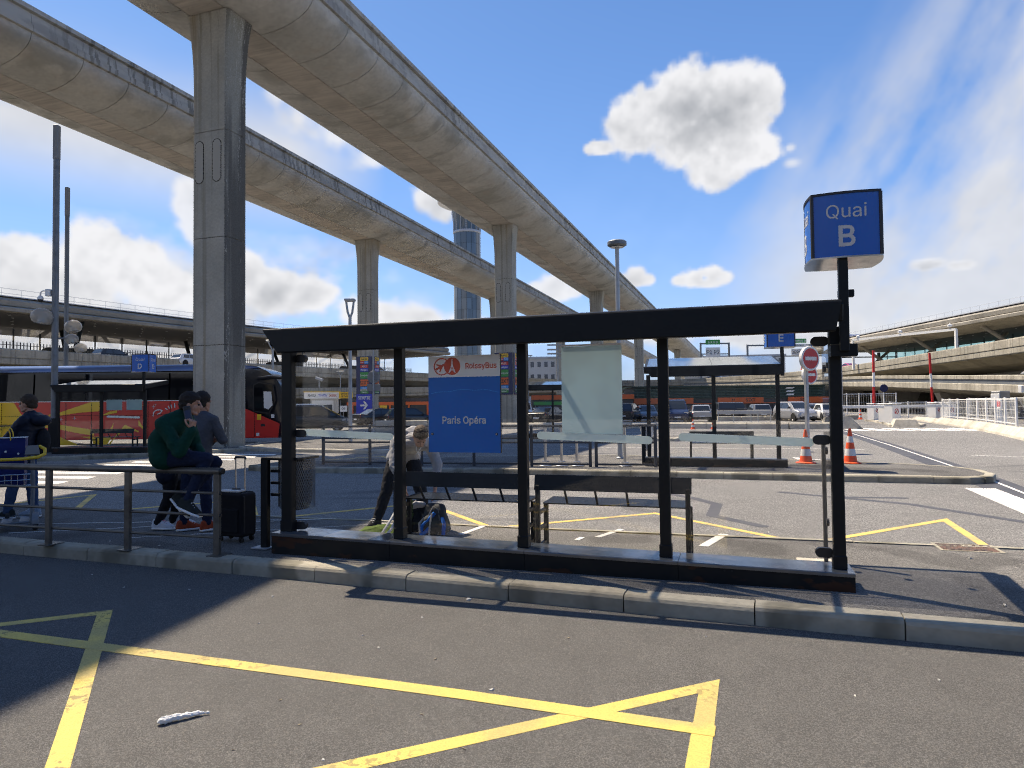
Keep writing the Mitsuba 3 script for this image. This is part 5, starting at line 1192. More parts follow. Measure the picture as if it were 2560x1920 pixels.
# driver's window, door line, mirror arms, stickers
dw = Polygon([(-11.42, 1.50), (-11.42, 2.62), (-11.20, 2.72), (-10.62, 2.62), (-10.52, 1.95), (-10.78, 1.40)])
put(co, 'driver_window_frame', CO().slab(dw.buffer(0.05), (0, Y0 + 0.016, 0), X1, Z1_, 0.012), 'black_plastic'); put(co, 'driver_window', CO().slab(dw, (0, Y0 - 0.002, 0), X1, Z1_, 0.008), 'coach_glass')
put(co, 'pale_blind', CO().slab(Polygon([(-10.98, 1.62), (-11.0, 2.35), (-10.66, 2.33), (-10.60, 1.74), (-10.78, 1.55)]), (0, Y0 - 0.006, 0), X1, Z1_, 0.006), 'white_print')
put(co, 'panel_gap', CO().box((-11.40, Y0 - 0.006, 0.98), (0.02, 0.01, 1.30)), 'dark_void')
put(co, 'mirror_arm', CO().tube([(-11.25, Y0 - 0.02, 2.92), (-10.6, Y0 - 0.16, 2.98), (-9.95, Y0 - 0.12, 2.92), (-9.74, Y0 - 0.05, 2.75)], [0.09, 0.075, 0.06, 0.05], 8), 'coach_dark'); put(co, 'mirror', CO().mesh(hull([(-9.74 + a, Y0 - 0.1 + b, 2.35 + c) for a in (-0.07, 0.09) for b in (-0.1, 0.1) for c in (-0.22, 0.36)])), 'black_plastic', 40)
put(co, 'sticker', CO().box((-11.20, Y0 - 0.004, 1.22), (0.18, 0.01, 0.26)), 'print_yellow'); put(co, 'sticker', CO().box((-10.60, Y0 - 0.002, 1.25), (0.14, 0.01, 0.16)), 'white_print'); put(co, 'lock', CO().box((-11.03, Y0 - 0.004, 0.86), (0.18, 0.01, 0.10)), 'black_plastic')
put(co, 'sticker', CO().box((-11.26, Y0 - 0.004, 0.45), (0.14, 0.01, 0.14)), 'white_print')
# ------------------------------------------------------------------ street furniture
# tubular railing in front on the platform
rl = thing('railing', 'weathered metal railing on the near platform that a man sits on', 'railing')
rp = [(-7.35, 8.43), (-6.28, 8.08), (-5.20, 7.74), (-4.13, 7.41), (-3.03, 7.075)]
for (x, y) in rp: put(rl, 'post', MB((x, y, 0), SBdeg).box((0, 0, 0.55), (0.072, 0.045, 0.84), 0.006), 'rail_metal')
for (x, y) in rp: put(rl, 'foot_plate', MB((x, y, 0), SBdeg).box((0.0, 0.03, 0.144), (0.16, 0.2, 0.012), 0.004), 'rail_metal')
e0, e1 = np.array([-8.6, 8.83]), np.array([-3.03, 7.075]); rd = (e1 - e0) / np.linalg.norm(e1 - e0)
put(rl, 'hand_rail', MB().tube([(*e0, 1.0), (*(e1 + rd * 0.05), 1.0)], 0.036, 14), 'rail_metal', 50)
put(rl, 'end_cap', MB().tube([(*(e1 + rd * 0.045), 1.0), (*(e1 + rd * 0.075), 1.0)], [0.038, 0.030], 14), 'black_plastic', 40)
for z in (0.775, 0.55, 0.325): put(rl, 'mid_rail', MB().tube([(*e0, z), (*e1, z)], 0.0155, 10), 'rail_metal', 50)
for z in (0.775, 0.55, 0.325): put(rl, 'bolt', MB().tube([(*(e1 + rd * 0.03), z), (*(e1 + rd * 0.05), z)], 0.017, 10), 'black_plastic')

# dark railings on the second platform
def dark_rail(label, pts, h=1.0, z0=0.14, rails=(1.0, 0.70, 0.60, 0.08), posts2=True):
    k = thing('railing', label, 'railing')
    p = np.array(pts, float)
    for i, q in enumerate(p): put(k, 'post', MB().box((q[0], q[1], z0 + h / 2), (0.07, 0.07, h), 0.006), 'rail_paint')
    for a, b in zip(p[:-1], p[1:]):
        for r in rails: put(k, 'rail', MB().bar((*a, z0 + h * r - 0.02), (*b, z0 + h * r - 0.02), 0.04, 0.045), 'rail_paint')
    return k


dark_rail('dark railing with four bars on the second platform, left section', [(-4.96, 18.07), (-3.68, 17.78), (-2.3, 17.42), (-0.96, 17.12), (0.30, 16.86)])
dark_rail('dark railing on the second platform behind the frosted poster', [(0.46, 16.84), (1.86, 16.56)])
dark_rail('dark railing on the second platform ending at the far shelter', [(2.0, 16.52), (3.36, 16.24)])
dark_rail('dark railing panel left of the small shelter, behind the man with the trolley', [(-20.2, 22.2), (-18.9, 22.4), (-17.6, 22.6), (-16.2, 22.85)], rails=(1.0, 0.55, 0.45, .1))
for (x, y), s_ in zip(((0.86, 18.2), (1.28, 18.1), (1.67, 18.0), (2.86, 17.6)), ('first', 'second', 'third', 'fourth')):
    b_ = thing('bollard', f'brushed steel post behind the dark railing, {s_} from the left', 'post', 'steel posts behind the railing')
    put(b_, 'shaft', MB().tube([(x, y, 0.14), (x, y, 1.05)], 0.038, 14), 'steel', 50); put(b_, 'collar', MB().lathe([(0.05, 0), (0.05, 0.04), (0.0, 0.05)], (x, y, 1.04), 16), 'black_plastic')
    put(b_, 'base', MB().lathe([(0.10, 0.0), (0.10, 0.012), (0.04, 0.02)], (x, y, 0.142), 16), 'steel')
for i, (x, y) in enumerate(((0.80, 17.0), (1.20, 16.92), (1.58, 16.86), (2.70, 16.60))):
    d_ = thing('floor_disc', 'flat shiny metal disc at the foot of the dark railing, %s from the left' % ('first', 'second', 'third', 'fourth')[i], 'metal disc', 'metal discs on the kerb')
    put(d_, 'plate', MB().lathe([(0.0, 0), (0.17, 0.0), (0.175, 0.012), (0.15, 0.03), (0, 0.034)], (x, y, 0.145), 24), 'steel', 40); put(d_, 'band', MB().box((x, y, 0.182), (0.26, 0.035, 0.012)), 'black_plastic')

# poles and lamps
def pole(k, x, y, z0, z1, r0, r1, mat='galvanised', sides=14): put(k, 'pole', MB().tube([(x, y, z0), (x, y, (z0 + z1) / 2), (x, y, z1)], [r0, (r0 + r1) / 2, r1], sides), mat, 50)


scene['lamp_glass'] = {'type': 'principledthin', 'base_color': rgb((0.75, 0.72, 0.66)), 'roughness': 0.06, 'spec_trans': 0.72, 'diff_trans': 0.5}
BELL = [(0.16, -0.20), (0.27, -0.17), (0.345, -0.03), (0.33, 0.12), (0.24, 0.25), (0.10, 0.32), (0.0, 0.335)]


def twin_pole(label, x, y, top, lamps, cap):
    k = thing('lamp_post', label, 'lamp post'); 
    pole(k, x, y, 0.0, top - cap, 0.105, 0.100, 'galvanised_dark'); put(k, 'head', MB().box((x, y, top - cap / 2), (0.18, 0.18, cap), 0.02), 'lamp_grey')
    put(k, 'base_plate', MB().box((x, y, 0.16), (0.36, 0.36, 0.04), 0.005), 'galvanised_dark')
    for (dx, dy, z, s) in lamps:
        h = put(k, 'lamp', MB().lathe(np.array(BELL) * s, (x + dx, y + dy, z), 28, rot([0, 1, 0], 14 if dx < 0 else -14)), 'lamp_glass', 60)
        put(h, 'reflector', MB().lathe([(0.0, 0.05), (0.10, 0.03), (0.17 * s, -0.16 * s)], (x + dx, y + dy, z - 0.02), 20), 'steel')
        put(h, 'rim', MB().lathe([(0.15 * s, -0.21 * s), (0.20 * s, -0.205 * s), (0.20 * s, -0.185 * s)], (x + dx, y + dy, z), 20, rot([0, 1, 0], 14 if dx < 0 else -14)), 'galvanised_dark')
        put(h, 'arm', MB().tube([(x, y, z + 0.02), (x + dx * 0.8, y + dy * 0.8, z + 0.06)], 0.03, 8), 'galvanised_dark')
    return k


lp1 = twin_pole('tallest lamp post on the left carrying a dome camera and bell lamps', -15.7, 23.6, 11.5, ((-0.33, -0.18, 4.78, 1.0), (0.42, 0.25, 4.06, 0.62)), 1.2)
put(lp1, 'sleeve', MB((-15.7, 23.6, 0)).box((0.0, 0.0, 0.75), (0.26, 0.26, 1.2), 0.01), 'shelter_paint')
lp2 = twin_pole('second tall lamp post on the left, shorter, standing behind the coach', -22.65, 34.9, 13.0, ((0.42, -0.1, 5.80, 1.15), (0.78, -0.05, 4.72, 0.85)), 1.5)
put(lp1, 'camera_box', MB((-15.7, 23.6, 0)).box((-0.20, -0.05, 5.66), (0.17, 0.16, 0.24), 0.015), 'white_plastic'); put(lp1, 'camera_arm', MB((-15.7, 23.6, 0)).tube([(-0.28, -0.05, 5.72), (-0.40, -0.05, 5.73), (-0.47, -0.05, 5.68), (-0.48, -0.05, 5.54)], 0.022, 8), 'white_plastic')
put(lp1, 'camera_dome', MB((-15.7, 23.6, 0)).lathe([(0, -0.15), (0.05, -0.14), (0.075, -0.09), (0.08, -0.04)], (-0.48, -0.05, 5.48), 16), 'black_plastic', 40); put(lp1, 'camera_hood', MB((-15.7, 23.6, 0)).lathe([(0.095, -0.05), (0.10, 0), (0.06, 0.07), (0.02, 0.09)], (-0.48, -0.05, 5.48), 16), 'white_plastic', 40)

dl = thing('lamp_post', 'lamp post with a flat ring head above the shelter roof', 'lamp post'); pole(dl, 2.95, 18.95, 0.14, 6.1, 0.072, 0.055)
put(dl, 'ring_head', MB().lathe([(0.05, 6.00), (0.20, 5.99), (0.265, 6.03), (0.265, 6.12), (0.23, 6.15), (0.05, 6.16)], (2.95, 18.95, 0), 36), 'galvanised_dark', 35); put(dl, 'lamp_glass', MB().lathe([(0.06, 5.985), (0.19, 5.975)], (2.95, 18.95, 0), 30), 'white_plastic')
put(dl, 'base', MB().lathe([(0.11, 0.14), (0.11, 0.17), (0.08, 0.19)], (2.95, 18.95, 0), 18), 'galvanised')


def y_lamp(label, x, y, top, r=0.07, span=0.36):
    k = thing('lamp_post', label, 'lamp post', None); pole(k, x, y, 0, top - 0.75, r, r * 0.8)
    for s in (-1, 1): put(k, 'fork', MB().tube([(x, y, top - 0.78), (x + s * 0.10, y, top - 0.5), (x + s * span * 0.8, y, top - 0.05)], r * 0.55, 8), 'galvanised', 50)
    put(k, 'lamp_head', MB().box((x, y, top), (span * 2.2, 0.30, 0.09), 0.03), 'galvanised'); put(k, 'lamp_glass', MB().box((x, y, top - 0.05), (span * 1.9, 0.24, 0.03)), 'white_plastic')
    return k


y_lamp('forked lamp post standing between coach and exit sign pier, tallest of its kind', -6.75, 28.7, 6.1, 0.085, 0.20)
y_lamp('forked lamp post behind the front of the coach', -16.0, 46, 6.1, 0.09, 0.40)
y_lamp('small forked lamp post above the kiosk roof', -24.2, 97, 6.6, 0.08, 0.5); y_lamp('slender lamp post left of the frosted poster beyond the flyover', 2.2, 92, 8.2, 0.08, 0.5)
y_lamp('lamp post right of the no-entry signs by the barriers', 27.3, 57, 7.6, 0.10, 0.4)
k = thing('flood_light', 'tilted floodlight on a thin mast above the kiosk', 'lamp post'); pole(k, -25.8, 92, 0, 5.2, 0.08, 0.07); put(k, 'lamp_head', MB((-25.8, 92, 5.35)).box((0, 0, 0), (1.0, 0.5, 0.35), 0.05, rot([0, 1, 0], 20)), 'galvanised')

# traffic signs
def no_entry(label, x, y, zc, r, yaw, pole_w=0.07, pole_h=None, z0=0.14):
    k = thing('no_entry_sign', label, 'road sign'); M = lambda: MB((x, y, 0), yaw)
    R_ = rot([1, 0, 0], 90)
    put(k, 'disc', M().lathe([(0, 0.03), (r - 0.012, 0.03), (r, 0.02), (r, -0.02), (r - 0.012, -0.03), (0, -0.03)], (0, -0.07, zc), 40, R_), 'sign_red')
    put(k, 'rim', M().lathe([(r - 0.035, 0.032), (r - 0.005, 0.036), (r + 0.012, 0.025), (r + 0.012, -0.06), (r - 0.02, -0.07), (0, -0.07)], (0, -0.07, zc), 40, R_), 'white_plastic')
    put(k, 'bar', M().box((0, -0.108, zc), (r * 1.28, 0.012, r * 0.30)), 'white_print')
    put(k, 'bracket', M().box((0, 0.02, zc), (r * 1.2, 0.05, 0.05)).box((0, 0.02, zc - .2), (r * 1.0, 0.05, 0.05)), 'galvanised_dark')
    put(k, 'pole', M().box((0, 0.06, (z0 + zc + r * 0.4) / 2), (pole_w, pole_w, zc + r * 0.4 - z0), 0.01), 'galvanised')
    put(k, 'foot', M().box((0, 0.06, z0 + 0.01), (0.24, 0.24, 0.02)), 'galvanised_dark')
    return k


no_entry('red no-entry disc, the nearer and larger of two', 7.62, 17.70, 2.75, 0.30, 24, 0.085)
no_entry('red no-entry disc, the farther one partly behind the nearer', 9.65, 22.4, 2.52, 0.30, 24, 0.085, z0=0.0)
def sign_back(label, x, y, zc, r, yaw=0):
    k = thing('road_sign', label, 'road sign'); M = lambda: MB((x, y, 0), yaw)
    put(k, 'disc', M().lathe([(0, -0.02), (r, -0.02), (r + .01, 0), (r, 0.012), (0, 0.012)], (0, 0.05, zc), 30, rot([1, 0, 0], 90)), 'lamp_grey'); put(k, 'clamp', M().box((0, 0.0, zc + r * .45), (r * 1.4, 0.03, 0.03)).box((0, 0.0, zc - r * .45), (r * 1.4, 0.03, 0.03)), 'galvanised_dark')
    put(k, 'plate', M().box((0, 0.05, zc - r - 0.26), (r * 2.15, 0.03, 0.42), 0.01), 'lamp_grey'); put(k, 'pole', M().box((0, 0, (zc + 1.6) / 2), (0.085, 0.06, zc + 1.6), 0.01), 'galvanised')
    return k


sign_back('grey back of a round road sign in front of the exit sign pier', -8.1, 40.2, 3.35, 0.36)

# traffic cones
pr('cone_orange', (0.70, 0.085, 0.02), 0.5); pr('cone_white', (0.58, 0.58, 0.57), 0.4)
def cone(label, x, y, z, h, group='traffic cones'):
    k = thing('traffic_cone', label, 'traffic cone', group); rb_, rt_ = 0.19 * h, 0.035 * h
    R = lambda t: rb_ + (rt_ - rb_) * t
    put(k, 'base', MB((x, y, z)).lathe([(0.285 * h, 0), (0.29 * h, 0.02 * h), (0.25 * h, 0.035 * h), (rb_ + .01, 0.05 * h)], (0, 0, 0), 8 * 4), 'cone_orange', 30)
    for a, b, mt, nm in ((0.04, 0.22, 'cone_orange', 'band'), (0.22, 0.42, 'cone_white', 'white_band'), (0.42, 0.60, 'cone_orange', 'band'), (0.60, 0.78, 'cone_white', 'white_band'), (0.78, 1.0, 'cone_orange', 'band')):
        put(k, nm, MB((x, y, z)).lathe([(R(a), a * h), (R(b), b * h)] + ([(R(b) * 0.7, h * 1.01), (0, h * 1.01)] if b == 1.0 else []), (0, 0, 0), 26), mt, 40)
    return k


cone('orange and white cone right of the near shelter post', 8.22, 16.8, 0.14, 0.84); cone('orange and white cone left of the near shelter post', 7.20, 16.95, 0.14, 0.82)
cone('small faded cone by the low wall, left of a pair', 10.9, 41.6, 0.05, 0.62); cone('small faded cone by the low wall, right of a pair', 12.0, 41.2, 0.05, 0.62); cone('small cone at the left end of the barrier island', 27.6, 54.6, 0.2, 0.75)
cone('tiny cone on the right flyover edge', 50.6, 120, 7.2, 0.9)

# litter bin by the shelter
tb = thing('litter_bin', 'dark slatted litter bin with a bag beside the shelter, left end', 'litter bin'); TB = lambda: MB((-2.66, 7.42, 0), SBdeg)
put(tb, 'post', TB().box((0.0, 0, 0.62), (0.085, 0.06, 0.96), 0.006), 'shelter_paint'); put(tb, 'foot', TB().box((-0.03, -0.01, 0.147), (0.20, 0.14, 0.014), 0.003), 'galvanised')
put(tb, 'rear_plate', TB().box((0.12, 0.17, 0.82), (0.16, 0.02, 0.52), 0.004), 'shelter_paint'); put(tb, 'lid', TB().box((0.20, 0.16, 1.10), (0.46, 0.40, 0.028), 0.006), 'shelter_paint')
for s_ in np.linspace(0.12, 0.40, 3): put(tb, 'bracket', TB().box((0.11, 0.06, 0.6 + s_ * 0.9), (0.16, 0.03, 0.03)), 'shelter_paint')
ms = MB((-2.66, 7.42, 0), SBdeg)
R_, zz0, zz1, cx_, cy_ = 0.185, 0.56, 1.08, 0.27, 0.19
for t in np.linspace(0, 2 * math.pi, 61)[:-1]:
    for sg in (-1, 1):
        pts = [(cx_ + R_ * math.cos(t + sg * u * 0.9), cy_ + R_ * math.sin(t + sg * u * 0.9), zz0 + (zz1 - zz0) * u) for u in np.linspace(0, 1, 5)]
        ms.tube(pts, 0.0024, 4, caps=False)
put(tb, 'mesh_basket', ms, 'galvanised_dark', kind='stuff')
put(tb, 'bag', TB().lathe([(0.02, 0.53), (0.12, 0.55), (0.155, 0.66), (0.16, 0.95), (0.17, 1.06)], (cx_, cy_, 0), 18), 'black_plastic', 40)
b2_ = thing('litter_bin', 'litter bin with white bag beside the far shelter', 'litter bin')
put(b2_, 'post', MB().box((4.05 - .8, 17.1, 0.62), (0.09, 0.07, 0.95)), 'shelter_paint'); put(b2_, 'lid', MB((3.3, 17.25, 0)).box((0, 0, 1.12), (0.55, 0.40, 0.05), 0.02), 'lamp_grey')
put(b2_, 'bag', MB((3.38, 17.3, 0)).lathe([(0.02, 0.45), (0.10, 0.5), (0.14, 0.8), (0.19, 1.06), (0.21, 1.12)], (0, 0, 0), 14), 'white_plastic', 40)

# barriers, fence and kerb wall on the right
kw = thing('kerb_wall', 'pale concrete kerb wall curving toward the barriers under the white fence', 'wall')
KW = smooth_path([(33.3, 57.5), (30.6, 50.5), (28.0, 44.1), (26.3, 39.8), (23.6, 34.0), (21.6, 29.9), (19.9, 26.5), (18.6, 22.5)], 17)
for i in range(16):
    a, b = KW[i], KW[i + 1]; d = (b - a) / np.linalg.norm(b - a) * 0.02; hh = 0.42 if i > 3 else 0.30
    put(kw, 'wall_block', MB().sweep([(0.04, -0.05), (0.0, 0.10), (-0.22, 0.34), (-0.30, hh), (-0.62, hh), (-0.70, -0.05)][::-1], [(*(a + d), 0), (*(b - d), 0)], closed=True), 'light_concrete')
isl5 = island('barrier_island', [(28.9, 56.2), (28.3, 53.6), (25.8, 47.2), (24.0, 43.6), (25.0, 42.6), (26.5, 44.5), (29.5, 53.0), (30.3, 56.0)], 'narrow pale island carrying the barrier gates', mat='light_concrete')
kerb(isl5, [(28.9, 56.2), (28.3, 53.6), (25.8, 47.2), (24.0, 43.6), (24.3, 42.7), (25.0, 42.6), (26.5, 44.5), (29.5, 53.0), (30.3, 56.0)], side=-1, mat='light_concrete', step=1.6)
put(isl5, 'end_block', MB((24.75, 43.5, 0), 65).mesh(hull([(x * s, y * t, z) for x, y, z in ((1.3, 0.75, 0.0), (1.1, 0.55, 0.48)) for s in (-1, 1) for t in (-1, 1)])), 'light_concrete')


def gate(label, x, y, yaw, arm_to=None, arm_up=None):
    k = thing('barrier_gate', label, 'barrier'); M = lambda: MB((x, y, 0), yaw)
    put(k, 'cabinet', M().mesh(hull([(a, b, z) for a in (-0.42, 0.42) for b in (-0.3, 0.3) for z in (0.15, 1.35)] + [(0, 0, 1.40)])), 'white_plastic')
    put(k, 'lid', M().box((0, 0, 1.43), (0.92, 0.68, 0.07), 0.02), 'white_plastic')
    put(k, 'sign_ring', M().lathe([(0.15, -0.005), (0.19, -0.005), (0.19, 0.005), (0.15, 0.005)], (0, -0.31, 0.92), 24, rot([1, 0, 0], 90)), 'sign_red'); put(k, 'sign_bar', M().slab(LineString([(-0.11, 0.81), (0.11, 1.03)]).buffer(0.02), (0, -0.303, 0), (1, 0, 0), (0, 0, 1), 0.01), 'sign_red')
    put(k, 'sign_figure', M().box((0, -0.304, 0.92), (0.06, 0.01, 0.15)), 'window_dark')
    if arm_to is not None: put(k, 'arm', MB().bar((x, y - 0.45, 1.22), (arm_to[0], arm_to[1], 1.24), 0.10, 0.20, 0.02), 'white_plastic')
    if arm_up:
        z = 1.2
        for i, (dz, mt) in enumerate(((1.55, 'sign_red'), (1.15, 'white_plastic'), (1.75, 'sign_red'))):
            put(k, 'raised_arm_band', MB().bar((x - 0.2 - 0.02 * z * arm_up, y - 0.36, z), (x - 0.2 - 0.02 * (z + dz) * arm_up, y - 0.36, z + dz), 0.16, 0.10, 0.0, (0, 1, 0)), mt); z += dz
    return k


gate('barrier cabinet with a tall raised red and white arm, left one', 28.9, 55.0, 24, None, -0.6)
gate('barrier cabinet carrying the lowered white arm that reaches left', 26.6, 49.0, 24, (23.5, 49.6))
gate('barrier cabinet with a prohibition sign at the front of the island', 25.9, 46.9, 24)
gate('barrier cabinet with the other raised red and white arm, in the middle', 35.8, 58.6, 24, None, 1.6)
gate('tall barrier cabinet left of the white fence', 33.2, 54.0, 24)
gate('barrier cabinet with lowered arm nearest the white fence', 31.9, 50.4, 24, (24.6, 49.6))


def white_fence(label, pts, h=1.25, z0=0.42, bars=9, mat='white_plastic'):
    k = thing('fence', label, 'fence', None); p = np.asarray(pts, float)
    for q in p: put(k, 'post', MB().box((q[0], q[1], z0 + h / 2 + 0.04), (0.085, 0.085, h + 0.08), 0.01), mat)
    for a, b in zip(p[:-1], p[1:]):
        put(k, 'top_rail', MB().bar((*a, z0 + h), (*b, z0 + h), 0.05, 0.06), mat); put(k, 'bottom_rail', MB().bar((*a, z0 + 0.12), (*b, z0 + 0.12), 0.04, 0.04), mat)
        m = MB()
        for r in np.linspace(0.3, 0.9, 3): m.bar((*a, z0 + h * r), (*b, z0 + h * r), 0.012, 0.012)
        L_ = np.linalg.norm(b - a)
        for t in np.linspace(0, 1, int(L_ / 0.16))[1:-1]: q = a + (b - a) * t; m.bar((*q, z0 + 0.12), (*q, z0 + h), 0.008, 0.008)
        put(k, 'wire_panel', m, mat, kind='stuff')
    return k


FP = np.array([KW[i] + np.array([0.45, -0.2]) for i in (4, 5, 6, 7, 8, 9, 10, 11, 12)])
white_fence('white wire fence along the pale kerb wall at right', FP)
white_fence('white fence behind the barriers, far left of them', [(30.2, 64.5), (31.3, 64.4), (32.4, 64.3), (33.5, 64.2), (34.6, 64.1), (35.7, 64.0)], 1.9, 0.4)
white_fence('white fence between the barrier cabinets', [(31.0, 56.5), (33, 57.4), (35, 58.2), (37, 59)], 1.3, 0.2)
white_fence('second white fence parallel to the first, farther right', [(38.5, 58), (36.8, 52.5), (35, 47), (33.2, 41.5), (31.5, 36)], 1.5, 0.25)
k = thing('kerb_wall', 'pale kerb behind the barriers leading left', 'wall')
for i in range(6): put(k, 'wall_block', MB().bar((18.2 + i * 2.1, 61.0 + i * 0.15 - 0.02 * i * i, 0.2), (20.25 + i * 2.1, 61.15 + i * 0.15 - 0.02 * i * i, 0.2), 0.5, 0.42, 0.04), 'light_concrete')
k = thing('ticket_machine', 'grey ticket cabinet with a slanted hood behind the white fence', 'ticket machine')
put(k, 'body', MB((34.2, 48.2, 0), 20).box((0, 0, 1.5), (1.0, 0.7, 1.5), 0.05), 'lamp_grey'); put(k, 'post', MB((34.2, 48.2, 0), 20).box((0, 0, 0.4), (0.3, 0.3, 0.8)), 'white_plastic'); put(k, 'face', MB((34.2, 48.2, 0), 20).box((-0.52, 0, 1.6), (0.08, 0.6, 0.9), 0.03), 'white_plastic')
k = thing('camera_mast', 'white mast with two small boxes and a tilted panel by the ticket cabinet', 'mast'); put(k, 'mast', MB().tube([(36.0, 47.8, 0), (36.0, 47.8, 3.9)], 0.10, 10), 'white_plastic')
for s in (-1, 1): put(k, 'box', MB((36.0, 47.8, 0), 10).box((0.5 * s, 0, 2.35), (0.7, 0.3, 0.5), 0.03), 'white_plastic')
put(k, 'panel', MB((36.0, 47.8, 0), 10).box((-0.32, 0, 3.55), (0.55, 0.4, 0.06), 0.01, rot([0, 1, 0], -30)), 'lamp_grey')
k = thing('warning_board', 'small red and white board on the white fence', 'road sign'); put(k, 'board', MB((26.6, 37.6, 0), 65).box((0, 0, 1.42), (0.95, 0.06, 0.5)), 'white_plastic'); put(k, 'red_field', MB((26.6, 37.6, 0), 65).box((0, 0.035, 1.42), (0.78, 0.03, 0.32)).box((0, -0.035, 1.42), (0.78, 0.03, 0.32)), 'sign_red'); put(k, 'leg', MB((26.6, 37.6, 0), 65).box((-.3, 0, 0.8), (0.08, 0.08, 0.9)).box((.3, 0, 0.8), (0.08, 0.08, 0.9)), 'white_plastic')
k = thing('road_sign', 'small round blue sign on a thin post under the right flyover', 'road sign'); put(k, 'disc', MB().lathe([(0, -.03), (.42, -.03), (.42, .03), (0, .03)], (40.0, 74, 3.0), 24, rot([1, 0, 0], 90)), 'sign_blue_dark'); put(k, 'post', MB().bar((40, 74.06, 0), (40, 74.06, 3.2), 0.09, 0.07), 'galvanised_dark')
k = thing('portal_frame', 'white steel portal with lamps above the right upper deck', 'portal')
put(k, 'leg', MB().bar((51.7, 104, 6.4), (51.7, 104, 10.9), 0.30, 0.30), 'white_plastic'); put(k, 'leg', MB().bar((57.0, 88, 6.4), (57.0, 88, 10.7), 0.30, 0.30), 'white_plastic'); put(k, 'beam', MB().bar((51.7, 104, 10.9), (57.0, 88, 10.7), 0.30, 0.32), 'white_plastic')
for t in (0.06, 0.5, 0.95): put(k, 'lamp', MB().lathe([(0, 0), (0.28, 0.1), (0.28, 0.35), (0, 0.5)], (51.7 + 5.3 * t, 104 - 16 * t, 11.05), 12), 'white_plastic')
k = thing('guard_board', 'long pale board on thin legs in front of the parked cars', 'barrier'); put(k, 'board', MB().bar((13.96, 47.0, 0.97), (17.6, 46.7, 0.97), 0.08, 0.26, 0.02), 'far_white')
for t in (0.02, 0.3, 0.62, 0.75, 0.98): put(k, 'leg', MB().bar((14 + 3.6 * t, 47.05 - 0.3 * t, 0), (14 + 3.6 * t, 47.05 - 0.3 * t, 0.86), 0.05, 0.05), 'galvanised')
k = thing('kerb_wall', 'broken pale concrete end of the low wall beside the no-entry posts', 'wall'); put(k, 'wall_block', MB((19.6, 41.3, 0), -15).mesh(hull([(-1.0, -.5, 0), (1.2, -.5, 0), (-1.0, .6, 0), (1.2, .6, 0), (-0.8, -.3, .7), (0.5, -.3, .75), (-0.8, .4, .7), (0.9, .3, .5)])), 'light_concrete')
k = thing('kerb_wall', 'low pale kerb line on the road before the low wall', 'wall')
for i in range(8): put(k, 'wall_block', MB().bar((6.9 + i * 0.5 + 0.01, 30.6 - i * 0.62, 0.06), (7.4 + i * 0.5 - 0.01, 29.98 - i * 0.62, 0.06), 0.25, 0.16, 0.02), 'light_concrete')
mh = thing('manhole_cover', 'rust brown manhole cover in the near platform at right', 'manhole cover')
pr('rust', lambda p, n, uv: mix((0.11, 0.065, 0.048), (0.07, 0.052, 0.045), smoothstep(.4, .6, fbm(p.x * 14, p.y * 14, 1.0, 3))), 0.8)
put(mh, 'frame', MB((4.63, 7.08, 0), SBdeg).prism(Polygon([(-.28, -.20), (.28, -.20), (.28, .20), (-.28, .20)]).difference(Polygon([(-.25, -.17), (.25, -.17), (.25, .17), (-.25, .17)])), 0.136, 0.142), 'kerb_concrete')
put(mh, 'plate', MB((4.63, 7.08, 0), SBdeg).prism(Polygon([(-.245, -.165), (.245, -.165), (.245, .165), (-.245, .165)]), 0.13, 0.1405), 'rust')
for x in np.linspace(-.20, .20, 7): put(mh, 'rib', MB((4.63, 7.08, 0), SBdeg).bar((x - .03, -.14, .141), (x + .03, .14, .141), .03, .008), 'rust')
# unseen dark block added behind the viewpoint; keeps bright sky out of the panes
sky_block = thing('building_block', 'unseen dark block added behind the viewpoint to dim the reflections in the shelter glass', 'building')
put(sky_block, 'wall', MB().box((0, -62, 7), (150, 20, 14)), 'shelter_paint'); put(sky_block, 'roof', MB().box((0, -61.5, 14.3), (152, 22, 0.6)), 'zinc')
for i in range(30): put(sky_block, 'window', MB().box((-72.5 + i * 5, -51.95, 7), (4.4, 0.3, 11)), 'window_dark')
# ------------------------------------------------------------------ people
from manifold3d import OpType
pr('skin', lambda p, n, uv: mix((0.42, 0.235, 0.16), (0.36, 0.185, 0.12), smoothstep(.4, .6, fbm(p.x * 30, p.y * 30, p.z * 30, 2))), 0.5, spec=0.4)
pr('hair_dark', lambda p, n, uv: mix((0.010, 0.008, 0.007), (0.035, 0.027, 0.022), fbm(p.x * 90, p.y * 90, p.z * 50, 3)), 0.7, spec=0.2)
pr('hair_brown', lambda p, n, uv: mix((0.025, 0.016, 0.010), (0.075, 0.05, 0.032), fbm(p.x * 90, p.y * 90, p.z * 50, 3)), 0.7, spec=0.2)


def cloth(name, c, d, sc=60.0, rough=0.9): pr(name, lambda p, n, uv: mix(c, d, fbm(p.x * sc, p.y * sc, p.z * sc, 3)), rough, spec=0.15, sheen=0.3)


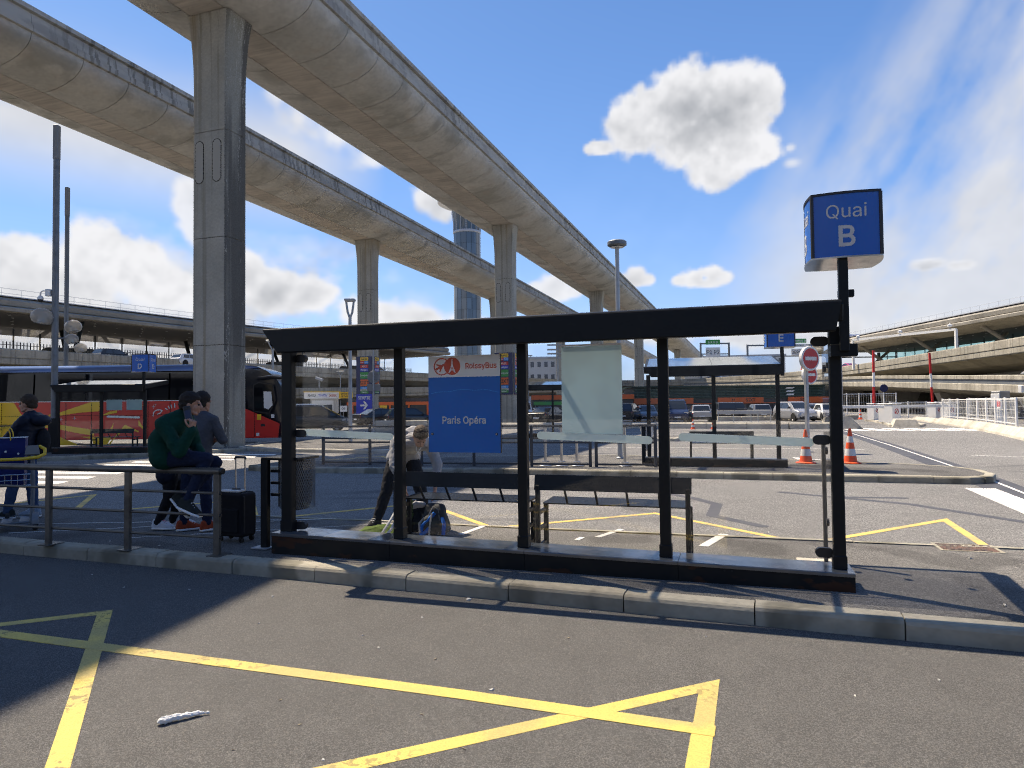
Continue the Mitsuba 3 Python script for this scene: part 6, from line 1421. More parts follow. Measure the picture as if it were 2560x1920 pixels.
cloth('knit_green', (0.004, 0.030, 0.021), (0.008, 0.050, 0.034)); cloth('denim_dark', (0.008, 0.012, 0.030), (0.020, 0.028, 0.060)); cloth('denim_blue', (0.018, 0.040, 0.095), (0.050, 0.085, 0.16), 25)
cloth('wool_grey', (0.055, 0.060, 0.075), (0.085, 0.09, 0.105)); cloth('black_cloth', (0.009, 0.009, 0.011), (0.02, 0.02, 0.023)); cloth('hoodie_grey', (0.30, 0.30, 0.31), (0.40, 0.40, 0.41)); cloth('puffer', (0.008, 0.011, 0.022), (0.018, 0.022, 0.036), 20, 0.5)
cloth('shoe_red', (0.28, 0.05, 0.02), (0.36, 0.07, 0.03)); cloth('shoe_white', (0.55, 0.55, 0.57), (0.66, 0.66, 0.68)); cloth('shoe_dark', (0.015, 0.02, 0.02), (0.03, 0.035, 0.035)); cloth('shoe_grey', (0.20, 0.25, 0.31), (0.28, 0.33, 0.39))
A = lambda *v: np.array(v, float)


def ball(p, r, q=18): return Manifold.sphere(r, q).translate([float(a) for a in p])


def bone(*pr_): return Manifold.batch_hull([ball(p, r) for p, r in pr_])


def ell(c, r, R=None):
    m = Manifold.sphere(1.0, 26).scale([float(a) for a in r])
    if R is not None: m = m.transform(np.column_stack([R, np.zeros(3)]))
    return m.translate([float(a) for a in c])


def skin_of(ms, edge=0.016, it=10, wr=0.0, seed=0, sc=9.0, stretch=(1, 1, 1)):
    m = Manifold.batch_boolean(ms, OpType.Add).refine_to_length(edge).to_mesh()
    t = trimesh.Trimesh(m.vert_properties[:, :3], m.tri_verts); v0 = np.array(t.vertices); trimesh.smoothing.filter_taubin(t, 0.5, 0.53, it)
    v = np.array(t.vertices); far_ = np.linalg.norm(v - v0, axis=1) > .012; v[far_] = v0[far_]; t.vertices = v; nn = np.array(t.vertex_normals)
    if wr:
        q = v * sc * np.array(stretch); a = meshkit.fbm(q + seed, 4, seed); b = np.abs(meshkit.fbm(q * 1.6 + 5 + seed, 3, seed + 3) - 0.5) * 2
        v = v + nn * (wr * (a - 0.5 + 0.8 * (b - 0.3)))[:, None]
    return v, np.array(t.faces)


def hand(w, d, n, side, curl=(35, 40, 30), spread=1.0, s=1.0):
    """Palm and five fingers from the wrist w along d, palm facing n; side: +1 puts the thumb along d x n."""
    d = np.asarray(d, float); d = d / np.linalg.norm(d); n = np.asarray(n, float); n = n - d * (n @ d); n /= np.linalg.norm(n); t = np.cross(d, n) * side
    out = [bone((w + t * .018 * s, .016 * s), (w - t * .018 * s, .016 * s), (w + d * .085 * s + t * .030 * s, .0125 * s), (w + d * .080 * s - t * .032 * s, .0115 * s))]
    for k, (o, L) in enumerate(((.030, .072), (.010, .080), (-.011, .074), (-.031, .058))):
        p = w + d * .083 * s + t * o * s; a = 0
        for j, (fr, r) in enumerate(((.45, .0090), (.32, .0082), (.23, .0072))):
            a += curl[j] + k * 2; dd = d * math.cos(math.radians(a)) + n * math.sin(math.radians(a)) + t * o * 1.2 * spread * (j == 0); e = p + dd * L * fr * s
            out.append(bone((p, r * s), (e, r * s * .93))); p = e
    p = w + d * .025 * s + t * .024 * s
    for dd, L, r in ((d * .55 + t * .75 + n * .30, .040, .0115), (d * .85 + t * .30 + n * .42, .034, .010), (d * .9 - t * .05 + n * .45, .026, .0088)):
        e = p + dd / np.linalg.norm(dd) * L * s; out.append(bone((p, r * s), (e, r * s * .93))); p = e
    return out


def head(c, f, u, s=1.0):
    """Skull, jaw, nose, ears; c centre, f where the face looks, u up."""
    f = np.asarray(f, float); f = f / np.linalg.norm(f); u = np.asarray(u, float); u = u - f * (u @ f); u /= np.linalg.norm(u); l = np.cross(u, f); R = np.stack([l, f, u], 1)
    P = lambda a, b, z: c + (l * a + f * b + u * z) * s
    out = [ell(P(0, -.012, .032), np.array((.076, .096, .090)) * s, R), ell(P(0, .030, -.030), np.array((.062, .066, .078)) * s, R), bone((P(-.026, .058, -.088), .022 * s), (P(.026, .058, -.088), .022 * s), (P(-.05, -.005, -.062), .020 * s), (P(.05, -.005, -.062), .020 * s)),
           bone((P(0, .092, .014), .010 * s), (P(0, .112, -.024), .013 * s), (P(-.013, .094, -.030), .010 * s), (P(.013, .094, -.030), .010 * s)), bone((P(-.045, .078, .024), .012 * s), (P(.045, .078, .024), .012 * s)),
           bone((P(-.020, .088, -.058), .009 * s), (P(.020, .088, -.058), .009 * s)), bone((P(-.016, .086, -.070), .009 * s), (P(.016, .086, -.070), .009 * s))]
    for k in (-1, 1): out.append(ell(P(.077 * k, -.012, -.004), np.array((.012, .020, .033)) * s, R))
    return out, P, R


def hair(P, R, s, c, thick=.012, low=-.03, mat='hair_dark', seed=1, front=.045):
    ms = [ell(P(0, -.016, .040), np.array((.076 + thick, .096 + thick, .090 + thick)) * s, R), ell(P(0, -.050, -.012), np.array((.068 + thick * .7, .055 + thick, .075)) * s, R)]
    v, f = skin_of(ms, .008 * s, 4)
    loc = (v - c) @ R / s
    keep = loc[:, 2] - np.interp(loc[:, 1], [-.12, -.02, .02, front, .10], [low - .05, low, .015, .055, .062]); keep = np.clip(keep / .022 + .5, 0, 1)
    t = trimesh.Trimesh(v, f, process=False); nn = np.array(t.vertex_normals)
    v = v + nn * ((meshkit.fbm(v * 45 + seed, 4, seed) - .5) * .016 * s + (meshkit.noise(v * 110, seed) - .5) * .006)[:, None]
    v = (c + (v - c) * .82) * (1 - keep[:, None]) + v * keep[:, None]
    return v, f


def shoe(a, d, n=(0, 0, 1), L=.28, h=.09, s=1.0):
    d = np.asarray(d, float); d = d / np.linalg.norm(d); n = np.asarray(n, float); n = n - d * (n @ d); n /= np.linalg.norm(n); t = np.cross(d, n)
    q = lambda x, y, z: a + d * x + t * y + n * z
    up_ = [bone((q(-.055, 0, .035), .034), (q(-.045, 0, h), .032), (q(.03, 0, h + .015), .036), (q(.02, .0, .035), .042)), bone((q(.02, 0, .040), .041), (q(.02, 0, h), .034), (q(.13, 0, .032), .036), (q(L - .10, 0, .026), .026), (q(.12, .012, .03), .036), (q(.12, -.012, .03), .036))]
    sole = [Manifold.batch_hull([ball(q(-.068, y, .004), .014) for y in (-.022, .022)] + [ball(q(x, y, .004), .014) for x, y in ((.03, -.036), (.03, .036), (.12, -.042), (.12, .042), (L - .085, -.018), (L - .085, .018))])]
    return up_, sole


def person(label, J, mats, hair_kw=None, seed=1, hands=(), head_s=1.0, extra_top=(), top_r=1.0, top_wr=.016, leg_r=1.0, arm_sleeve=0.93, sole_mat='white_plastic', hide_head=False):
    """J: joints. Body in one skin; top, trousers, shoes, hair as children."""
    k = thing('person', label, 'person', None)
    up_t = J['chest'] - J['pelvis']; up_t /= np.linalg.norm(up_t)
    hs, P, R = head(J['head'], J['look'], J.get('up', A(0, 0, 1)), head_s)
    side = np.asarray(J['side'], float); side = side / np.linalg.norm(side)          # towards the person's left
    hipL, hipR = J['pelvis'] + side * .095, J['pelvis'] - side * .095
    fwd_ = np.cross(side, up_t); fwd_ = fwd_ / np.linalg.norm(fwd_); ch = J['chest']; wa = J['pelvis'] * .55 + ch * .45
    if 'bend' in J: wa = wa + J['bend']
    def torso(e):
        return [bone((hipL, .105 + e), (hipR, .105 + e), (wa + side * .070, .092 + e), (wa - side * .070, .092 + e)), bone((wa + side * .070, .092 + e), (wa - side * .070, .092 + e), (ch + side * .080, .105 + e), (ch - side * .080, .105 + e)),
                bone((ch + side * .08, .105 + e), (ch - side * .08, .105 + e), (J['shL'] - side * .02, .058 + e), (J['shR'] + side * .02, .058 + e), (J['neck'], .058 + e))]
    def arms(e, end=1.0):
        o = []
        for q in 'LR':
            w = J['el' + q] + (J['wr' + q] - J['el' + q]) * end
            o += [bone((J['sh' + q], .060 + e), (J['el' + q], .046 + e)), bone((J['el' + q], .045 + e), (w, (.030 if end > .98 else .033) + e))]
        return o
    def legs(e, end=1.0):
        o = []
        for q, hp in (('L', hipL), ('R', hipR)):
            kn, an = J['kn' + q], J['an' + q]; calf = kn + (an - kn) * .35
            o += [bone((hp, .092 + e), (hp * .5 + kn * .5, .080 * leg_r + e), (kn, .060 * leg_r + e)), bone((kn, .058 * leg_r + e), (calf, .056 * leg_r + e), (kn + (an - kn) * end, .042 * leg_r + e))]
        return o
    hb = []
    for hd in hands: hb += hand(*hd)
    body = hs + [bone((J['neck'], .056), (J['head'] + (J['neck'] - J['head']) * .45, .054))] + torso(-.004) + arms(-.006) + legs(-.008) + hb
    bv, bf = skin_of(body, .009, 5)
    scene[k + '__body'] = mikit.ply((bv, bf), 'skin', smooth=True); _count[k + '__body'] = 1
    collar = [bone((J['neck'] - side * .02, .063), (J['neck'] + side * .02, .063), (J['neck'] + (J['head'] - J['neck']) * .12, .060))]
    put(k, mats.get('top_name', 'jumper'), skin_of(torso(.012 * top_r) + arms(.010 * top_r, arm_sleeve) + collar + list(extra_top), .016, 7, top_wr, seed, 9), mats['top'], True)
    put(k, 'trousers', skin_of(legs(.010, .97) + [bone((hipL, .118), (hipR, .118), (wa + side * .06 - up_t * .06, .10), (wa - side * .06 - up_t * .06, .10))], .016, 6, .016, seed + 7, 10), mats['legs'], True)
    for q in 'LR':
        if 'ft' + q in J:
            a, d, n = J['ft' + q]; u_, so = shoe(a, d, n); sk = put(k, 'shoe', skin_of(u_, .012, 4), mats['shoe' + q], True); put(sk, 'sole', skin_of(so, .014, 2), sole_mat if not isinstance(sole_mat, dict) else sole_mat[q], True)
            t_ = np.cross(np.asarray(d, float), np.asarray(n, float)); t_ /= np.linalg.norm(t_); dn = np.asarray(d, float) / np.linalg.norm(d); ml = MB()
            for x_ in (.045, .07, .095, .12): c_ = a + dn * x_ + np.asarray(n, float) * (.125 - (x_ - .03) * .62); ml.tube([c_ - t_ * .026, c_ + np.asarray(n) * .006, c_ + t_ * .026], .004, 5)
            put(sk, 'laces', ml, mats.get('lace', 'white_plastic'))
    if hair_kw is not None: put(k, 'hair', hair(P, R, head_s, J['head'], **{a: b for a, b in hair_kw.items() if a != 'mat'}), hair_kw.get('mat', 'hair_dark'), True)
    for sg in (-1, 1): put(k, 'eye', MB().mesh(trimesh.creation.icosphere(2, .0105 * head_s)).get() if False else trimesh.Trimesh(*(lambda m: (np.array(m.vertices) + P(.031 * sg, .080, .006), m.faces))(trimesh.creation.icosphere(2, .0115 * head_s))), 'black_plastic', True)
    return k, P, R, side, fwd_


# the man on the rail, phone at his ear
J = dict(pelvis=A(-3.68, 7.29, 1.135), chest=A(-3.60, 7.30, 1.455), bend=A(-.075, 0, .02), neck=A(-3.475, 7.29, 1.575), head=A(-3.395, 7.275, 1.685), look=A(.93, .28, -.12), up=A(-.12, 0, 1), side=A(-.25, .96, 0),
         shL=A(-3.52, 7.47, 1.49), shR=A(-3.615, 7.13, 1.485), elR=A(-3.415, 7.06, 1.205), wrR=A(-3.295, 7.08, 1.425), elL=A(-3.46, 7.53, 1.23), wrL=A(-3.36, 7.42, 1.17),
         knR=A(-3.215, 7.24, 1.115), knL=A(-3.20, 7.43, 1.06), anR=A(-3.385, 7.20, .695), anL=A(-3.515, 7.33, .675), ftR=(A(-3.425, 7.19, .590), A(.86, -.14, -.32), A(.30, 0, .95)), ftL=(A(-3.57, 7.32, .635), A(.62, -.1, -.62), A(.66, 0, .72)))
p1, P_, R_, _, _ = person('man in a green jumper sitting on the railing with a phone at his ear', J, dict(top='knit_green', legs='denim_dark', shoeL='shoe_dark', shoeR='shoe_dark'),
                          dict(thick=.014, low=-.035, seed=3, front=.06), 3, hands=((J['wrR'], A(.12, .02, .98), A(-.72, .30, -.1), 1, (52, 45, 25)), (J['wrL'], A(.8, -.3, -.3), A(0, -.2, -1), -1, (25, 25, 15))), arm_sleeve=.96, top_r=2.2)
ph = thing('phone', 'dark phone held to the ear of the seated man', 'phone')
pc_ = A(-3.378, 7.165, 1.592); pd = A(.20, -.04, -.97); pd /= np.linalg.norm(pd); pn = A(.12, -.99, .06); pn -= pd * (pn @ pd); pn /= np.linalg.norm(pn); Rp = np.stack([pd, np.cross(pn, pd), pn], 1)
put(ph, 'case', MB().box(pc_, (.155, .074, .010), .004, Rp), 'window_dark'); put(ph, 'camera_island', MB().mesh(hull([pc_ + Rp @ A(-.055 + a, .0 + b, .007 + c) for a in (-.016, .016) for b in (-.03, .03) for c in (-.003, .002)])), 'black_plastic')
put(ph, 'trim', MB().box(pc_ + Rp @ A(0, 0, .0052), (.12, .05, .001), 0, Rp), 'paint_navy')

# the man in grey with his back to us
J = dict(pelvis=A(-3.90, 8.52, .98), chest=A(-3.86, 8.50, 1.36), neck=A(-3.84, 8.50, 1.56), head=A(-3.835, 8.53, 1.715), look=A(.30, .95, -.05), side=A(-.95, .30, 0), shL=A(-4.02, 8.54, 1.50), shR=A(-3.67, 8.44, 1.50),
         elL=A(-4.10, 8.66, 1.24), wrL=A(-3.98, 8.84, 1.22), elR=A(-3.585, 8.52, 1.25), wrR=A(-3.70, 8.74, 1.24), knL=A(-4.03, 8.52, .58), knR=A(-3.78, 8.50, .58), anL=A(-4.05, 8.50, .225), anR=A(-3.75, 8.47, .225),
         ftL=(A(-4.05, 8.49, .155), A(.72, .55, 0), A(0, 0, 1)), ftR=(A(-3.75, 8.46, .155), A(.55, .80, 0), A(0, 0, 1)))
sd = A(-.95, .30, 0); tail = [bone((J['pelvis'] + sd * .10 + A(0, 0, .03), .125), (J['pelvis'] - sd * .10 + A(0, 0, .03), .125), (J['pelvis'] + sd * .10 - A(0, 0, .07), .118), (J['pelvis'] - sd * .10 - A(0, 0, .07), .118))]
p2_, _, _, _, _ = person('man in a grey jacket standing with his back turned, behind the seated man', J, dict(top='wool_grey', legs='denim_dark', shoeL='shoe_red', shoeR='shoe_red', top_name='jacket'), dict(thick=.018, low=-.055, seed=5), 11,
                         hands=((J['wrL'], A(.9, .1, 0), A(0, .3, 1), 1), (J['wrR'], A(-.9, .2, 0), A(0, .3, 1), -1)), extra_top=tail)
put(p2_, 'half_belt', MB((-3.92, 8.385, 1.13), 17).box((.06, 0, 0), (.20, .012, .035), .004), 'wool_grey')
# the one hidden behind them: legs and coat tail show
J = dict(pelvis=A(-4.28, 8.68, .95), chest=A(-4.14, 8.70, 1.27), neck=A(-4.02, 8.70, 1.43), head=A(-3.985, 8.70, 1.575), look=A(.95, .2, -.25), side=A(-.2, .97, 0), shL=A(-4.10, 8.86, 1.38), shR=A(-4.14, 8.53, 1.38),
         elL=A(-3.98, 8.90, 1.14), wrL=A(-3.84, 8.82, 1.22), elR=A(-4.02, 8.56, 1.14), wrR=A(-3.88, 8.64, 1.22), knL=A(-4.24, 8.76, .55), knR=A(-4.27, 8.58, .55), anL=A(-4.33, 8.80, .225), anR=A(-4.42, 8.60, .225),
         ftL=(A(-4.27, 8.82, .155), A(.97, .15, 0), A(0, 0, 1)), ftR=(A(-4.41, 8.60, .155), A(.98, -.1, 0), A(0, 0, 1)))
tail = [bone((J['pelvis'] + A(-.03, .10, -.02), .128), (J['pelvis'] + A(-.03, -.10, -.02), .128), (J['pelvis'] + A(-.02, .10, -.13), .13), (J['pelvis'] + A(-.02, -.10, -.13), .13))]
person('person in dark clothes and white trainers, mostly hidden behind the seated man', J, dict(top='puffer', legs='black_cloth', shoeL='shoe_white', shoeR='shoe_white', lace='sign_red', top_name='jacket'), dict(thick=.016, seed=8), 21,
       hands=((J['wrL'], A(.8, -.3, .3), A(0, -.5, .5), -1), (J['wrR'], A(.8, .3, .3), A(0, .5, .5), 1)), extra_top=tail)

# the man with the luggage trolley
J = dict(pelvis=A(-6.82, 9.62, 1.00), chest=A(-6.76, 9.64, 1.38), neck=A(-6.74, 9.64, 1.575), head=A(-6.785, 9.64, 1.725), look=A(-.97, -.05, -.06), side=A(.10, -.99, 0), shL=A(-6.72, 9.46, 1.50), shR=A(-6.74, 9.82, 1.50),
         elL=A(-6.90, 9.42, 1.26), wrL=A(-7.08, 9.50, 1.12), elR=A(-6.88, 9.86, 1.26), wrR=A(-7.06, 9.80, 1.14), knL=A(-6.92, 9.56, .60), knR=A(-6.76, 9.70, .60), anL=A(-7.00, 9.56, .225), anR=A(-6.74, 9.72, .225),
         ftL=(A(-6.98, 9.56, .155), A(-.97, -.15, 0), A(0, 0, 1)), ftR=(A(-6.72, 9.70, .155), A(-.97, -.2, 0), A(0, 0, 1)))
hood = [ell(A(-6.585, 9.62, 1.50), (.115, .15, .085)), bone((A(-6.70, 9.54, 1.56), .055), (A(-6.70, 9.74, 1.56), .055), (A(-6.56, 9.62, 1.50), .06))]
for i in range(7): hood.append(bone((A(-6.75 - .006 * i, 9.54, 1.44 - i * .062), .122), (A(-6.75 - .006 * i, 9.74, 1.44 - i * .062), .122)))
p4, _, _, _, _ = person('man in a navy padded jacket looking left behind the luggage trolley', J, dict(top='puffer', legs='denim_blue', shoeL='shoe_dark', shoeR='shoe_grey', top_name='padded_jacket'), dict(thick=.016, low=-.035, mat='hair_brown', seed=9), 31,
                       hands=((J['wrL'], A(-.8, 0, -.5), A(.3, .7, -.3), 1), (J['wrR'], A(-.8, 0, -.5), A(.3, -.7, -.3), -1)), extra_top=hood, top_r=1.5, leg_r=1.06)
put(p4, 'backpack', skin_of([ell(A(-6.60, 9.70, 1.20), (.07, .12, .19))], .02, 3, .01, 4), 'black_cloth', True)

# the man bending over the bags
J = dict(pelvis=A(-1.40, 8.82, .99), chest=A(-1.255, 8.53, 1.20), bend=A(0, .03, .06), neck=A(-1.175, 8.38, 1.255), head=A(-1.105, 8.27, 1.275), look=A(.15, -.62, -.76), up=A(.25, -.72, .62), side=A(.95, .28, 0), shL=A(-1.02, 8.50, 1.17), shR=A(-1.42, 8.40, 1.20),
         elL=A(-.915, 8.40, .92), wrL=A(-.935, 8.28, .655), elR=A(-1.42, 8.26, .92), wrR=A(-1.27, 8.12, .70), knL=A(-1.15, 8.66, .56), knR=A(-1.585, 8.64, .58), anL=A(-1.12, 8.74, .225), anR=A(-1.70, 8.60, .225),
         ftL=(A(-1.12, 8.74, .155), A(.25, -.97, 0), A(0, 0, 1)), ftR=(A(-1.70, 8.60, .155), A(-.35, -.93, 0), A(0, 0, 1)))
hood = [bone((A(-1.30, 8.42, 1.31), .055), (A(-1.10, 8.48, 1.30), .055), (A(-1.22, 8.50, 1.345), .06)), bone((A(-1.26, 8.33, 1.20), .05), (A(-1.08, 8.36, 1.19), .045))]
p5, _, _, _, _ = person('man in a pale grey hoodie bending over bags behind the shelter glass', J, dict(top='hoodie_grey', legs='black_cloth', shoeL='black_cloth', shoeR='black_cloth', top_name='hoodie'), dict(thick=.015, low=-.02, mat='hair_brown', seed=13, front=.06), 41,
                       hands=((J['wrL'], A(0, -.1, -1), A(-.9, 0, 0), -1, (15, 20, 15)), (J['wrR'], A(.1, -.1, -1), A(.9, 0, 0), 1, (15, 20, 15))), extra_top=hood, top_r=1.5, arm_sleeve=.55, leg_r=1.12)
put(p5, 'drawstring', MB().tube([A(-1.16, 8.30, 1.155), A(-1.15, 8.285, 1.10), A(-1.12, 8.285, 1.05)], .004, 6).tube([A(-1.10, 8.31, 1.15), A(-1.13, 8.285, 1.10), A(-1.155, 8.285, 1.07)], .004, 6), 'white_plastic')

# ------------------------------------------------------------------ luggage
sc_ = thing('suitcase', 'black soft cabin suitcase standing with its handle pulled out', 'suitcase'); SU = lambda: MB((-3.15, 7.86, 0), -22)
bx = [(x, y, z) for x in (-.16, .16) for y in (-.085, .085) for z in (.235, .655)]
sv = skin_of([Manifold.batch_hull([ball(q, .034) for q in bx])], .03, 1, .006, 5, 5); put(sc_, 'shell', SU().add(*sv), 'black_cloth', True)
put(sc_, 'piping', SU().tube([(-.195, -.085, .24), (-.195, -.085, .65), (-.16, -.085, .69), (.16, -.085, .69), (.195, -.085, .65), (.195, -.085, .24)], .007, 6).tube([(-.195, .085, .24), (-.195, .085, .65), (-.16, .085, .69), (.16, .085, .69), (.195, .085, .65), (.195, .085, .24)], .007, 6), 'black_plastic')
put(sc_, 'pocket', SU().mesh(hull([(x, y, z) for x in (-.14, .14) for y, z in ((-.118, .24), (-.132, .26), (-.132, .50), (-.118, .52))])), 'black_cloth')
for x in (-.075, .06): put(sc_, 'handle_tube', SU().tube([(x, .07, .62), (x, .07, .90), (x, .07, 1.06)], [.0095, .009, .0075], 8), 'steel', 50)
put(sc_, 'pull_grip', SU().tube([(-.085, .07, 1.055), (-.075, .07, 1.078), (.06, .07, 1.078), (.07, .07, 1.055)], .014, 8), 'black_plastic', 50)
put(sc_, 'carry_handle', SU().tube([(-.07, 0, .69), (-.05, 0, .722), (.05, 0, .722), (.07, 0, .69)], .012, 8), 'black_plastic', 50)
for x in (-.15, .15):
    for y in (-.08, .08):
        wk = put(sc_, 'wheel', SU().lathe([(.012, -.014), (.030, -.012), (.031, .012), (.012, .014)], (x, y, .171), 16, rot([1, 0, 0], 90)), 'rubber', 40); put(wk, 'fork', SU().mesh(hull([(x + a, y + b, z) for a, b, z in ((-.022, -.02, .215), (.022, -.02, .215), (-.022, .02, .215), (.022, .02, .215), (0, -.017, .17), (0, .017, .17))])), 'black_plastic')
bk = thing('paper_box', 'folded white papers lying on top of the black suitcase', 'papers'); put(bk, 'sheets', SU().box((-.03, -.03, .706), (.26, .12, .018), .002, rot([0, 0, 1], 4)), 'white_print'); put(bk, 'band', SU().box((-.03, -.03, .716), (.26, .03, .002), 0, rot([0, 0, 1], 4)), 'grey_print')

tr = thing('luggage_trolley', 'airport luggage trolley with a yellow handle and wire basket', 'luggage trolley')
TR_O = A(-6.25, 8.50, 0); ang_ = math.degrees(math.atan2(.54, .84)); TRL = lambda: MB(TR_O, ang_)      # local x along the handle, y ahead
put(tr, 'handle', TRL().tube([(-.40, -.02, 1.12), (-.30, -.05, 1.08), (-.20, -.08, 1.04), (.17, -.08, 1.04), (.33, -.06, 1.055), (.40, -.03, 1.09), (.40, .03, 1.15), (.34, .08, 1.185)], .020, 12), 'print_yellow', 60)
for x in (-.42, .27): put(tr, 'grip_block', TRL().mesh(hull([(x + a, .05 + b, 1.12 + c) for a, b, c in ((-.08, -.03, -.03), (.08, -.03, -.03), (-.06, -.03, .08), (.06, -.03, .085), (-.08, .06, -.05), (.08, .06, -.05), (-.05, .06, .07), (.05, .06, .07))])), 'lamp_grey', 50)
for x in (-.30, .27): put(tr, 'post', TRL().tube([(x, .06, 1.10), (x + .01, .05, .70), (x, .02, .24)], .024, 10), 'galvanised_dark', 50)
wb_ = MB(TR_O, ang_)
for z, r in ((.84, .008), (.77, .005), (.70, .008)): wb_.tube([(-.27, .06, z), (.25, .06, z), (.25, .36, z - .02), (-.27, .36, z - .02), (-.27, .06, z)], r, 6)
for x in np.linspace(-.27, .25, 9): wb_.tube([(x, .06, .84), (x, .07, .70), (x, .35, .68), (x, .36, .82)], .004, 5)
put(tr, 'wire_basket', wb_, 'steel', kind='stuff')
put(tr, 'tray_frame', TRL().tube([(-.30, -.02, .235), (-.30, .75, .245), (.26, .75, .245), (.27, -.02, .235)], .018, 8).tube([(-.30, .1, .235), (.27, .1, .235)], .014, 8), 'galvanised_dark', 50)
for x in np.linspace(-.2, .18, 3): put(tr, 'tray_slat', TRL().bar((x, 0, .215), (x, .74, .225), .11, .012), 'galvanised_dark')
for x in (-.34, .31):
    wk = put(tr, 'wheel', TRL().lathe([(.03, -.025), (.095, -.028), (.102, 0), (.095, .028), (.03, .025)], (x, .0, .245), 22, rot([0, 1, 0], 90)), 'rubber', 40)
    put(wk, 'mudguard', TRL().mesh(hull([(x + a, r_ * math.sin(t), .245 + r_ * math.cos(t)) for a in (-.035, .035) for r_ in (.118,) for t in np.linspace(-1.7, .9, 9)])), 'lamp_grey', 60)
put(tr, 'front_wheel', TRL().lathe([(.02, -.02), (.07, -.022), (.075, 0), (.07, .022), (.02, .02)], (-.02, .72, .218), 18, rot([0, 1, 0], 90)), 'rubber')
bg = thing('shopping_bag', 'blue paper shopping bag with yellow cord handles on the trolley', 'bag')
cloth('bag_blue', (0.008, 0.014, 0.085), (0.014, 0.022, 0.12), 12, 0.45)
BG = lambda: MB(TR_O + A(0, 0, 0), ang_ - 8)
g_ = []
for i, z in enumerate(np.linspace(.71, 1.30, 10)):
    for (x, y) in ((-.165, .12), (0, .125), (.17, .12), (.17, .28), (0, .275), (-.165, .28)):
        j = (meshkit.noise(np.array([x * 9, y * 9, z * 7.0])) - .5) * .035; g_.append((x + .012 * (z - .7), y + j, z))
g_ = np.array(g_); Fq = np.array([[i * 6 + j, i * 6 + (j + 1) % 6, (i + 1) * 6 + (j + 1) % 6, (i + 1) * 6 + j] for i in range(9) for j in range(6)])
put(bg, 'paper', BG().add(g_, Fq), 'bag_blue'); put(bg, 'bottom', BG().box((-.01, .21, .712), (.33, .15, .01)), 'bag_blue')
put(bg, 'top_fold', BG().tube([(-.157, .12, 1.302), (0, .122, 1.300), (.177, .12, 1.302), (.177, .28, 1.302), (0, .275, 1.300), (-.157, .28, 1.302), (-.157, .12, 1.302)], .006, 6), 'white_print')
for y in (.12, .275): put(bg, 'cord_handle', BG().tube([(-.11 + dx, y, 1.27 + dz) for dx, dz in ((0, 0), (.005, .09), (.03, .15), (.07, .165), (.11, .14), (.13, .08), (.135, 0))], .007, 7), 'print_yellow', 60)
for (x, z) in ((-.02, 1.13), (.11, 1.10), (-.16, 1.17)): put(bg, 'printed_star', BG().slab(Point(x, z).buffer(.012), (0, .098, 0), (1, 0, 0), (0, 0, 1), .002), 'white_print')


def pack(name, label, parts, mat, cat='backpack', seed=2, wr=.03):
    k = thing(name, label, cat); put(k, 'shell', skin_of(parts, .016, 5, wr, seed, 7), mat, True); return k


cloth('pack_grey', (0.045, 0.048, 0.050), (0.075, 0.078, 0.08), 30); cloth('pack_green', (0.035, 0.060, 0.012), (0.10, 0.15, 0.03), 14); cloth('strap_blue', (0.015, 0.12, 0.50), (0.03, 0.16, 0.58), 30)
k = pack('backpack', 'grey backpack with blue straps and pale piping, right of the bending man', [Manifold.batch_hull([ball(q, .05) for q in ((-1.04, 7.98, .22), (-.80, 7.90, .22), (-1.04, 8.16, .22), (-.78, 8.1, .22), (-.98, 8.04, .46), (-.84, 8.0, .47))]), ell(A(-.93, 7.94, .28), (.13, .07, .12))], 'pack_grey', seed=4)
put(k, 'piping', MB().tube([(-1.02, 7.93, .18), (-.99, 7.93, .36), (-.92, 7.955, .49), (-.86, 7.94, .45), (-.84, 7.90, .30), (-.86, 7.87, .18)], .008, 6), 'lamp_grey', 50)
for pts in ([(-1.06, 7.93, .16), (-1.04, 7.91, .28), (-.97, 7.90, .34), (-.90, 7.92, .42)], [(-1.05, 7.90, .17), (-.99, 7.88, .22), (-.95, 7.90, .28)], [(-.80, 7.86, .18), (-.79, 7.87, .30), (-.82, 7.92, .36)]): put(k, 'strap', MB().tube(pts, [.022] * len(pts), 8), 'strap_blue', 50)
put(k, 'buckle_strap', MB().tube([(-.96, 7.86, .17), (-.95, 7.875, .30), (-.93, 7.90, .42)], .012, 6).tube([(-1.07, 7.91, .2), (-1.08, 7.93, .3), (-1.02, 7.96, .36)], .014, 6), 'far_white', 50)
k = pack('backpack', 'black backpack with lime trim open in front of the bending man', [Manifold.batch_hull([ball(q, .05) for q in ((-1.30, 8.12, .22), (-1.12, 8.06, .22), (-1.28, 8.28, .22), (-1.12, 8.22, .22), (-1.25, 8.16, .48), (-1.13, 8.14, .46))]), bone((A(-1.20, 8.06, .50), .05), (A(-1.06, 8.08, .50), .04)), bone((A(-1.0, 8.14, .42), .055), (A(-1.12, 8.14, .46), .05))], 'black_cloth', seed=6)
for pts in ([(-1.30, 8.02, .16), (-1.26, 8.01, .32), (-1.20, 8.03, .44)], [(-1.24, 8.01, .16), (-1.20, 8.00, .30), (-1.17, 8.03, .40)], [(-1.19, 8.02, .40), (-1.17, 8.0, .5), (-1.2, 8.06, .6)]): put(k, 'lime_trim', MB().tube(pts, .016, 6), 'pack_green', 50)
put(k, 'striped_cloth', skin_of([bone((A(-1.22, 8.03, .47), .035), (A(-1.13, 8.02, .52), .03), (A(-1.05, 8.04, .50), .032))], .012, 4, .02, 8, 14), 'hoodie_grey', True)
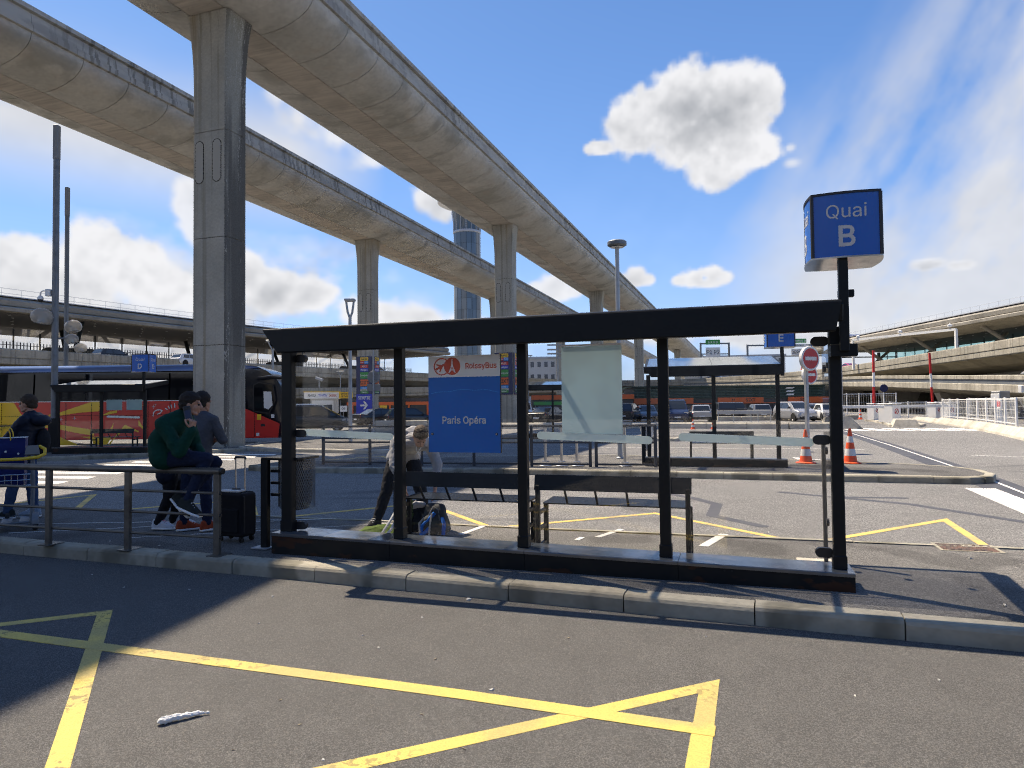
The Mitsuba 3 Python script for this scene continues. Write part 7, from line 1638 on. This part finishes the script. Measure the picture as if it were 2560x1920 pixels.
k = pack('sports_bag', 'olive green bag lying flat by the foot of the bending man', [Manifold.batch_hull([ball(q, .03) for q in ((-1.78, 8.06, .18), (-1.36, 7.94, .18), (-1.74, 8.2, .18), (-1.34, 8.1, .18), (-1.72, 8.12, .22), (-1.45, 8.04, .25))])], 'pack_green', 'bag', 9)
for pts in ([(-1.52, 7.93, .17), (-1.46, 7.93, .26), (-1.40, 7.98, .36), (-1.36, 8.04, .44)], [(-1.46, 7.91, .16), (-1.40, 7.92, .24), (-1.37, 7.98, .30)]): put(k, 'lime_strap', MB().tube(pts, .018, 6), 'white_print', 50)

# ------------------------------------------------------------------ litter on the road
lt = thing('napkin', 'crumpled white paper cup sleeve lying on the near road', 'litter')
v, f = skin_of([bone((A(-1.845, 3.640, .020), .020), (A(-1.79, 3.675, .022), .018)), bone((A(-1.79, 3.675, .022), .016), (A(-1.70, 3.735, .016), .013)), bone((A(-1.70, 3.735, .016), .010), (A(-1.655, 3.75, .010), .006))], .006, 2, .016, 3, 40)
put(lt, 'paper', (v, f), 'white_print')
rl_ = np.random.default_rng(77)
def scrap(x, y, z, s, mat, nm, lab):
    k = thing(nm, lab, 'litter', 'scraps on the ground'); n = 7; a = np.sort(rl_.uniform(0, 2 * math.pi, n)); r = s * rl_.uniform(.5, 1, n); el_ = rl_.uniform(.35, .8); th = rl_.uniform(0, math.pi)
    P2 = np.column_stack([r * np.cos(a), r * np.sin(a) * el_]) @ np.array([[math.cos(th), math.sin(th)], [-math.sin(th), math.cos(th)]])
    V = np.vstack([np.column_stack([P2 + [x, y], z + .002 + rl_.uniform(0, .012, n) * s / .03]), np.column_stack([P2 * .98 + [x, y], np.full(n, z - .001)]), [[x, y, z + .006]]]); F3 = [[i, (i + 1) % n, 2 * n] for i in range(n)] + [[i, n + i, n + (i + 1) % n] for i in range(n)] + [[i, n + (i + 1) % n, (i + 1) % n] for i in range(n)]
    put(k, 'scrap', MB().add(V, F3), mat)


pr('scrap_tan', (0.42, 0.34, 0.22), 0.8); pr('scrap_pale', (0.55, 0.54, 0.50), 0.8)
for (x, y, s, w) in ((-3.26, 3.72, .022, 0), (-3.25, 3.33, .016, 1), (-3.05, 3.06, .02, 1), (-1.12, 3.62, .016, 1), (-1.32, 3.92, .014, 1), (-1.36, 3.36, .012, 1), (-.50, 3.72, .013, 1), (-.14, 4.03, .024, 0), (.38, 4.9, .016, 1), (-.93, 4.75, .014, 0), (-.72, 5.4, .018, 0), (-2.1, 6.05, .03, 0), (-1.95, 5.3, .016, 0),
                     (-.52, 4.52, .018, 1), (-.9, 3.26, .014, 0), (1.9, 3.9, .016, 0), (2.5, 4.1, .018, 0), (-.25, 3.35, .018, 1), (1.35, 4.9, .012, 0), (-.38, 5.88, .035, 0), (.6, 5.5, .016, 0), (-1.1, 5.0, .014, 0), (-2.6, 4.3, .013, 1), (-3.6, 6.4, .02, 0), (-4.2, 6.9, .016, 0), (-2.95, 6.3, .018, 0)):
    scrap(x, y, 0.0, s, ('scrap_pale', 'scrap_tan')[w], 'paper_scrap', ('pale paper scrap on the near road', 'tan leaf-like scrap on the near road')[w])
for (x, y, s) in ((-3.9, 7.62, .02), (-4.6, 7.9, .018), (-2.1, 8.3, .05), (-3.2, 8.6, .02), (2.95, 8.0, .03), (4.35, 6.6, .025), (3.6, 5.1, .03)): scrap(x, y, .1405, s, 'scrap_pale', 'paper_scrap', 'pale paper scrap on the near platform')
k = thing('weeds', 'low green weeds growing along the far kerb behind the bench', 'weeds', None, 'stuff'); mw = MB(); rw = np.random.default_rng(5)
for i in range(260):
    x = rw.normal(-.35, .18); y = 9.05 - (x + .35) * .36 + rw.normal(0, .03); h = rw.uniform(.02, .07); a = rw.uniform(0, 6.28); mw.add([(x, y, .0), (x + .012 * math.cos(a), y + .012 * math.sin(a), .0), (x + .04 * math.cos(a + 1), y + .04 * math.sin(a + 1), h)], [[0, 1, 2]])
pr('weed_green', (0.055, 0.085, 0.030), 0.8); scene[k] = mikit.ply(mw.get(), 'weed_green')
